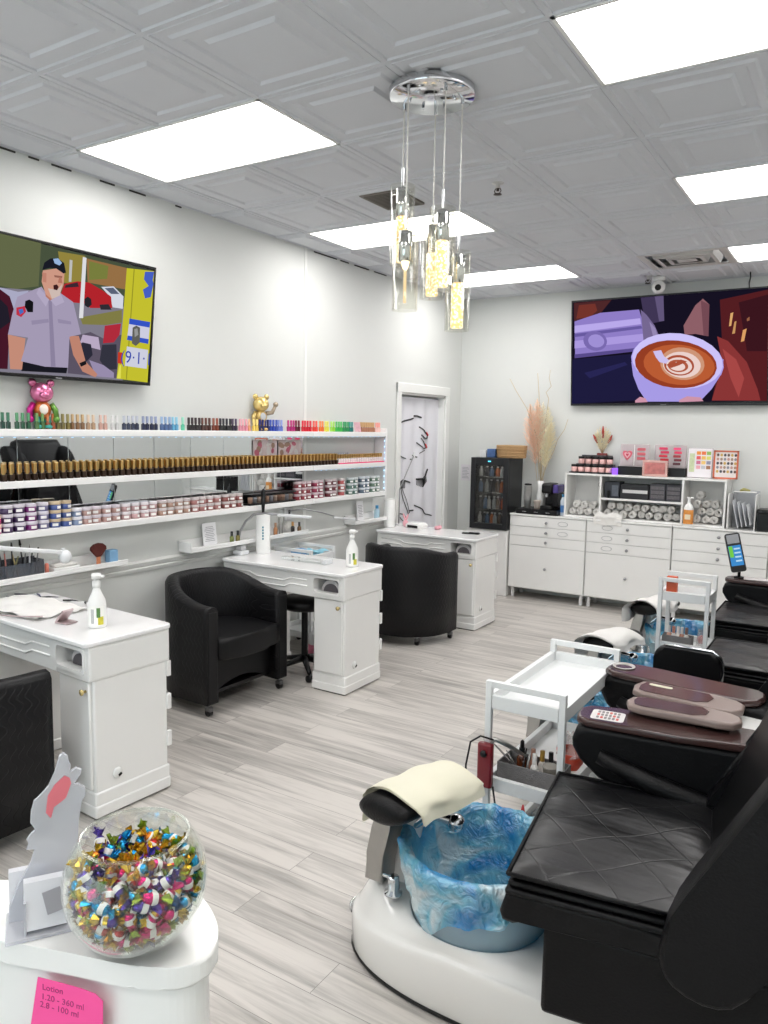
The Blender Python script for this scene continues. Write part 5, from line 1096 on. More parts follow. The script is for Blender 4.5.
# ------------------------------------------------------------------ trolleys
def trolley(name, label, loc, W, D, levels, hh, rz=0):
    """origin under the centre; W along x, D along y; levels = tray floor heights, hh = top of the end handles"""
    t = thing(name, label, 'trolley', loc, rz)
    for sx in (-1, 1):
        for sy in (-1, 1):
            b = MB(); x = sx*(W/2-0.011); y = sy*(D/2-0.011); b.box((x-0.011, y-0.011, 0.045), (x+0.011, y+0.011, hh), POWDER, 0.002); b.cyl((x, y-0.009, 0.0225), (x, y+0.009, 0.0225), 0.0225, BLACKP, 12); b.cyl((x,y,.03),(x,y,.05),.007,CHROME,8); part('post', b, t)
    for sy in (-1, 1):
        b = MB(); y = sy*(D/2-0.011); b.box((-W/2+0.022, y-0.010, hh-0.022), (W/2-0.022, y+0.010, hh), POWDER, 0.002); part('handle_bar', b, t)
    for z in levels:
        b = MB(); w, d = W/2-0.002, D/2-0.002; rim = 0.048
        b.box((-w+0.02, -d+0.02, z-0.004), (w-0.02, d-0.02, z), POWDER)
        b.box((-w+0.022, -d, z-0.012), (w-0.022, -d+0.02, z+rim-.012), POWDER, 0.002); b.box((-w+0.022, d-0.02, z-0.012), (w-0.022, d, z+rim-.012), POWDER, 0.002)
        b.box((-w, -d+0.022, z-0.012), (-w+0.02, d-0.022, z+rim-.012), POWDER, 0.002); b.box((w-0.02, -d+0.022, z-0.012), (w, d-0.022, z+rim-.012), POWDER, 0.002)
        part('tray', b, t)
    return t
CA = (2.80, 2.705)
trolley('metal_trolley', 'white metal trolley with empty top tray and raised end handles beside the nearest pedicure chair', (CA[0], CA[1], 0), 0.285, 0.66, (0.13, 0.42, 0.715), 0.80)
CB = (2.915, 4.525)
trolley('metal_trolley', 'white metal trolley with an orange box on top, between the two farther foot baths', (CB[0], CB[1], 0), 0.27, 0.25, (0.13, 0.46, 0.745), 0.86)
CC = (0.205, 4.50)
trolley('metal_trolley', 'low white trolley with blue bowl and glasses behind the middle table', (CC[0], CC[1], 0), 0.35, 0.30, (0.13, 0.40, 0.70), 0.775)
# on the trolley behind the middle table
b = MB(); b.lathe([(0,0.0),(0.045,0.0),(0.058,0.012),(0.062,0.055),(0.058,0.055),(0.054,0.014),(0,0.006)], mat('blue_bowl', (120, 170, 216), 0.3, coat=.3), n=24); single('bowl', b, 'small blue plastic bowl on the trolley behind the middle table', 'bowl', (0.19, 4.445, 0.7005))
b = MB(); b.surf(lambda u, v: (0.20+0.15*u+0.01*math.sin(v*9), 4.50+0.10*v, 0.722+0.02*math.sin(u*5+1)*math.sin(v*6)+0.018), 14, 14, mat('aqua_cloth', (150, 206, 222), 0.9, bump=.4, bscale=300)); b.box((0.21,4.505,0.7005),(0.34,4.59,0.722), mat('aqua_cloth', (150, 206, 222), 0.9), 0.006)
single('towel', b, 'folded aqua cloth on the trolley behind the middle table', 'towel', (0.275, 4.55, 0.7005), world=True)
def glasses(label, loc, rz):
    t = thing('eyeglasses', label, 'glasses', loc, rz); F = mat('dark_frame', (48, 52, 60), .3)
    b = MB()
    for s in (-1, 1): b.tube([(s*0.033+0.026*math.cos(a), 0, 0.021+0.02*math.sin(a)) for a in [2*PI*q/16 for q in range(17)]], 0.002, F, 6)
    b.tube([(-0.008,0,.026),(0,0,.03),(0.008,0,.026)], .002, F, 6); part('frame', b, t)
    b = MB()
    for s in (-1, 1): b.lathe([(0,0),(0.025,0)], CLEAR, (s*.033,0,.021), 16, Matrix.Rotation(PI/2,3,'X'))
    part('lens', b, t)
    for s in (-1, 1):
        b = MB(); b.tube([(s*.059,0,.026),(s*.062,.09,.026),(s*.06,.125,.006)], .0018, F, 6); part('temple', b, t)
glasses('dark framed glasses on the trolley behind the middle table', (0.315, 4.372, 0.7005), 4)
# on the far table
t = thing('bunny_holder', 'pink rabbit-ear ornament beside the paper roll on the far table', 'ornament', (0.20, 5.985, TT))
PKP = mat('pink_plastic', (230, 170, 180), .35)
b = MB(); b.ball((0,0,0.03), (.028,.026,.03), PKP); part('body', b, t)
for s in (-1, 1):
    b = MB(); b.ball((s*.014,0,.085), (.010,.007,.038), PKP, M=Matrix.Rotation(s*.35,3,'Y')); part('ear', b, t)
t = thing('led_lamp', 'low white curing lamp with dark opening on the far table', 'curing lamp', (0.33, 5.96, TT), -10)
b = MB(); b.prism([(-0.08,0.0),(0.08,0.0),(0.085,0.03),(0.06,0.05),(-0.06,0.05),(-0.085,0.03)], -0.06, 0.06, WHITE, axis='y', bev=.008); part('housing', b, t)
b = MB(); b.box((-0.06,-0.0615,0.006),(0.06,-0.058,0.03), BLACKP, .003); part('opening', b, t)
b = MB(); b.lathe([(0,0),(0.02,0),(0.022,.02),(0.012,.03),(0,.03)], PKP, n=14); b.ball((0.025,0.01,.02), (.02,.014,.02), PKP); single('ornament', b, 'small pale pink ornament right of the curing lamp on the far table', 'ornament', (0.52, 5.99, TT+.0005))
t = thing('phone', 'black phone lying flat on the far manicure table', 'phone', (0.885, 5.93, TT+.0005), 12)
b = MB(); b.prism(rrect(-.075,-.037,.075,.037,.009), 0, .008, BLACKP, bev=.002); part('body', b, t)
b = MB(); b.prism(rrect(-.072,-.034,.072,.034,.007), .0081, .0084, mat('phone_glass', (10,10,12), .05)); part('screen', b, t)
t = thing('desk_lamp', 'thin grey lamp arm rising beside the paper roll in front of the curtain', 'desk lamp', (0.10, 6.03, TT))
b = MB(); b.cyl((0.10,6.03,TT),(0.10,6.03,TT+.015), .035, LW, 16); part('base', b, t, world=True)
b = MB(); b.tube([(0.10,6.03,TT+.01),(0.09,6.05,1.10),(0.12,6.14,1.28),(0.14,6.22,1.42)], .006, mat('gooseneck_grey', (150,150,152), 0.35, .5), 8); part('arm', b, t, world=True)
b = MB(); b.ball((0.14,6.22,1.42), (.012,.012,.03), LW); part('lamp_head', b, t, world=True)
t = thing('small_bottle', 'blue topped clear bottle on the short ledge near the far table', 'bottle', (0.07, 5.70, LZ+.0005))
b = MB(); b.lathe([(0,0),(0.024,0),(0.025,.004),(0.025,.07),(0.012,.088),(0,.09)], mat('pale_blue_bottle', (176,206,222), .2), n=16); part('bottle', b, t)
b = MB(); b.cyl((0,0,.088),(0,0,.115), .014, mat('blue_cap', (70,150,200), .35), 12); part('cap', b, t)
b = MB(); b.obox((0.045,5.47,LZ+0.085), (.003,.10,.165), (0,-.1,0), mat('notice_paper', (240,240,242), 0.7))
for k in range(8): b.obox((0.0478+0.0012*(4-k),5.47,LZ+.035+k*.0135), (.0012,.07-.01*(k % 3),.0035), (0,-.1,0), mat('grey_print', (150,150,156), .7))
single('paper_notice', b, 'white printed notice standing on the short far ledge', 'notice', (0.045, 5.47, LZ), world=True)
# ------------------------------------------------------------------ back wall: fridge, drawer units, cubby shelf
YC = 7.10
b = MB(); b.box((0.285, YC-0.02, 0.0), (0.735, YB-0.002, 0.665), WHITE, 0.004); b.box((0.30, YC-0.024, 0.02), (0.72, YC-0.019, 0.655), WHITE, 0.002)
single('fridge_stand', b, 'plain white cabinet under the black mini fridge', 'cabinet', (0.51, 7.27, 0), world=True)
t = thing('mini_fridge', 'black mini fridge with glass door on a white stand beside the doorway', 'fridge', (0.53, 7.25, 0.667))
x0, x1, y0, z0, z1 = 0.327, 0.735, 7.05, 0.668, 1.385
FB = mat('fridge_black', (20, 21, 24), 0.35)
b = MB()
for a, c in (((x0, y0+.035, z0), (x0+.03, YB-.01, z1)), ((x1-.03, y0+.035, z0), (x1, YB-.01, z1)), ((x0+.03, y0+.035, z0), (x1-.03, YB-.01, z0+.03)), ((x0+.03, y0+.035, z1-.03), (x1-.03, YB-.01, z1)), ((x0+.03, YB-.04, z0+.03), (x1-.03, YB-.01, z1-.03))): b.box(a, c, FB, .003)
part('cabinet_body', b, t, world=True)
b = MB(); fw_ = 0.052
for a, c in (((x0, y0, z0), (x0+fw_, y0+.033, z1)), ((x1-fw_, y0, z0), (x1, y0+.033, z1)), ((x0+fw_, y0, z0), (x1-fw_, y0+.033, z0+.06)), ((x0+fw_, y0, z1-.075), (x1-fw_, y0+.033, z1))): b.box(a, c, FB, .004)
d = part('door', b, t, world=True)
b = MB(); b.box((x0+fw_, y0+.012, z0+.06), (x1-fw_, y0+.018, z1-.075), thin_glass('fridge_glass', (214, 214, 212), .05, .5)); part('glass_pane', b, d, world=True)
b = MB(); b.box((0.515, y0-.001, z1-.04), (0.545, y0+.001, z1-.03), emitter('blue_display', (80, 190, 240), 1.6)); part('display', b, d, 'small lit blue display', world=True)
b = MB(); b.box((x0+.06,y0+.06,z1-.036),(x1-.06,y0+.10,z1-.031), emitter('fridge_light', (252,248,238), 3.0)); part('inner_light', b, t, 'lit strip inside the fridge', world=True)
for z in (0.86, 1.03, 1.19):
    b = MB()
    for k in range(9): b.cyl((x0+.04+k*.041, y0+.05, z), (x0+.04+k*.041, YB-.06, z), .003, CHROME, 6)
    b.cyl((x0+.032, y0+.06, z), (x1-.032, y0+.06, z), .004, CHROME, 6); part('wire_rack', b, t, world=True)
bc = [((200,206,212),'clear'),((120,150,190),'pale blue'),((120,90,60),'amber'),((226,226,226),'white'),((232,120,40),'orange'),((60,60,70),'charcoal')]
k = 0
for z, n in ((0.70, 7), (0.865, 6), (1.035, 5), (1.195, 5)):
    for q in range(n):
        c_, cn = bc[(q*2+int(z*13)+q//3) % 6]; h = .13 if z < 1.1 else .10
        t2 = thing('drink_bottle', '%s drink bottle inside the mini fridge, %s shelf from the bottom' % (cn, {.70: 'first', .865: 'second', 1.035: 'third', 1.195: 'fourth'}[z]), 'bottle', (x0+.07+q*.29/n*1.0, y0+.10+.02*(q % 2), z), 0, 'drinks in the mini fridge')
        b = MB(); b.lathe([(0,0),(.021,0),(.022,.003),(.022,h*.62),(.009,h*.85),(.009,h*.9),(0,h*.9)], mat('drink_%d_%d_%d' % c_, c_, .2, coat=.3), n=12); part('bottle', b, t2)
        b = MB(); b.cyl((0,0,h*.89), (0,0,h), .011, mat('drink_cap', (226,228,232), .4), 10); part('cap', b, t2)
        k += 1
# on the fridge
t = thing('wicker_basket', 'brown wicker basket on top of the mini fridge', 'basket', (0.70, 7.2, 1.386))
WK = mat('wicker', (186, 150, 106), .8, var=.3, vscale=90, bump=.8, bscale=120)
b = MB()
for k in range(7):
    r = .122+.0015*k+.003*(k % 2); b.tube([(r*1.15*math.cos(a), r*.8*math.sin(a), .008+k*.016) for a in [2*PI*q/28 for q in range(29)]], .0095, WK, 6)
b.lathe([(0,.004),(.115,.004)], WK, n=24, sx=1.15, sy=.8)
part('body', b, t)
b = MB(); b.tube([(.13*1.15*math.cos(a), .13*.8*math.sin(a), .116) for a in [2*PI*q/28 for q in range(29)]], .011, WK, 6); part('rim', b, t)
b = MB(); b.box((-.045,-.05,0),(.045,.05,.085), mat('blue_carton', (70,100,150), .5, var=.35, vscale=30), .003); single('carton', b, 'blue patterned carton between the basket and the white box on the fridge', 'box', (0.50, 7.2, 1.386))
b = MB(); b.box((-.035,-.04,0),(.035,.04,.07), mat('white_carton', (222,222,222), .5, var=.12, vscale=40), .003); single('carton', b, 'small white printed carton at the left end of the fridge top', 'box', (0.405, 7.2, 1.386))
b = MB(); b.box((0.03,YB-.006,1.12),(0.14,YB-.001,1.29), mat('notice_pale', (216,212,216), .6), .001)
for k in range(8): b.box((0.045,YB-.0065,1.145+k*.016),(0.125-.01*(k % 3),YB-.006,1.15+k*.016), mat('grey_print', (150,150,156), .7))
single('wall_notice', b, 'small pale notice on the wall left of the mini fridge', 'notice', (0.085, YB-.002, 1.12), world=True)

# drawer units
KN = mat('pewter_knob', (160,160,162), .3, .8)
def drawer_unit(x0, lab, ovals):
    W = 0.770; t = thing('drawer_unit', lab, 'drawer cabinet', (x0+W/2, 7.27, 0), 0, 'white drawer cabinets along the back wall')
    b = MB(); b.box((x0, YC+.018, .10), (x0+W, YB-.004, .828), WHITE_M, .002); b.box((x0-.002, YC-.004, .828), (x0+W+.002, YB-.004, .845), WHITE, .003); part('carcass', b, t, world=True)
    zs = [.822, .722, .627, .530, .105]
    for k in range(4):
        b = MB(); b.box((x0+.003, YC, zs[k+1]+.004), (x0+W-.003, YC+.018, zs[k]), WHITE, .002); d = part('drawer', b, t, world=True)
        zc = (zs[k]+zs[k+1])/2
        b = MB(); b.lathe([(0,0),(.007,0),(.006,.012),(.014,.018),(.013,.026),(0,.028)], KN, (x0+W/2, YC, zc), 14, Matrix.Rotation(PI/2, 3, 'X')); part('knob', b, d, world=True)
        for (kk, dx) in ovals:
            if kk == k:
                b = MB(); b.tube([(x0+W/2+dx+.048*math.cos(a), YC-.001, zc+.021*math.sin(a)) for a in [2*PI*q/24 for q in range(25)]], .0022, mat('oval_sticker_rim', (170,172,174), .5), 5); part('oval_tag', b, d, world=True)
    for x in (x0+.035, x0+W-.035):
        for y in (YC+.05, YB-.05):
            b = MB(); b.cyl((x, y, 0), (x, y, .10), .017, mat('white_leg', (226,226,226), .4), 14); part('leg', b, t, world=True)
drawer_unit(.747, 'white four-drawer cabinet with the coffee machine on top', ((0, .16), (1, .16)))
drawer_unit(1.523, 'white four-drawer cabinet in the middle under the towel cubbies', ((0, -.19), (1, -.19), (2, -.19)))
drawer_unit(2.299, 'white four-drawer cabinet behind the farthest pedicure chair', ())
drawer_unit(3.075, 'white four-drawer cabinet at the right end of the back wall', ())
CT = .846
# coffee corner
b = MB(); b.prism(rrect(.795, 7.12, 1.225, 7.40, .015), CT, CT+.016, BLACKP, bev=.003); b.prism(rrect(.80, 7.115, 1.22, 7.12, .002), CT+.002, CT+.05, BLACKP)
for k in range(3): b.box((.87+k*.12, 7.112, CT+.02), (.91+k*.12, 7.1145, CT+.026), CHROME)
b.box((.80, 7.12, CT+.016), (1.22, 7.40, CT+.05), BLACKP, .004)
single('capsule_drawer', b, 'black capsule drawer under the coffee machine', 'drawer tray', (1.01, 7.26, CT), world=True)
CZ = CT+.0505
t = thing('coffee_machine', 'black coffee machine with purple tank on the capsule drawer', 'coffee machine', (1.11, 7.27, CZ))
b = MB(); b.box((1.03,7.17,CZ),(1.14,7.38,CZ+.035), BLACKP, .006); b.box((1.04,7.27,CZ+.035),(1.14,7.38,CZ+.24), BLACKP, .012); b.box((1.035,7.165,CZ+.155),(1.145,7.38,CZ+.255), BLACKP, .02); part('body', b, t, world=True)
b = MB(); b.cyl((1.085,7.20,CZ+.12),(1.085,7.20,CZ+.158), .018, CHROME, 14); part('spout', b, t, world=True)
b = MB(); b.box((1.147,7.19,CZ+.03),(1.20,7.37,CZ+.16), BLACKP, .008); b.box((1.147,7.19,CZ+.162),(1.20,7.37,CZ+.245), mat('purple_tank', (86,70,140), .2), .008); part('water_tank', b, t, 'purple water tank', world=True)
def cup_mesh(b, m, r0, r1, h, z=0): b.lathe([(0,z),(r0,z),(r1,z+h),(r1+.002,z+h),(r1+.002,z+h-.004),(r1-.001,z+h),(r0-.002,z+.004),(0,z+.004)], m, n=20)
t = thing('cup_stack', 'tall stack of paper cups left of the coffee machine', 'cup stack', (.88, 7.22, CZ))
b = MB(); PC = mat('printed_paper_cup', (196,196,194), .6, var=.25, vscale=60)
for k in range(8): cup_mesh(b, PC, .028, .038, .09, .018*k)
part('cups', b, t); 
b = MB(); b.lathe([(0,.225),(.036,.225),(.034,.24),(0,.244)], BLACKP, n=20); part('lid', b, t)
b = MB(); cup_mesh(b, mat('cream_cup', (226,214,204), .6), .026, .036, .085); single('paper_cup', b, 'single cream paper cup in front of the coffee machine', 'cup', (1.005, 7.155, CZ))
t = thing('water_bottle', 'blue and white bottle between the coffee machine and the cubby shelf', 'bottle', (1.245, 7.22, CT))
b = MB(); b.lathe([(0,0),(.024,0),(.026,.004),(.026,.14),(.012,.18),(0,.182)], mat('bottle_pale', (206,216,226), .25), n=16); part('bottle', b, t)
b = MB(); b.lathe([(.0265,.03),(.0265,.10)], mat('blue_wrap', (70,120,180), .5, var=.3, vscale=50), n=16); part('sticker', b, t)
b = MB(); b.cyl((0,0,.18),(0,0,.205), .014, mat('blue_cap', (70,150,200), .35), 12); part('cap', b, t)
# pampas vase
t = thing('pampas_vase', 'white vase of peach and cream pampas grass with curly twigs beside the fridge', 'vase', (.975, 7.31, CZ))
b = MB(); b.lathe([(0,0),(.035,0),(.045,.03),(.04,.12),(.026,.2),(.034,.27),(.031,.27),(.023,.2),(.036,.12),(0,.02)], WHITE, n=22); part('vase', b, t)
def plume(b, base, tip, wd, m, n=520):
    B0 = Vector(base); T0 = Vector(tip); ax = T0-B0
    for k in range(n):
        f = random.random()**.8; w_ = wd*math.sin(PI*min(1, .12+.86*f))*(1.0-.45*f)
        a = random.random()*2*PI; p = B0+ax*f
        dr = Vector((math.cos(a), math.sin(a)*.6, .9)).normalized(); L = w_*(.7+.6*random.random())
        q = p+dr*L; s_ = Vector((-math.sin(a), math.cos(a), 0))*.0022
        b.face([p-s_, p+s_, q+s_*.4+Vector((0,0,-.004)), q-s_*.4], m)
STEM = mat('dry_stem', (206,186,150), .8)
for k, (tip, wd, c_, nm) in enumerate((((.85-.975,-.04,1.03),.15,(255,212,186),'peach'),((.91-.975,-.01,1.08),.14,(255,216,190),'peach2'),((1.03-.975,.0,1.0),.14,(254,242,216),'cream'),((1.07-.975,-.03,.86),.12,(250,236,204),'cream2'),((.97-.975,0,1.05),.13,(255,244,224),'cream3'))):
    b = MB(); base = (tip[0]*.25, tip[1]*.3, .26)
    mid = (tip[0]*.45, tip[1]*.45, .26+(tip[2]-.26)*.22)
    b.tube([base, mid, tip], .0025, STEM, 5); plume(b, mid, tip, wd, mat('pampas_'+nm, c_, .95, var=.12)); part('plume', b, t)
for pts in (((0,0,.26),(-.05,-.02,.7),(-.16,-.03,.98),(-.28,-.04,1.16),(-.35,-.04,1.28)), ((0,0,.26),(-.02,0,.7),(-.05,.0,1.1),(-.07,-.01,1.33)), ((0,0,.26),(.02,0,.8),(.05,0,1.08),(.02,0,1.14),(.07,0,1.2),(.05,-.01,1.28),(.06,-.01,1.36)), ((0,0,.26),(.06,-.02,.42),(.14,-.04,.58),(.17,-.04,.68),(.24,-.05,.78),(.27,-.05,.88))):
    b = MB(); b.tube(pts, [.0045-.0004*i for i in range(len(pts))], mat('curly_twig', (196,180,150), .8), 5); part('twig', b, t)

# cubby shelf on the drawer units
t = thing('cubby_shelf', 'white cubby shelf with rolled towels standing on the drawer cabinets', 'cubby shelf', (1.99, 7.3, CT))
X0, X1, YA, Z1 = 1.278, 2.712, 7.15, 1.266
bd = .018
for x in (X0, X1-bd):
    b = MB(); b.box((x, YA, CT), (x+bd, YB-.006, Z1), WHITE, .002); part('upright', b, t, world=True)
for x in (1.612, 2.345):
    b = MB(); b.box((x, YA+.002, CT+bd), (x+bd, YB-.006, Z1-bd), WHITE, .002); part('upright', b, t, world=True)
b = MB(); b.box((X0+bd, YA, Z1-bd), (X1-bd, YB-.006, Z1), WHITE, .002); part('top_board', b, t, world=True)
b = MB(); b.box((X0+bd, YA, CT), (X1-bd, YB-.006, CT+bd), WHITE, .002); part('bottom_board', b, t, world=True)
b = MB(); b.box((1.63, YA+.002, 1.03), (2.345, YB-.006, 1.03+bd), WHITE, .002); part('middle_shelf', b, t, world=True)
b = MB(); b.box((X0+bd, YB-.012, CT+bd), (X1-bd, YB-.007, Z1-bd), WHITE_M); b.tube([(1.545+.022*math.cos(a), YB-.0125, 1.15+.022*math.sin(a)) for a in [2*PI*q/20 for q in range(21)]], .0025, mat('oval_sticker_rim', (170,172,174), .5), 5); part('back_panel', b, t, world=True)
# rolled towels
def towel_mesh():
    b = MB(); R = .034
    P = []
    for q in range(46):
        a = q/45*2*PI*2.6; r = .008+(R-.008)*q/45; P.append((r*math.cos(a), r*math.sin(a)))
    k = b.mi(TOWEL)
    th = .007
    lo = []; 
    for i, (x, z) in enumerate(P):
        L_ = math.hypot(x, z) or 1; nx, nz = x/L_, z/L_
        lo.append([b.bm.verts.new((x+nx*th*s*.5, y, z+nz*th*s*.5)) for s, y in ((-1, 0), (1, 0.004), (1, .115), (-1, .12))])
    for A, C_ in zip(lo[:-1], lo[1:]):
        for q in range(4):
            f = b.bm.faces.new([A[q], C_[q], C_[(q+1) % 4], A[(q+1) % 4]]); f.material_index = k; f.smooth = True
    return b.mesh('rolled_towel')
TM = towel_mesh()
def rolled(x, z, lab, grp, y=YA+.03):
    o = bpy.data.objects.new('rolled_towel', TM); COL.objects.link(o); o.location = (x, y+random.uniform(0, .03), z); o.rotation_euler = (0, random.uniform(-3, 3), random.uniform(-.06, .06))
    s = random.uniform(.9, 1.02); o.scale = (s, 1, s); o['label'] = lab; o['category'] = 'towel'; o['group'] = grp
zb = CT+bd+.039
for r, n in ((0, 4), (1, 3)):
    for k in range(n): rolled(1.345+.038*r+.076*k, zb+.066*r, 'rolled white towel in the left cubby', 'rolled towels in the left cubby')
for r, n in ((0, 9), (1, 8)):
    for k in range(n): rolled(1.680+.038*r+.077*k, zb+.067*r, 'rolled white towel in the low middle cubby', 'rolled towels in the middle cubby')
for r, n in ((0, 3), (1, 3), (2, 3), (3, 1)):
    for k in range(n): rolled(2.470+.036*(r % 2)+.073*k if r < 3 else 2.48, zb+.070*r, 'rolled white towel in the right cubby', 'rolled towels in the right cubby', YA+.05)
b = MB()
def hang(u, v):
    x = 1.60+.26*u; d = v
    y = 7.30-.24*d if d < .8 else 7.108-.012
    y = 7.16-.07*d*1.2 if d < .65 else 7.092
    z = CT+bd+.012+.03*math.exp(-((d-.3)*4)**2)+.012*math.sin(u*11+d*5) if d < .65 else CT+bd+.012-.0-(d-.65)*.22+.006*math.sin(u*12)
    return (x+.015*math.sin(d*6), y+.006*math.sin(u*9), z)
b.surf(hang, 24, 20, TOWEL)
single('towel', b, 'loose white towel draped over the front edge of the middle cubby', 'towel', (1.73, 7.13, CT+bd), world=True)
# boxes in the top middle cubby
mz = 1.03+bd+.0005
for k, (xa, xb_, h, c_, lab) in enumerate(((1.655,1.79,.15,(40,44,52),'dark boxed set at the left of the top middle cubby'),(1.80,2.055,.135,(26,26,30),'wide black box with white stripe in the top middle cubby'),(2.065,2.20,.15,(64,64,70),'grey black box right of the striped one in the top middle cubby'),(2.207,2.335,.15,(54,54,60),'dark grey box at the right end of the top middle cubby'))):
    t = thing('storage_box', lab, 'box', ((xa+xb_)/2, 7.27, mz), 0, 'dark boxes in the top middle cubby')
    b = MB(); b.box((xa, YA+.03, mz), (xb_, YA+.2, mz+h), mat('box_dark_%d' % k, c_, .4, var=.2, vscale=25), .003); part('body', b, t, world=True)
    b = MB()
    if k == 1: b.box((xa+.02, YA+.0285, mz+.055), (xb_-.01, YA+.0295, mz+.085), mat('white_stripe', (206,206,206), .5))
    elif k == 0:
        b.cyl((xa+.04, YA+.012, mz), (xa+.04, YA+.012, mz+.07), .012, BLACKP, 12); b.box((xa+.065, YA+.0285, mz+.02), (xb_-.01, YA+.0295, mz+.12), mat('box_print_grey', (90,96,106), .4, var=.4, vscale=60))
    else:
        for q in range(3): b.box((xa+.01, YA+.0285, mz+.02+q*.04), (xb_-.01, YA+.0295, mz+.05+q*.04), mat('box_print_grey2', (96,92,96), .4, var=.4, vscale=70))
    part('print', b, t, world=True)
t = thing('lotion_bottle', 'white pump bottle with orange label in front of the right cubby', 'bottle', (2.418, 7.125, CT+.0005))
b = MB(); b.lathe([(0,0),(.038,0),(.041,.004),(.041,.16),(.03,.185),(.014,.198),(.014,.21),(0,.21)], mat('white_hdpe', (240,240,238), .3), n=22, sy=.75); part('bottle', b, t)
b = MB(); b.lathe([(.0415,.02),(.0415,.145)], mat('orange_label', (232,150,70), .45, var=.3, vscale=40), n=22, sy=.75)
b.surf(lambda u, v: (.042*math.cos(-2.2+1.2*u), .0322*math.sin(-2.2+1.2*u), .06+.045*v), 8, 1, mat('cream_label', (244,226,196), .5)); part('label_wrap', b, t, 'orange and cream label')
b = MB(); b.cyl((0,0,.205),(0,0,.25), .012, WHITE, 12); b.cyl((-.02,0,.252),(.035,0,.25), .007, WHITE, 8); part('pump', b, t)

# ------------------------------------------------------------------ on top of the cubby shelf
TZ = Z1+.0005
t = thing('jar_rack', 'two-step black rack of pink powder jars on the left of the cubby shelf', 'jar rack', (1.47, 7.3, TZ))
b = MB(); b.box((1.295,7.205,TZ),(1.70,7.289,TZ+.012), BLACKP, .002); b.box((1.335,7.29,TZ),(1.69,7.37,TZ+.087), BLACKP, .002); b.box((1.36,7.375,TZ+.0),(1.66,7.385,TZ+.17), mat('rack_print', (60,56,60), .4, var=.6, vscale=60), .002); part('rack', b, t, world=True)
jr = MB(); jr.lathe([(0,0),(.029,0),(.030,.003),(.030,.047),(0,.047)], mat('pink_powder_jar', (226,180,176), .3, var=.1), n=16); jr.lathe([(0,.0472),(.031,.0472),(.031,.069),(0,.070)], BLACKP, n=16); jr = jr.mesh('powder_jar')
for k in range(6):
    o = bpy.data.objects.new('powder_jar', jr); COL.objects.link(o); o.location = (1.335+k*.066, 7.245, TZ+.0125); o['label'] = 'pink powder jar with black lid on the front step of the black rack'; o['category'] = 'powder jar'; o['group'] = 'pink jars on the front step'
for k in range(5):
    o = bpy.data.objects.new('powder_jar', jr); COL.objects.link(o); o.location = (1.375+k*.068, 7.33, TZ+.0875); o['label'] = 'pink powder jar with black lid on the rear step of the black rack'; o['category'] = 'powder jar'; o['group'] = 'pink jars on the rear step'
b = MB(); b.prism(rrect(-.022,-.022,.022,.022,.006), 0, .06, emitter('violet_glow', (130, 84, 226), .9), bev=.004); single('glow_lamp', b, 'small glowing violet lamp at the right end of the jar rack', 'lamp', (1.728, 7.23, TZ))
t = thing('dried_arrangement', 'red pot of dried cream grasses with red seed heads behind the jar rack', 'dried flowers', (1.545, 7.415, TZ))
b = MB(); b.lathe([(0,0),(.045,0),(.05,.02),(.05,.185),(.046,.19),(0,.185)], mat('red_pot', (120,34,34), .4), n=20, sy=.6); part('pot', b, t)
for k in range(9):
    a = -.55+1.1*k/8; L_ = .21+.05*math.cos(a*3); tip = (L_*math.sin(a)*.85, -.01, .19+L_*math.cos(a)); b = MB()
    if k in (0, 4, 8):
        b.tube([(0,0,.18), (tip[0]*.6, 0, .19+(tip[2]-.19)*.6)], .002, STEM, 5); b.tube([(tip[0]*.55,0,.19+(tip[2]-.19)*.55),(tip[0]*.8,0,.19+(tip[2]-.19)*.8),tip], [.008,.013,.004], mat('red_seed', (176,60,44), .8, var=.3, vscale=90, bump=.5), 8)
    else:
        b.tube([(0,0,.18), tip], .0015, STEM, 5); plume(b, (tip[0]*.3,0,.22), tip, .05, mat('dry_grass', (255,244,214), .95), 80)
    part('stem', b, t)
# display boards
def board(lab, x0, x1, z0, z1, y, base, panels):
    t = thing('display_board', lab, 'display board', ((x0+x1)/2, y, TZ), 0, 'nail colour displays on the cubby shelf')
    b = MB(); b.box((x0, y, z0), (x1, y+.012, z1), thin_glass('board_acrylic', (244,236,238), .06, .4, body=.35, bodycol=(236,226,228)), .002); part('panel', b, t, world=True)
    if base:
        b = MB(); b.box((x0-.01, y-.04, TZ), (x1+.01, y+.06, z0), BLACKP, .003); part('base', b, t, 'black base', world=True)
    b = MB(); panels(b, x0, x1, z0, z1, y-.0006); part('samples', b, t, world=True)
def nails(b, x, z, y, n, dz, c, w=.05):
    for k in range(n): b.prism(rrect(x, z-k*dz, x+w, z-k*dz+dz*.62, .006, 3), y-.004, y, mat('nail_sample_%d_%d_%d' % c, c, .2, coat=.4), axis='y')
def p1_(b, x0, x1, z0, z1, y):
    for s in (1., .62, .3): b.prism([(x0+.065+s*.045*math.sin(a)**3, z1-.10+s*.045*(math.cos(a)-.35*math.cos(2*a)-.15*math.cos(3*a))) for a in [2*PI*q/24 for q in range(24)]], y-.001-(1-s)*.004, y-(1-s)*.004, mat('heart_%d' % (s*10), [(214,90,110),(236,180,186),(206,70,96)][[1.,.62,.3].index(s)], .4), axis='y')
    b.box((x0+.125, y-.001, z0+.01), (x0+.131, y, z1-.008), WHITE)
    nails(b, x0+.155, z1-.06, y, 3, .042, (206,96,106), .075)
board('clear display board with a pink heart and three pink nail samples', 1.752, 2.015, 1.345, 1.552, 7.30, True, p1_)
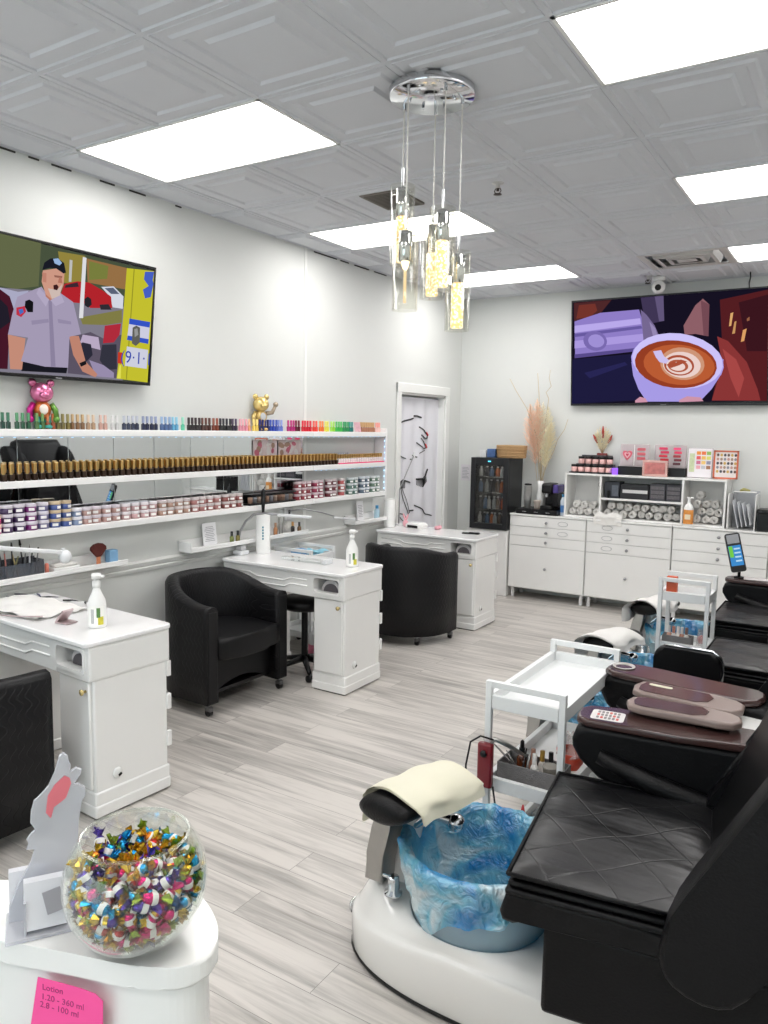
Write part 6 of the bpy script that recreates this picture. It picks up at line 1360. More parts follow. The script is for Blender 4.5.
def p2_(b, x0, x1, z0, z1, y):
    for k in range(5): 
        nails(b, x0+.04+.012*(k % 2), z1-.045-k*.034, y, 1, .036, [(226,50,96),(216,40,84),(206,34,60),(196,30,50),(170,24,40)][k], .075); nails(b, x0+.165+.008*(k % 2), z1-.045-k*.034, y, 1, .036, [(236,70,120),(226,50,90),(160,30,44),(110,24,36),(80,20,30)][k], .065)
board('clear display board with two columns of red and pink nail samples', 2.058, 2.335, 1.345, 1.552, 7.32, True, p2_)
t = thing('gift_box', 'rose gold box leaning in front of the two clear display boards', 'box', (2.09, 7.2, TZ))
b = MB(); b.box((1.985,7.19,TZ),(2.205,7.235,TZ+.145), mat('rose_gold_foil', (222,176,166), .25, .6, var=.2, vscale=14), .003); part('body', b, t, world=True)
b = MB(); b.prism(rrect(2.005,TZ+.02,2.185,TZ+.125,.006), 7.1885, 7.19, mat('rose_gold_print', (196,120,116), .3, .3, var=.5, vscale=26), axis='y'); part('print', b, t, world=True)
def p3_(b, x0, x1, z0, z1, y):
    b.box((x0+.004, y-.0006, z0+.004), (x1-.004, y, z1-.004), mat('chart_white', (240,236,240), .5)); y -= .0008
    b.box((x0+.016, y-.001, z0+.05), (x0+.06, y, z1-.05), mat('chart_green', (206,216,176), .5, var=.3, vscale=40))
    CC_ = [(240,150,60),(236,120,60),(150,190,90),(232,90,90),(240,190,90),(226,226,110),(206,110,140),(244,206,120),(150,150,170),(236,170,180),(200,200,206),(170,120,90)]
    for q in range(12): b.box((x0+.075+(q % 3)*.042, y-.001, z1-.06-(q//3)*.042), (x0+.110+(q % 3)*.042, y, z1-.03-(q//3)*.042), mat('chart_%d' % q, CC_[q], .4))
board('tall white colour chart card with orange and green squares', 2.352, 2.562, TZ+.001, 1.532, 7.30, False, p3_)
def p4_(b, x0, x1, z0, z1, y):
    for a, c in (((x0,z0),(x1,z0+.014)),((x0,z1-.014),(x1,z1)),((x0,z0),(x0+.014,z1)),((x1-.014,z0),(x1,z1))): b.box((a[0], y-.006, a[1]), (c[0], y+.004, c[1]), mat('orange_frame', (206,104,70), .35))
    b.box((x0+.014, y-.0006, z0+.014), (x1-.014, y, z1-.014), mat('palette_white', (236,228,226), .4))
    CC_ = [(96,72,60),(170,140,120),(206,170,90),(140,140,150),(60,60,70),(196,150,140)]
    for r in range(5):
        for q in range(6): b.prism(ell(x0+.036+q*.0285, z1-.04-r*.036, .011, .013, 10), y-.003, y-.0008, mat('palette_%d' % ((r*5+q*2) % 6), CC_[(r*5+q*2) % 6], .3), axis='y')
board('orange framed palette of round nail colours at the right end of the cubby shelf', 2.572, 2.782 if False else 2.775, TZ+.001, 1.516, 7.28, False, p4_)
# paper organiser and black box at the right
t = thing('paper_organizer', 'white upright paper organizer right of the towel cubbies', 'organizer', (2.82, 7.28, CT))
b = MB(); b.box((2.728,7.14,CT+.0005),(2.738,7.4,1.15), WHITE_M, .002); b.box((2.738,7.385,CT+.0005),(2.95,7.395,1.17), mat('grey_back', (176,178,182), .5), .002); b.box((2.94,7.16,CT+.0005),(2.95,7.385,1.15), WHITE_M, .002)
part('frame', b, t, world=True)
for k in range(4):
    b = MB(); b.obox((2.79+k*.035,7.25,CT+.13), (.004,.2,.24-.02*k), (0,-.22,0), mat('organizer_sheet', (226,228,232), .5)); part('divider', b, t, world=True)
b = MB(); b.tube([(2.74,7.3,1.155),(2.72,7.32,1.30),(2.70,7.4,1.29)], .004, mat('white_cord', (220,220,220), .5), 6); single('charging_cord', b, 'white cord hanging beside the orange framed palette', 'cord', (2.73, 7.3, 1.16), world=True)
b = MB(); b.tube([(2.80,7.3,1.172),(2.83,7.29,1.185),(2.88,7.3,1.176)], [.008,.014,.006], mat('dry_flower_olive', (176,170,110), .8), 8); b.box((2.75,7.26,1.1605),(2.93,7.34,1.166), WHITE_M); single('dried_sprig', b, 'small dried sprig lying on top of the paper organizer', 'sprig', (2.84, 7.3, 1.16), world=True)
t = thing('storage_box', 'black wavy-topped box cut by the right edge of the photo on the drawer cabinets', 'box', (3.05, 7.22, CT+.0005))
b = MB(); b.box((2.965,7.13,CT+.0005),(3.30,7.33,CT+.15), BLACKP, .004); part('body', b, t, world=True)
b = MB(); b.box((2.96,7.125,CT+.151),(3.305,7.335,CT+.185), BLACKP, .008)
for k in range(6): b.cyl((2.99+k*.055,7.125,CT+.17),(2.99+k*.055,7.12,CT+.17), .01, mat('dark_grey', (54,54,58), .5), 10)
part('lid', b, t, world=True)
# ------------------------------------------------------------------ pedicure chairs
PEARL = mat('pearl_white_shell', (232, 231, 228), 0.18, var=0.02, coat=0.5)
BROWN = mat('dark_brown_gloss', (64, 44, 42), 0.22, var=0.08, coat=0.4)
TAUPE = mat('taupe_plastic', (138, 122, 116), 0.35, var=0.04)
LEATH = mat('black_leather', (8, 8, 10), 0.42, spec=0.22, var=0.15, bump=0.18, bscale=160)
LSEAT = quilt_material('black_diamond_leather', (26, 26, 29), 40.0, 0.0)
def diamond_material():
    m = bpy.data.materials.new('black_diamond_quilt'); m.use_nodes = True
    nt = m.node_tree; N = nt.nodes; Lk = nt.links; p = N['Principled BSDF']; p.inputs['Roughness'].default_value = 0.36
    nzc = N.new('ShaderNodeTexNoise'); nzc.inputs['Scale'].default_value = 9; mxc = N.new('ShaderNodeMix'); mxc.data_type = 'RGBA'
    mxc.inputs[6].default_value = lin((10,10,12))+(1,); mxc.inputs[7].default_value = lin((16,16,18))+(1,); Lk.new(nzc.outputs[0], mxc.inputs[0]); Lk.new(mxc.outputs[2], p.inputs['Base Color'])
    tc = N.new('ShaderNodeTexCoord'); sp = N.new('ShaderNodeSeparateXYZ'); Lk.new(tc.outputs['Object'], sp.inputs[0])
    hs = []
    for sg in ('ADD', 'SUBTRACT'):
        a = N.new('ShaderNodeMath'); a.operation = sg; Lk.new(sp.outputs['X'], a.inputs[0]); Lk.new(sp.outputs['Y'], a.inputs[1])
        w_ = N.new('ShaderNodeMath'); w_.operation = 'PINGPONG'; w_.inputs[1].default_value = 0.09; Lk.new(a.outputs[0], w_.inputs[0])
        mr = N.new('ShaderNodeMapRange'); mr.inputs['From Max'].default_value = 0.005; Lk.new(w_.outputs[0], mr.inputs['Value']); hs.append(mr)
    mn = N.new('ShaderNodeMath'); mn.operation = 'MINIMUM'; Lk.new(hs[0].outputs[0], mn.inputs[0]); Lk.new(hs[1].outputs[0], mn.inputs[1])
    mp = N.new('ShaderNodeMapping'); mp.inputs['Scale'].default_value = (2.2, 9, 2); Lk.new(tc.outputs['Object'], mp.inputs[0])
    nz = N.new('ShaderNodeTexNoise'); nz.inputs['Scale'].default_value = 2.4; Lk.new(mp.outputs[0], nz.inputs['Vector'])
    ad = N.new('ShaderNodeMath'); ad.operation = 'MULTIPLY_ADD'; ad.inputs[1].default_value = 5.0; Lk.new(nz.outputs[0], ad.inputs[0]); Lk.new(mn.outputs[0], ad.inputs[2])
    bp = N.new('ShaderNodeBump'); bp.inputs['Strength'].default_value = 0.35; bp.inputs['Distance'].default_value = 0.003
    Lk.new(ad.outputs[0], bp.inputs['Height']); Lk.new(bp.outputs[0], p.inputs['Normal'])
    return m
LDIAM = diamond_material()
BASIN = thin_glass('aqua_basin', (206, 232, 240), 0.06, 0.45, rough=0.05, body=0.30, bodycol=(222, 242, 248))
def liner_material():
    m = bpy.data.materials.new('blue_plastic_film'); m.use_nodes = True
    nt = m.node_tree; N = nt.nodes; Lk = nt.links; N.clear()
    o = N.new('ShaderNodeOutputMaterial'); tc = N.new('ShaderNodeTexCoord')
    n1 = N.new('ShaderNodeTexNoise'); n1.inputs['Scale'].default_value = 5; n1.inputs['Detail'].default_value = 3; n1.inputs['Distortion'].default_value = 1.0
    Lk.new(tc.outputs['Object'], n1.inputs['Vector'])
    cr = N.new('ShaderNodeValToRGB'); e = cr.color_ramp.elements
    e[0].position = .38; e[0].color = lin((232, 247, 251))+(1,); e[1].position = .64; e[1].color = lin((20, 150, 224))+(1,)
    k = e.new(.51); k.color = lin((120, 208, 238))+(1,)
    Lk.new(n1.outputs[0], cr.inputs[0])
    t = N.new('ShaderNodeBsdfTransparent'); Lk.new(cr.outputs[0], t.inputs['Color'])
    d = N.new('ShaderNodeBsdfDiffuse'); Lk.new(cr.outputs[0], d.inputs['Color'])
    g = N.new('ShaderNodeBsdfGlossy'); g.inputs['Roughness'].default_value = .06
    n2 = N.new('ShaderNodeTexNoise'); n2.inputs['Scale'].default_value = 16; n2.inputs['Detail'].default_value = 5; n2.inputs['Distortion'].default_value = 3
    Lk.new(tc.outputs['Object'], n2.inputs['Vector'])
    bp = N.new('ShaderNodeBump'); bp.inputs['Strength'].default_value = 1.0; bp.inputs['Distance'].default_value = .02; Lk.new(n2.outputs[0], bp.inputs['Height'])
    Lk.new(bp.outputs[0], g.inputs['Normal']); Lk.new(bp.outputs[0], d.inputs['Normal'])
    m1 = N.new('ShaderNodeMixShader'); m1.inputs[0].default_value = .72; Lk.new(t.outputs[0], m1.inputs[1]); Lk.new(d.outputs[0], m1.inputs[2])
    m2 = N.new('ShaderNodeMixShader'); m2.inputs[0].default_value = .20; Lk.new(m1.outputs[0], m2.inputs[1]); Lk.new(g.outputs[0], m2.inputs[2])
    Lk.new(m2.outputs[0], o.inputs[0]); return m
FILM = liner_material()
BX = 2.82
def outline(a, yc, inset=0.0, xf=0.428, xr=0.98, hw=0.222):
    c, s = math.cos(a), math.sin(a)
    if c < 0: n = 2.25; rx = xf
    else: n = 5.0; rx = xr
    r = (abs(c/rx)**n+abs(s/hw)**n)**(-1/n)
    r -= inset
    return BX+r*c, yc+r*s
def pedi_chair(yc, rot, label, far_arm, near_arm, seat_hw=0.30, pad=False, towel_label=None, liner_label=None, towel_col=None, sdx=0.0):
    t = thing('pedicure_chair', label, 'pedicure chair', (3.05, yc, 0), 0, 'pedicure chairs along the right side')
    PV = (2.95, yc, 0); ysq = yc; yc = yc+.05; RS = .24/.275
    # --- foot spa shell
    b = MB(); n = 72; k = b.mi(PEARL)
    lev = [(0.016,.002,0),(0.02,.0,0),(.12,-.003,-.035),(.164,-.003,-.050),(.178,.000,-.052),(.183,.003,-.052),(.185,.008,-.050)]
    HR = .205
    rings = []
    def lift_at(x, y): 
        f = max(0, min(1, (2.625-x)/.15)); f = f*f*(3-2*f); g = max(0, min(1, (x-2.45)/.35)); return f, 1-g
    for z, ins, lf in lev:
        ring = []
        for i in range(n):
            a = 2*PI*i/n; x, y = outline(a, yc, ins); ring.append(b.bm.verts.new((x, y, z+lf*lift_at(x, y)[1])))
        rings.append(ring)
    for q, zz in ((.06,.188),(.16,.198),(.34,.212),(.55,.221),(.78,.225),(.92,.225),(1.0,.219)):
        ring = []
        for i in range(n):
            a = 2*PI*i/n; x0_, y0_ = outline(a, yc, .010); x1_, y1_ = BX+HR*math.cos(a), yc+HR*math.sin(a)
            x, y = x0_+(x1_-x0_)*q, y0_+(y1_-y0_)*q; f, g = lift_at(x, y)
            sh = math.sin(PI*min(1, q/.62)*.5) if q < .8 else max(0, 1-(q-.78)/.22)
            ring.append(b.bm.verts.new((x, y, zz-.050*g*(1-q)+.100*f*sh)))
        rings.append(ring)
    for z, r in ((.19,.200),(.05,.18)):
        rings.append([b.bm.verts.new((BX+r*math.cos(2*PI*i/n), yc+r*math.sin(2*PI*i/n), z)) for i in range(n)])
    for A, C_ in zip(rings[:-1], rings[1:]):
        for i in range(n):
            f = b.bm.faces.new([A[i], A[(i+1) % n], C_[(i+1) % n], C_[i]]); f.smooth = True; f.material_index = k
    f = b.bm.faces.new(rings[-1]); f.material_index = k
    part('spa_shell', b, t, 'glossy white foot spa shell', world=True)
    b = MB(); k = b.mi(BLACKP); R_ = []
    for z, ins in ((0.0,.004),(0.012,-.004),(0.017,.001)): R_.append([b.bm.verts.new((*outline(2*PI*i/n, yc, ins), z)) for i in range(n)])
    for A, C_ in zip(R_[:-1], R_[1:]):
        for i in range(n):
            f = b.bm.faces.new([A[i], A[(i+1) % n], C_[(i+1) % n], C_[i]]); f.material_index = k; f.smooth = True
    part('kick_strip', b, t, 'black strip along the floor', world=True)
    # --- basin
    b = MB(); b.lathe([(0,.10),(.14,.102),(.175,.13),(.195,.19),(.215,.28),(.232,.38),(.240,.418),(.233,.426),(.224,.416),(.214,.375),(.200,.28),(.180,.19),(.160,.14),(.13,.115),(0,.112)], BASIN, (BX, yc, 0), 56)
    part('basin', b, t, 'pale aqua glass basin', world=True)
    # --- footrest
    b = MB(); b.prism([(2.488,.27),(2.552,.27),(2.556,.36),(2.568,.45),(2.60,.54),(2.54,.545),(2.515,.45),(2.497,.36)], yc-.135, yc-.045, STEEL, axis='y', bev=.010); part('footrest_bracket', b, t, 'curved steel bracket', world=True)
    b = MB(); b.cyl((2.545, yc-.02, .22), (2.61, yc+.0, .54), .042, PEARL, 20, r1=.032); part('bracket_hump', b, t, world=True)
    b = MB(); pr = [(.0,-.165),(.05,-.165),(.076,-.154),(.086,-.132),(.088,0),(.086,.132),(.076,.154),(.05,.165),(0,.165)]
    b.lathe(pr, LEATH, n=28); 
    M_ = Matrix.Translation((2.645, yc-.09, .566)) @ Matrix.Rotation(math.radians(-14),4,'Z') @ Matrix.Rotation(math.radians(-8),4,'Y') @ Matrix.Diagonal((1.16,1,.46,1)) @ Matrix.Rotation(PI/2,4,'X')
    for v in b.bm.verts: v.co = M_ @ v.co
    part('footrest_pad', b, t, 'rounded black footrest pad', world=True)
    # --- taps
    b = MB(); b.cyl((2.640,yc-.01,.475),(2.71,yc+.01,.462), .016, CHROME, 16); b.ball((2.728,yc+.015,.456), .028, CHROME, 18, 12); b.cyl((2.60,yc-.02,.43),(2.645,yc-.01,.475), .018, CHROME, 14); part('spout', b, t, 'chrome water spout', world=True)
    b = MB(); b.lathe([(0,0),(.028,0),(.028,.006),(.018,.010),(.018,.05),(.016,.056),(0,.058)], CHROME, (2.590, yc-.125, .250), 20); b.cyl((2.585,yc-.125,.300),(2.56,yc-.14,.310), .006, CHROME, 8); part('valve_knob', b, t, 'chrome valve knob', world=True)
    b = MB(); x, y = outline(PI+.12, yc, -.002); b.lathe([(0,0),(.026,0),(.022,.008),(0,.01)], CHROME, (x+.003, y, .105), 18, Matrix.Rotation(-PI/2,3,'Y')); part('drain_button', b, t, world=True)
    # --- seat (swivelled)
    yspa = yc; yc = ysq
    h = seat_hw
    b = MB(); b.box((3.09, yc-h+.03, .22), (3.66, yc+h-.03, .455), LEATH, .012); part('seat_box', b.rotz(rot, PV), t, world=True)
    b = MB(); b.prism([(2.985,.475),(2.992,.455),(3.02,.45),(3.06,.475),(3.6,.47),(3.6,.53),(3.04,.535),(3.0,.525)], yc-h, yc+h, LEATH, axis='y', bev=.012); part('seat', b.rotz(rot, PV), t, world=True)
    b = MB()
    for q in range(3): b.box((2.998+.006*q, yc-h-.004+.006*q, .527+.019*q), (3.46-.004*q, yc+h+.004-.006*q, .544+.019*q), LEATH, .008)
    # gently domed quilted top
    def dome(u, v):
        e = (1-(2*u-1)**8)*(1-(2*v-1)**8); return (3.006+.452*u, yc-h-.002+(2*h+.004)*v, .582+.014*e+.004*math.sin(v*17+u*4)*e)
    b.surf(dome, 24, 24, LDIAM)
    part('seat_cushion', b.rotz(rot, PV), t, 'diamond quilted seat cushion', world=True)
    b = MB(); c4 = [(3.006,yc-h-.002),(3.458,yc-h-.002),(3.458,yc+h+.002),(3.006,yc+h+.002),(3.006,yc-h-.002)]
    b.tube([(x, y, .583) for x, y in c4], .006, LEATH, 6); part('piping', b.rotz(rot, PV), t, world=True)
    # --- back
    b = MB(); b.prism([(3.43,.52),(3.50,.50),(3.62,.50),(3.98,1.36),(3.94,1.46),(3.86,1.48),(3.80,1.42),(3.60,.95)], yc-h+.02, yc+h-.02, LEATH, axis='y', bev=.04, seg=3, smooth=True)
    part('backrest', b.rotz(rot, PV), t, world=True)
    b = MB(); b.box((3.58, yc-h+.04, .20), (3.95, yc+h-.04, .50), LEATH, .02); b.tube([(3.63+.017*math.cos(a), yc-h+.037, .45+.017*math.sin(a)) for a in [2*PI*q/16 for q in range(17)]], .005, CHROME, 6); part('back_box', b.rotz(rot, PV), t, world=True)
    for s in (-1, 1):
        b = MB(); W = [(3.385,.56),(3.395,.50),(3.43,.465),(3.50,.45),(3.555,.475),(3.60,.56),(3.99,1.32),(3.97,1.40),(3.88,1.42),(3.80,1.36),(3.52,.84),(3.42,.66)]
        y0_, y1_ = (yc-h-.065, yc-h+.055) if s < 0 else (yc+h-.055, yc+h+.03)
        if s > 0: W = [(x+.05, max(z, .6)) for x, z in W]; W = [w for i, w in enumerate(W) if w not in W[:i]]
        pass
        W = smooth_poly(W, 1)
        b.prism(W, y0_, y1_, LEATH, axis='y', bev=.014, seg=3, smooth=True); part('back_wing', b.rotz(rot if s > 0 else rot*.5, PV), t, world=True)
    b = MB(); b.ball((3.735, yc+.235, 1.17), (.20,.07,.25), LEATH, 24, 16, Matrix.Rotation(.25,3,'Y')); part('shoulder_bolster', b, t, world=True)
    b = MB(); b.ball((3.79, yc-.235, 1.12), (.14,.07,.28), LEATH, 24, 16, Matrix.Rotation(.35,3,'Y')); part('shoulder_bolster', b, t, world=True)
    # --- arms
    def arm(yy, w, raised=False, cup=False, sticker=False, top=.735, dx=0.0):
        pz = top-.735
        def up(b_):
            b_.shift((dx, 0, 0))
            if raised:
                T = Matrix.Translation((3.62,0,.62)) @ Matrix.Rotation(math.radians(68),4,'Y') @ Matrix.Translation((-3.58,0,-.62))
                for v in b_.bm.verts: v.co = T @ v.co
            return b_.rotz(rot, PV)
        b = MB(); b.prism([(x, z+pz) for x, z in [(2.984,.70),(2.996,.735),(3.03,.748),(3.55,.748),(3.60,.72),(3.62,.58),(3.56,.50),(3.36,.51),(3.17,.545),(3.07,.585),(3.01,.635),(2.986,.675)]], yy-w/2, yy+w/2, LEATH, axis='y', bev=.018, seg=3, smooth=True)
        a_ = part('armrest', up(b), t, world=True)
        b = MB(); b.tube([(3.07,yy-w/2-.012,.665+pz),(3.22,yy-w/2-.02,.615+pz),(3.42,yy-w/2-.02,.565+pz),(3.58,yy-w/2-.01,.55+pz)], [.022,.032,.034,.03], LEATH, 10); part('arm_bolster', up(b), a_, world=True)
        b = MB(); P = [(2.990,yy-.02),(2.996,yy-w*.36),(3.03,yy-w*.52),(3.30,yy-w*.56),(3.50,yy-w*.53),(3.535,yy-w*.35),(3.545,yy),(3.535,yy+w*.35),(3.50,yy+w*.5),(3.10,yy+w*.52),(3.02,yy+w*.42),(2.993,yy+w*.2)]
        b.prism(P, .746+pz, .772+pz, BROWN, bev=.010, seg=3); tp = part('arm_top', up(b), a_, 'glossy dark brown arm top', world=True)
        if sticker:
            b = MB(); SW = mat('remote_white', (216,214,212), .4); b.prism(rrect(3.035,yy-w*.40,3.135,yy+w*.16,.012), .7722+pz, .7732+pz, SW)
            for q in range(6):
                for r in range(3):
                    c_ = (196,80,70) if (q+r) % 4 == 1 else (120,116,116)
                    b.prism(rrect(3.052+q*.012,yy-w*.33+r*.024,3.060+q*.012,yy-w*.33+r*.024+.017,.003,2), .7733+pz, .7740+pz, mat('remote_key_%d' % c_[0], c_, .4))
            part('keypad', up(b), a_, 'white keypad sticker', world=True)
        if cup:
            b = MB(); b.lathe([(.034,0),(.040,.004),(.042,.002),(.042,0),(.030,-.002),(.028,-.02),(0,-.02)], mat('cup_ring_silver', (196,194,190), .3, .6), (3.045,yy,.774+pz), 26); part('cup_holder', up(b), a_, 'silver cup holder ring', world=True)
    for yy, w, kw in far_arm+near_arm: arm(yc+yy, w, **kw)
    if pad:
        b = MB(); b.prism(rrect(2.955,.53,3.24,.692,.045), yc+.27, yc+.34, LEATH, axis='y', bev=.015); part('folded_armrest', b, t, world=True)
        b = MB(); b.tube([(2.99,yc+.305,.696),(3.10,yc+.305,.698),(3.20,yc+.305,.697),(3.235,yc+.305,.675),(3.246,yc+.305,.64),(3.246,yc+.305,.57)], .006, CHROME, 8); part('chrome_edge', b, t, 'chrome edge of the folded armrest', world=True)
    # --- loose things on the spa
    yc = yspa
    b = MB(); rnd = random.Random(int(yc*100))
    ph = [rnd.random()*6.28 for _ in range(6)]
    def film(u, v):
        a = 2*PI*u
        rag = .035*math.sin(3*a+ph[0])+.02*math.sin(7*a+ph[1])+.008*math.sin(13*a+ph[2])
        if v < .6:
            f = v/.6*6; K = [(.01,.122),(.115,.126),(.146,.150),(.166,.19),(.187,.28),(.202,.375),(.214,.424)]; q = min(5, int(f)); g = f-q
            r = K[q][0]+(K[q+1][0]-K[q][0])*g; z = K[q][1]+(K[q+1][1]-K[q][1])*g
        elif v < .72:
            f = (v-.6)/.12; r = .214+.034*f; z = .428+.007*math.sin(PI*f)
        else:
            f = (v-.72)/.28; r = .2485-.018*f; z = .427-(.125+rag)*f
        w_ = .0030*math.sin(17*a+ph[3]+v*9)+.0025*math.sin(31*a+ph[4]-v*14)+.002*math.sin(v*31+5*a)
        r += w_*(.5+v)
        return (BX+r*math.cos(a), yc+r*math.sin(a), z+.4*w_)
    b.surf(film, 110, 34, FILM, closed_u=True)
    single('basin_liner', b, liner_label, 'basin liner', (BX, yc, .12), group='blue basin liners', world=True)
    b = MB(); tc_ = towel_col or TOWEL; ty0 = -.115 if towel_col else -.20
    M2 = Matrix.Translation((2.645, yc-.09, .566)) @ Matrix.Rotation(math.radians(-14),4,'Z') @ Matrix.Rotation(math.radians(-8),4,'Y')
    def tw(u, v, off=.0):
        # u along the pad (y), v across; arc over the pad then hanging skirts
        y = ty0+.285*u+.012*math.sin(v*7+ph[0])
        s = (v-.5)*.42 if v < .5 else (v-.5)*.33
        R1, Rz = .110+off, .047+off
        if abs(s) < .125:
            a = s/.125*1.45; x = R1*math.sin(a); z = Rz*math.cos(a)
        else:
            sg = 1 if s > 0 else -1; d = abs(s)-.125; x = sg*(R1*math.sin(1.45)+.05*d+.01*math.sin(u*8+ph[1])); z = Rz*math.cos(1.45)-d*.95
        z += .004*math.sin(u*11+ph[2])+.003*math.sin(v*15+u*6)
        return M2 @ Vector((x, y, z))
    b.surf(lambda u, v: tw(u, v, .004), 26, 30, tc_); b.surf(lambda u, v: tw(u, v, .0105), 26, 30, tc_)
    single('towel', b, towel_label, 'towel', (2.645, yc-.08, .59), group='towels on the pedicure footrests', world=True)
    if sdx:
        for ch in t.children:
            if ch.name.split('.')[0] in ('seat_box','seat','seat_cushion','piping','backrest','back_box','back_wing','shoulder_bolster','armrest'): ch.location.x += sdx
    return t
CREAM = mat('cream_terry', (240, 236, 212), 0.95, var=0.05, bump=0.6, bscale=500, sheen=0.3)
YA_, YB_, YCc, YD_ = 1.965, 3.29, 4.06, 5.02
pedi_chair(YA_, 8, 'largest black pedicure chair with white foot spa, nearest the viewer at bottom right', [(.385, .15, dict(sticker=True, dx=.055))], [], .305, False,
           'cream towel draped over the nearest footrest pad', 'crinkled blue plastic liner in the nearest foot basin', CREAM)
pedi_chair(YB_, -8, 'pedicure chair with a cup holder in its brown armrest, second from the viewer', [], [(-.38, .15, dict(cup=True, top=.735))], .26, True,
           'white towel on the footrest hidden behind the nearer trolley', 'blue plastic liner in the foot basin behind the nearer trolley')
pedi_chair(YCc, 0, 'pedicure chair third from the viewer, its foot spa between the two trolleys', [(.36, .14, dict(raised=True))], [(-.36, .14, dict(raised=True))], .26, False,
           'white towel hanging over the third footrest from the viewer', 'blue plastic liner in the third foot basin from the viewer', sdx=.10)
pedi_chair(YD_, 0, 'farthest pedicure chair, near the drawer cabinets, with a card terminal on its arm', [(.35, .15, dict(top=.70))], [(-.36, .14, dict(raised=True))], .29, False,
           'white towel over the farthest footrest, behind the far trolley', 'blue plastic liner in the farthest foot basin')
# manicure trays between the first two chairs
def side_tray(label, x0, x1, yc, w, z, rot, sticker):
    t = thing('side_tray', label, 'tray', (x0, yc, z), rot, 'brown side trays between the pedicure chairs')
    L_ = x1-x0
    P = [(0,0),(.012,-w*.36),(.05,-w*.5),(L_*.62,-w*.5),(L_*.80,-w*.56),(L_*.93,-w*.5),(L_,-w*.2),(L_*.985,w*.15),(L_*.90,w*.36),(L_*.72,w*.48),(.05,w*.5),(.012,w*.36)]
    b = MB(); b.prism(P, -.012, .012, TAUPE, bev=.008, seg=3); part('tray_body', b, t)
    b = MB(); b.prism([(.022,0),(.03,-w*.3),(.055,-w*.38),(L_*.60,-w*.38),(L_*.70,-w*.20),(L_*.72,w*.1),(L_*.66,w*.36),(.055,w*.38),(.03,w*.3)], .0122, .0145, BROWN, bev=.001); part('tray_inlay', b, t, 'dark brown inlay')
    b = MB(); b.box((L_*.62,-.03,-.022),(L_*.9,.03,-.0125), BLACKP,.003); part('mounting_plate', b, t)
    if sticker:
        b = MB(); b.prism(rrect(.045,w*.10,.125,w*.24,.008), .0147, .0155, mat('pale_label', (216,214,190), .4)); part('sticker', b, t, 'pale label strip')
side_tray('brown tray with taupe rim beside the armrest carrying the white keypad', 3.12, 3.46, 2.445, .115, .795, 4, False)
side_tray('brown tray with taupe rim and a pale label strip, below the cup holder armrest', 3.075, 3.44, 2.725, .15, .758, -4, True)
t = thing('side_cabinet', 'low white cabinet between the two nearest pedicure chairs', 'cabinet', (3.52, 2.69, 0))
b = MB(); b.box((3.36,2.57,.0),(3.61,2.79,.70), WHITE, .006); part('body', b, t, world=True)
b = MB(); b.box((3.335,2.56,.70),(3.62,2.80,.718), WHITE, .006); part('top', b, t, world=True)
b = MB(); b.box((3.355,2.58,.05),(3.36,2.78,.68), WHITE, .002); part('door', b, t, world=True)
# card terminal on the farthest chair
t = thing('card_terminal', 'card terminal with lit blue and green screen on a black post above the farthest chair', 'card terminal', (3.07, 5.37, .70+.037))
b = MB(); b.cyl((3.07,5.37,.737),(3.07,5.37,.745), .03, BLACKP, 18); b.tube([(3.07,5.37,.74),(3.07,5.36,.80),(3.063,5.345,.85)], .010, BLACKP, 10); part('post', b, t, world=True)
Rm = Matrix.Translation((3.045,5.32,.905)) @ Matrix.Rotation(.25,4,'Z') @ Matrix.Rotation(-.22,4,'Y') @ Matrix.Rotation(-.25,4,'X')
def tf(b):
    for v in b.bm.verts: v.co = Rm @ v.co
    return b
b = MB(); b.prism(rrect(-.045,-.125,.045,.125,.014), -.012, .012, BLACKP, axis='y', bev=.004); part('body', tf(b), t, world=True)
b = MB(); b.box((-.037,-.0135,-.085),(.037,-.0122,.045), emitter('terminal_blue', (60,130,190), .5)); b.box((-.035,-.0142,-.03),(-.012,-.0136,.042), emitter('terminal_green', (110,190,70), .5))
for q in range(4): b.box((-.006,-.0142,-.06+q*.026),(.030,-.0136,-.050+q*.026), emitter('terminal_white', (176,206,226), .5))
part('screen', tf(b), t, world=True)
b = MB(); b.box((-.036,-.016,.058),(.036,-.0125,.115), mat('terminal_grey', (150,152,156), .4), .002); part('card_slot', tf(b), t, world=True)
b = MB(); b.obox((3.18,5.36,.7365+.004), (.16,.10,.003), (0,0,.1), mat('magazine_page', (196,190,190), .5, var=.35, vscale=30)); single('leaflet', b, 'grey printed leaflet lying on the farthest brown armrest', 'leaflet', (3.18,5.36,.738), world=True)

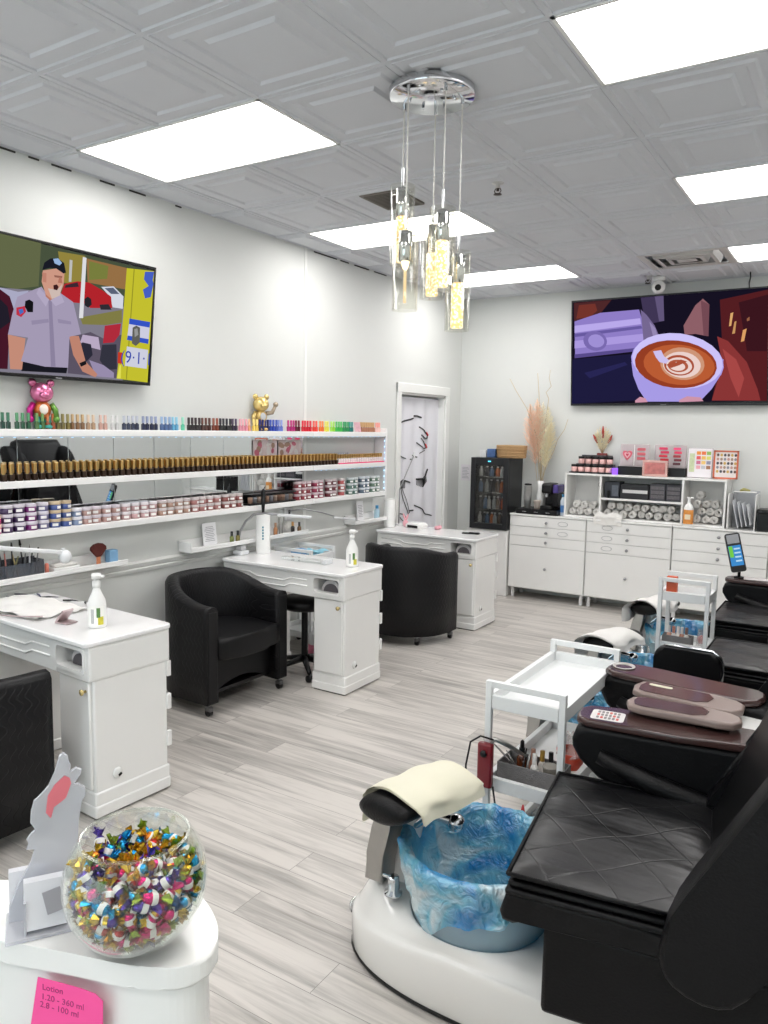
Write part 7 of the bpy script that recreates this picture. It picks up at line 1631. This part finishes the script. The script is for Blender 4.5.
# ------------------------------------------------------------------ things on the nearer trolley
FELT = mat('grey_felt', (122, 120, 120), .95, var=.2, vscale=60, bump=.4, bscale=200)
def organiser(label, x0, x1, y0, y1, z, h, items, lbls, grp):
    t = thing('felt_organizer', label, 'organizer', ((x0+x1)/2, (y0+y1)/2, z))
    b = MB(); th = .006
    b.box((x0,y0,z),(x1,y1,z+.004), FELT)
    for a, c in (((x0,y0),(x1,y0+th)),((x0,y1-th),(x1,y1)),((x0,y0+th),(x0+th,y1-th)),((x1-th,y0+th),(x1,y1-th))): b.box((a[0],a[1],z+.004),(c[0],c[1],z+h), FELT, .002)
    part('box', b, t, world=True)
    for (kind, fx, fy, c_, cc), lb in zip(items, lbls):
        x = x0+.02+(x1-x0-.04)*fx; y = y0+.02+(y1-y0-.04)*fy
        if kind == 'btl':
            q = thing('small_bottle', lb, 'bottle', (x, y, z+.005), 0, grp)
            b = MB(); b.lathe([(0,0),(.014,0),(.0145,.003),(.0145,.062),(.007,.076),(0,.076)], mat('btl_%d_%d_%d' % c_, c_, .2, coat=.3), n=14); part('bottle', b, q)
            b = MB(); b.cyl((0,0,.075),(0,0,.112), .0085, mat('btlcap_%d_%d_%d' % cc, cc, .35), 12); part('cap', b, q)
        elif kind == 'drop':
            q = thing('dropper_bottle', lb, 'bottle', (x, y, z+.005), 0, grp)
            b = MB(); b.lathe([(0,0),(.017,0),(.0175,.003),(.0175,.07),(.008,.085),(0,.085)], mat('btl_%d_%d_%d' % c_, c_, .2, coat=.3), n=14); part('bottle', b, q)
            b = MB(); b.cyl((0,0,.083),(0,0,.105), .011, BLACKP, 12); b.lathe([(0,.103),(.008,.103),(.007,.13),(0,.136)], BLACKP, n=12); part('dropper', b, q)
        elif kind == 'cup':
            b = MB(); cup_mesh(b, thin_glass('clear_cup', (244,242,238), .08, .5, body=.3, bodycol=(230,226,218)), .018, .026, .085); single('plastic_cup', b, lb, 'cup', (x, y, z+.005), group=grp)
        else:
            b = MB(); b.tube([(0,0,0),(.0,0,.05),(cc[0]*.001-.05,cc[1]*.001,.11)], [.005,.005,.0025], mat('tool_%d_%d_%d' % c_, c_, .25, .6), 8); single('nail_tool', b, lb, 'nail tool', (x, y, z+.005), group=grp)
organiser('grey felt organizer full of bottles and tools on the nearer trolley', 2.685, 2.915, 2.43, 2.55, .4205, .075,
  [('drop',.22,.75,(90,46,24),0),('btl',.45,.7,(170,120,100),(200,150,130)),('btl',.62,.75,(226,220,214),(190,150,70)),('btl',.78,.8,(226,222,220),(26,26,28)),('btl',.95,.75,(206,206,206),(206,170,140)),('cup',.86,.2,(0,0,0),0),
   ('tool',.10,.4,(120,116,116),(-40,10)),('tool',.2,.2,(160,158,156),(20,-20)),('tool',.32,.3,(60,56,56),(50,30)),('tool',.42,.15,(180,178,176),(60,0)),('btl',.55,.25,(236,232,228),(236,232,228))],
  ['brown glass dropper bottle with black dropper on the nearer trolley','copper capped bottle in the felt organizer on the nearer trolley','white bottle with gold cap in the felt organizer','white bottle with black cap in the felt organizer','pale bottle with tan cap at the right end of the felt organizer','clear plastic cup at the front of the felt organizer',
   'grey nail tool leaning left in the nearer felt organizer','bright steel nail tool in the nearer felt organizer','dark nail tool leaning right in the nearer felt organizer','pale steel file lying across the nearer felt organizer','plain white bottle at the front of the felt organizer'], 'items in the nearer felt organizer')
organiser('grey felt organizer of small bottles on the farther trolley', 2.808, 2.965, 4.428, 4.50, .4605, .07,
  [('btl',.1,.5,(196,150,130),(206,206,206)),('btl',.3,.5,(226,222,220),(190,130,110)),('btl',.5,.6,(226,220,214),(226,220,214)),('btl',.68,.5,(170,120,100),(206,200,196)),('btl',.88,.5,(200,196,190),(120,90,80))],
  ['tan bottle with pale cap at the left end of the farther felt organizer','white bottle with copper cap in the farther felt organizer','plain white bottle in the middle of the farther felt organizer','brown bottle with pale cap in the farther felt organizer','pale bottle with brown cap at the right end of the farther felt organizer'], 'bottles in the farther felt organizer')
RD = mat('dark_red_drill', (120, 22, 34), .3, coat=.3)
t = thing('nail_drill', 'dark red electric nail drill hung on the left post of the nearer trolley', 'nail drill', (2.655, 2.355, .42))
b = MB(); b.box((2.645,2.345,.425),(2.70,2.372,.585), RD, .008); part('body', b, t, world=True)
b = MB(); b.cyl((2.672,2.344,.55),(2.672,2.338,.55), .012, BLACKP, 14); part('dial', b, t, world=True)
b = MB(); b.tube([(2.69,2.358,.586),(2.70,2.37,.60),(2.74,2.40,.575),(2.79,2.44,.535)], [.004,.009,.009,.004], STEEL, 8); part('handpiece', b, t, 'steel handpiece', world=True)
b = MB(); b.tube([(2.70,2.36,.60),(2.66,2.34,.612),(2.625,2.335,.585),(2.612,2.33,.50),(2.612,2.335,.38),(2.63,2.34,.29),(2.69,2.36,.24),(2.72,2.37,.30),(2.70,2.365,.43)], .0035, BLACKP, 6); part('cord', b, t, 'thin black cord', world=True)
t = thing('plastic_tub', 'orange-red tub wrapped in clear plastic at the right of the nearer trolley', 'tub', (2.865, 2.70, .4205))
b = MB(); b.lathe([(0,0),(.042,0),(.052,.055),(.054,.062),(.05,.062),(.04,.006),(0,.006)], mat('orange_red_tub', (226, 84, 56), .35), n=24); part('bowl', b, t)
b = MB(); b.surf(lambda u, v: ((.056+.01*math.sin(u*PI*10))*(1-.7*v)*math.cos(2*PI*u), (.056+.01*math.sin(u*PI*10))*(1-.7*v)*math.sin(2*PI*u), .05+.075*v+.006*math.sin(u*31)), 30, 8, thin_glass('crumpled_wrap', (240,240,240), .14, .6, body=.12), closed_u=True); part('wrap', b, t, 'clear crumpled wrap')
for k, (x, y) in enumerate(((2.70,2.66),(2.765,2.70))):
    t = thing('glue_bottle', ['white glue bottle with red nozzle on the bottom tray of the nearer trolley', 'pale amber bottle beside the red-nozzled glue on the bottom tray'][k], 'bottle', (x, y, .1305), 0, 'bottles on the bottom tray')
    c_ = [(232,226,222),(206,176,150)][k]
    b = MB(); b.lathe([(0,0),(.022,0),(.023,.003),(.023,.05),(.01,.066),(0,.066)], mat('btl_%d_%d_%d' % c_, c_, .3), n=16); part('bottle', b, t)
    b = MB(); b.lathe([(0,.064),(.011,.064),(.009,.08),(.003,.108),(0,.108)], mat('red_nozzle' if k == 0 else 'pale_nozzle', (206,30,40) if k == 0 else (226,216,206), .35), n=12); part('nozzle', b, t)
b = MB(); b.box((2.815,4.435,.7455),(2.87,4.475,.862), mat('orange_box', (206,90,52), .5), .002); single('carton', b, 'upright orange box on the top tray of the farther trolley', 'box', (2.84,4.455,.7455), world=True)
b = MB(); b.surf(lambda u, v: (2.995+(.026-.010*v)*math.cos(2*PI*u)*(1+.12*math.sin(u*25)), 4.56+(.035-.012*v)*math.sin(2*PI*u), .4605+.10*v), 24, 6, thin_glass('crumpled_wrap', (240,240,240), .14, .6, body=.12), closed_u=True); b.ball((2.995,4.56,.50),(.02,.02,.025), mat('pink_fill', (226,150,150), .5)); single('wrapped_jar', b, 'small clear wrapped jar with pink content on the farther trolley', 'jar', (2.995,4.56,.4605), world=True)

# ------------------------------------------------------------------ reception counter in the foreground
DESK = mat('white_gloss_counter', (238, 237, 234), .3, var=.012, coat=.3)
DP = [(2.16,.27),(2.45,.44),(2.699,.596),(2.82,.672),(2.90,.722),(2.955,.735),(3.005,.715),(3.046,.687),(3.070,.648),(3.054,.611),(3.015,.588),(2.98,.573),(2.945,.563),(2.90,.548),(2.86,.533),(2.80,.512),(2.6,.42),(2.35,.29),(2.10,.16)]
t = thing('reception_counter', 'curved white reception counter in the bottom left corner holding the candy bowl', 'counter', (2.75, .55, 0))
SP = smooth_poly(DP)
b = MB(); b.prism(SP, .970, 1.0, DESK, bev=.005); part('countertop', b, t, world=True)
cx0 = sum(p[0] for p in SP)/len(SP)
cen = [(2.16+.94*i/10) for i in range(11)]
def inset(P, d):
    out = []; n = len(P)
    for i in range(n):
        a, c = Vector(P[i-1]), Vector(P[(i+1) % n]); tn = (c-a); 
        if tn.length < 1e-6: out.append(P[i]); continue
        tn.normalize(); nm = Vector((tn.y, -tn.x)); out.append((P[i][0]+nm.x*d, P[i][1]+nm.y*d))
    return out
area = sum(SP[i-1][0]*SP[i][1]-SP[i][0]*SP[i-1][1] for i in range(len(SP)))
b = MB(); b.prism(inset(SP, .012 if area < 0 else -.012), 0, .971, DESK); part('body', b, t, world=True)
# sticky note on the counter front
d2 = Vector((.128, .044, 0)).normalized(); up_ = Vector((0,0,1)); nn = d2.cross(up_)
Tn = Matrix.Translation(Vector((2.814, .5145, 0))) @ Matrix((d2, up_, nn)).transposed().to_4x4()
t = thing('sticky_note', 'bright pink sticky note with handwriting on the front of the reception counter', 'sticky note', Tn @ Vector((.11,.9,.002)))
b = MB(); b.prism([(.068,.963),(.10,.9615),(.13,.9595),(.150,.956),(.160,.948),(.157,.84),(.045,.84)], .0008, .0016, mat('hot_pink_paper', (255, 84, 160), .6, var=.03))
for v in b.bm.verts: v.co = Tn @ v.co
part('paper', b, t, world=True)
b = MB(); INKP = mat('pen_ink', (176, 46, 112), .7)
for s_, x, z, r in (('Lotion', .074, .951, -.03), ('1.20 - 360 ml', .072, .938, -.06), ('2.8 - 100 ml', .070, .927, -.08)):
    b.text(s_, .0115, INKP, Tn @ Matrix.Translation((x, z, .0018)) @ Matrix.Rotation(r, 4, 'Z') @ Matrix.Shear('XZ', 4, (0, 0)), 0.0001, 'LEFT')
part('handwriting', b, t, world=True)
# acrylic hand-shaped card stand
O_ = Vector((2.845, .600, 1.0)); U_ = Vector((.55, .835, 0)).normalized(); Nn = U_.cross(Vector((0,0,1)))
Th = Matrix.Translation(O_) @ Matrix((U_, Vector((0,0,1)), Nn)).transposed().to_4x4()
SIL = [(-.069,.0),(-.068,.027),(-.056,.055),(-.041,.082),(-.033,.102),(-.045,.102),(-.041,.11),(-.044,.116),(-.038,.124),(-.032,.127),(-.039,.138),(-.038,.152),(-.034,.167),(-.025,.173),(-.015,.184),(-.007,.202),(-.002,.223),(.003,.227),(.009,.221),(.009,.212),(.012,.209),(.009,.196),(.018,.204),(.025,.2),(.024,.194),(.012,.179),(.021,.181),(.029,.174),(.03,.165),(.024,.158),(.02,.13),(.018,.099),(.014,.065),(.006,.0)]
FROST = thin_glass('frosted_acrylic', (240,242,246), .08, .35, rough=.25, body=.42, bodycol=(230,230,234))
t = thing('card_stand', 'frosted acrylic card stand shaped like a hand, left of the candy bowl', 'card stand', O_)
b = MB(); b.prism(SIL, -.003, .003, FROST, bev=.0008, seg=1)
for v in b.bm.verts: v.co = Th @ v.co
part('hand_panel', b, t, world=True)
b = MB(); b.prism([(-.017,.172),(-.008,.186),(.004,.196),(.010,.192),(.012,.184),(.005,.165),(-.002,.160),(-.01,.155),(-.014,.140),(-.02,.149)], .0031, .0036, mat('pink_flower_print', (226,120,130), .5))
for v in b.bm.verts: v.co = Th @ v.co
part('pink_print', b, t, 'pink printed patch', world=True)
b = MB(); b.box((-.072,.0005,-.022),(.045,.006,.045), FROST, .001); b.box((-.050,.006,.018),(-.002,.035,.021), FROST); b.box((-.050,.006,.018),(-.047,.05,.04), FROST); b.box((-.05,.006,-.022),(0,.03,-.019), FROST)
for v in b.bm.verts: v.co = Th @ v.co
part('base', b, t, world=True)
b = MB()
for k in range(6): b.obox((-.024, .042, .024+.0022*k), (.05, .062, .0015), (-.12, 0, 0), mat('card_white', (226,226,230), .5, var=.03))
b.obox((-.014, .045, .0375), (.022, .03, .0012), (-.12, 0, .2), mat('card_grey_print', (165,163,168), .5))
for v in b.bm.verts: v.co = Th @ v.co
single('business_cards', b, 'small stack of white business cards in the hand-shaped stand', 'business cards', Th @ Vector((-.024,.02,.03)), world=True)
b = MB()
for k in range(5): b.obox((-.045, .04, -.016+.0022*k), (.045, .058, .0015), (-.1, 0, 0), mat('card_white', (226,226,230), .5, var=.03))
b.obox((-.045, .046, -.018), (.04, .04, .0012), (-.1, 0, 0), mat('card_dark_print', (90,88,92), .5))
for v in b.bm.verts: v.co = Th @ v.co
single('business_cards', b, 'second stack of cards behind the hand-shaped panel', 'business cards', Th @ Vector((-.045,.02,-.015)), world=True)

# candy bowl
BR = .089; BC = Vector((2.970, .616, 1.0+.0855))
t = thing('glass_bowl', 'round glass fishbowl full of wrapped candy on the reception counter', 'glass bowl', (BC.x, BC.y, 1.0005))
b = MB(); prof = []
a0, a1 = math.radians(-76), math.radians(41)
outer = [(BR*math.cos(a0+(a1-a0)*k/30), BR*math.sin(a0+(a1-a0)*k/30)) for k in range(31)]
inner = [(r*(BR-.0028)/BR, z*(BR-.0028)/BR) for r, z in outer[::-1]]
zb0 = outer[0][1]
FG = thin_glass('bowl_glass', (250,252,250), .035, .65)
b.lathe([(0, zb0)]+outer+[(outer[-1][0]-.0005, outer[-1][1]+.002)]+inner+[(0, inner[-1][1]+.002)], FG, (BC.x, BC.y, BC.z), 48); part('bowl', b, t, world=True)
b = MB(); rr = outer[-1][0]-.001; b.tube([(BC.x+rr*math.cos(a), BC.y+rr*math.sin(a), BC.z+outer[-1][1]+.001) for a in [2*PI*k/48 for k in range(49)]], .0022, FG, 8); part('rim', b, t, world=True)
FOIL = {'gold': mat('foil_gold', (214,176,60), .22, .85, var=.3, vscale=120), 'magenta': mat('foil_magenta', (200,30,110), .22, .8, var=.3, vscale=120), 'blue': mat('foil_blue', (40,150,200), .22, .8, var=.3, vscale=120), 'purple': mat('foil_purple', (84,60,150), .22, .8, var=.3, vscale=120), 'orange': mat('foil_orange', (220,130,50), .22, .8, var=.3, vscale=120), 'green': mat('foil_green', (150,170,60), .22, .8, var=.3, vscale=120), 'white': mat('candy_paper', (232,228,226), .4, var=.06), 'red': mat('foil_red', (170,40,40), .22, .8, var=.3, vscale=120)}
def candy_mesh(end, tail):
    b = MB(); s = .0078; E_ = FOIL[end]; T_ = FOIL[tail]
    b.lathe([(0,-.011),(.0055,-.0105),(s*.95,-.0005)], E_, n=12); b.lathe([(s*.95,-.0005),(s,.002),(s*.95,.005),(s*.85,.007)], FOIL['white'], n=12); b.lathe([(s*.85,.007),(.005,.0105),(0,.012)], E_, n=12)
    for sg, m in ((-1, T_), (1, T_)):
        n = 10; R1 = [b.bm.verts.new((.0018*math.cos(2*PI*i/n), .0018*math.sin(2*PI*i/n), sg*.011)) for i in range(n)]
        R2 = [b.bm.verts.new(((.0085+.003*((i*7) % 3-1))*math.cos(2*PI*i/n), (.004+.0045*(i % 2))*math.sin(2*PI*i/n), sg*(.019+.0025*((i*5) % 3)))) for i in range(n)]
        k = b.mi(m)
        for i in range(n): f = b.bm.faces.new([R1[i], R1[(i+1) % n], R2[(i+1) % n], R2[i]]); f.material_index = k
    b.surf(lambda u, v: ((s*1.02)*math.cos(1.2*u), (s*1.02)*math.sin(1.2*u), -.0015+.006*v), 5, 1, FOIL['gold'])
    return b.mesh('wrapped_candy')
KINDS = [('magenta','gold'),('blue','gold'),('purple','gold'),('orange','gold'),('magenta','magenta'),('blue','green'),('gold','gold'),('red','gold'),('blue','blue'),('magenta','green'),('purple','purple')]
KM = [candy_mesh(*k) for k in KINDS]
rc = random.Random(11); pts = []
tries = 0
while len(pts) < 295 and tries < 90000:
    tries += 1
    p = Vector((rc.uniform(-1,1), rc.uniform(-1,1), rc.uniform(-1,1)))*BR
    top = .014+.012*math.sin(p.x*60)*math.cos(p.y*50)
    if p.length > BR-.0150 or p.z > top or p.z < zb0+.012: continue
    if p.length < BR-.038 and p.z < top-.022: continue
    if any((p-q).length < .0128 for q in pts): continue
    pts.append(p)
for k, p in enumerate(pts):
    q = rc.randrange(len(KINDS)); e, tl = KINDS[q]
    o = bpy.data.objects.new('wrapped_candy', KM[q]); COL.objects.link(o); o.location = BC+p
    nrm = p.normalized()
    if p.length > BR-.03 and p.z < .02:
        tang = nrm.orthogonal(); tang.rotate(Matrix.Rotation(rc.uniform(0, 2*PI), 3, nrm)); o.rotation_euler = tang.to_track_quat('Z', 'Y').to_euler()
    else: o.rotation_euler = (rc.uniform(-1,1), rc.uniform(-1,1), rc.uniform(0,6))
    o['label'] = ('wrapped candy with %s foil and %s twisted ends in the glass bowl' % (e, tl)) if e != tl else 'wrapped candy in all %s foil in the glass bowl' % e
    o['category'] = 'candy'; o['group'] = '%s and %s candies in the glass bowl' % (e, tl)
# ------------------------------------------------------------------ view
sc = bpy.context.scene
sc.view_settings.view_transform = 'Standard'; sc.view_settings.look = 'None'; sc.view_settings.gamma = 1.0; sc.view_settings.use_curve_mapping = False
sc.view_settings.exposure = 1.2
sc.cycles.use_denoising = True
sc.cycles.max_bounces = 10; sc.cycles.transparent_max_bounces = 24; sc.cycles.caustics_reflective = False; sc.cycles.caustics_refractive = False
sc.cycles.sample_clamp_indirect = 6.0
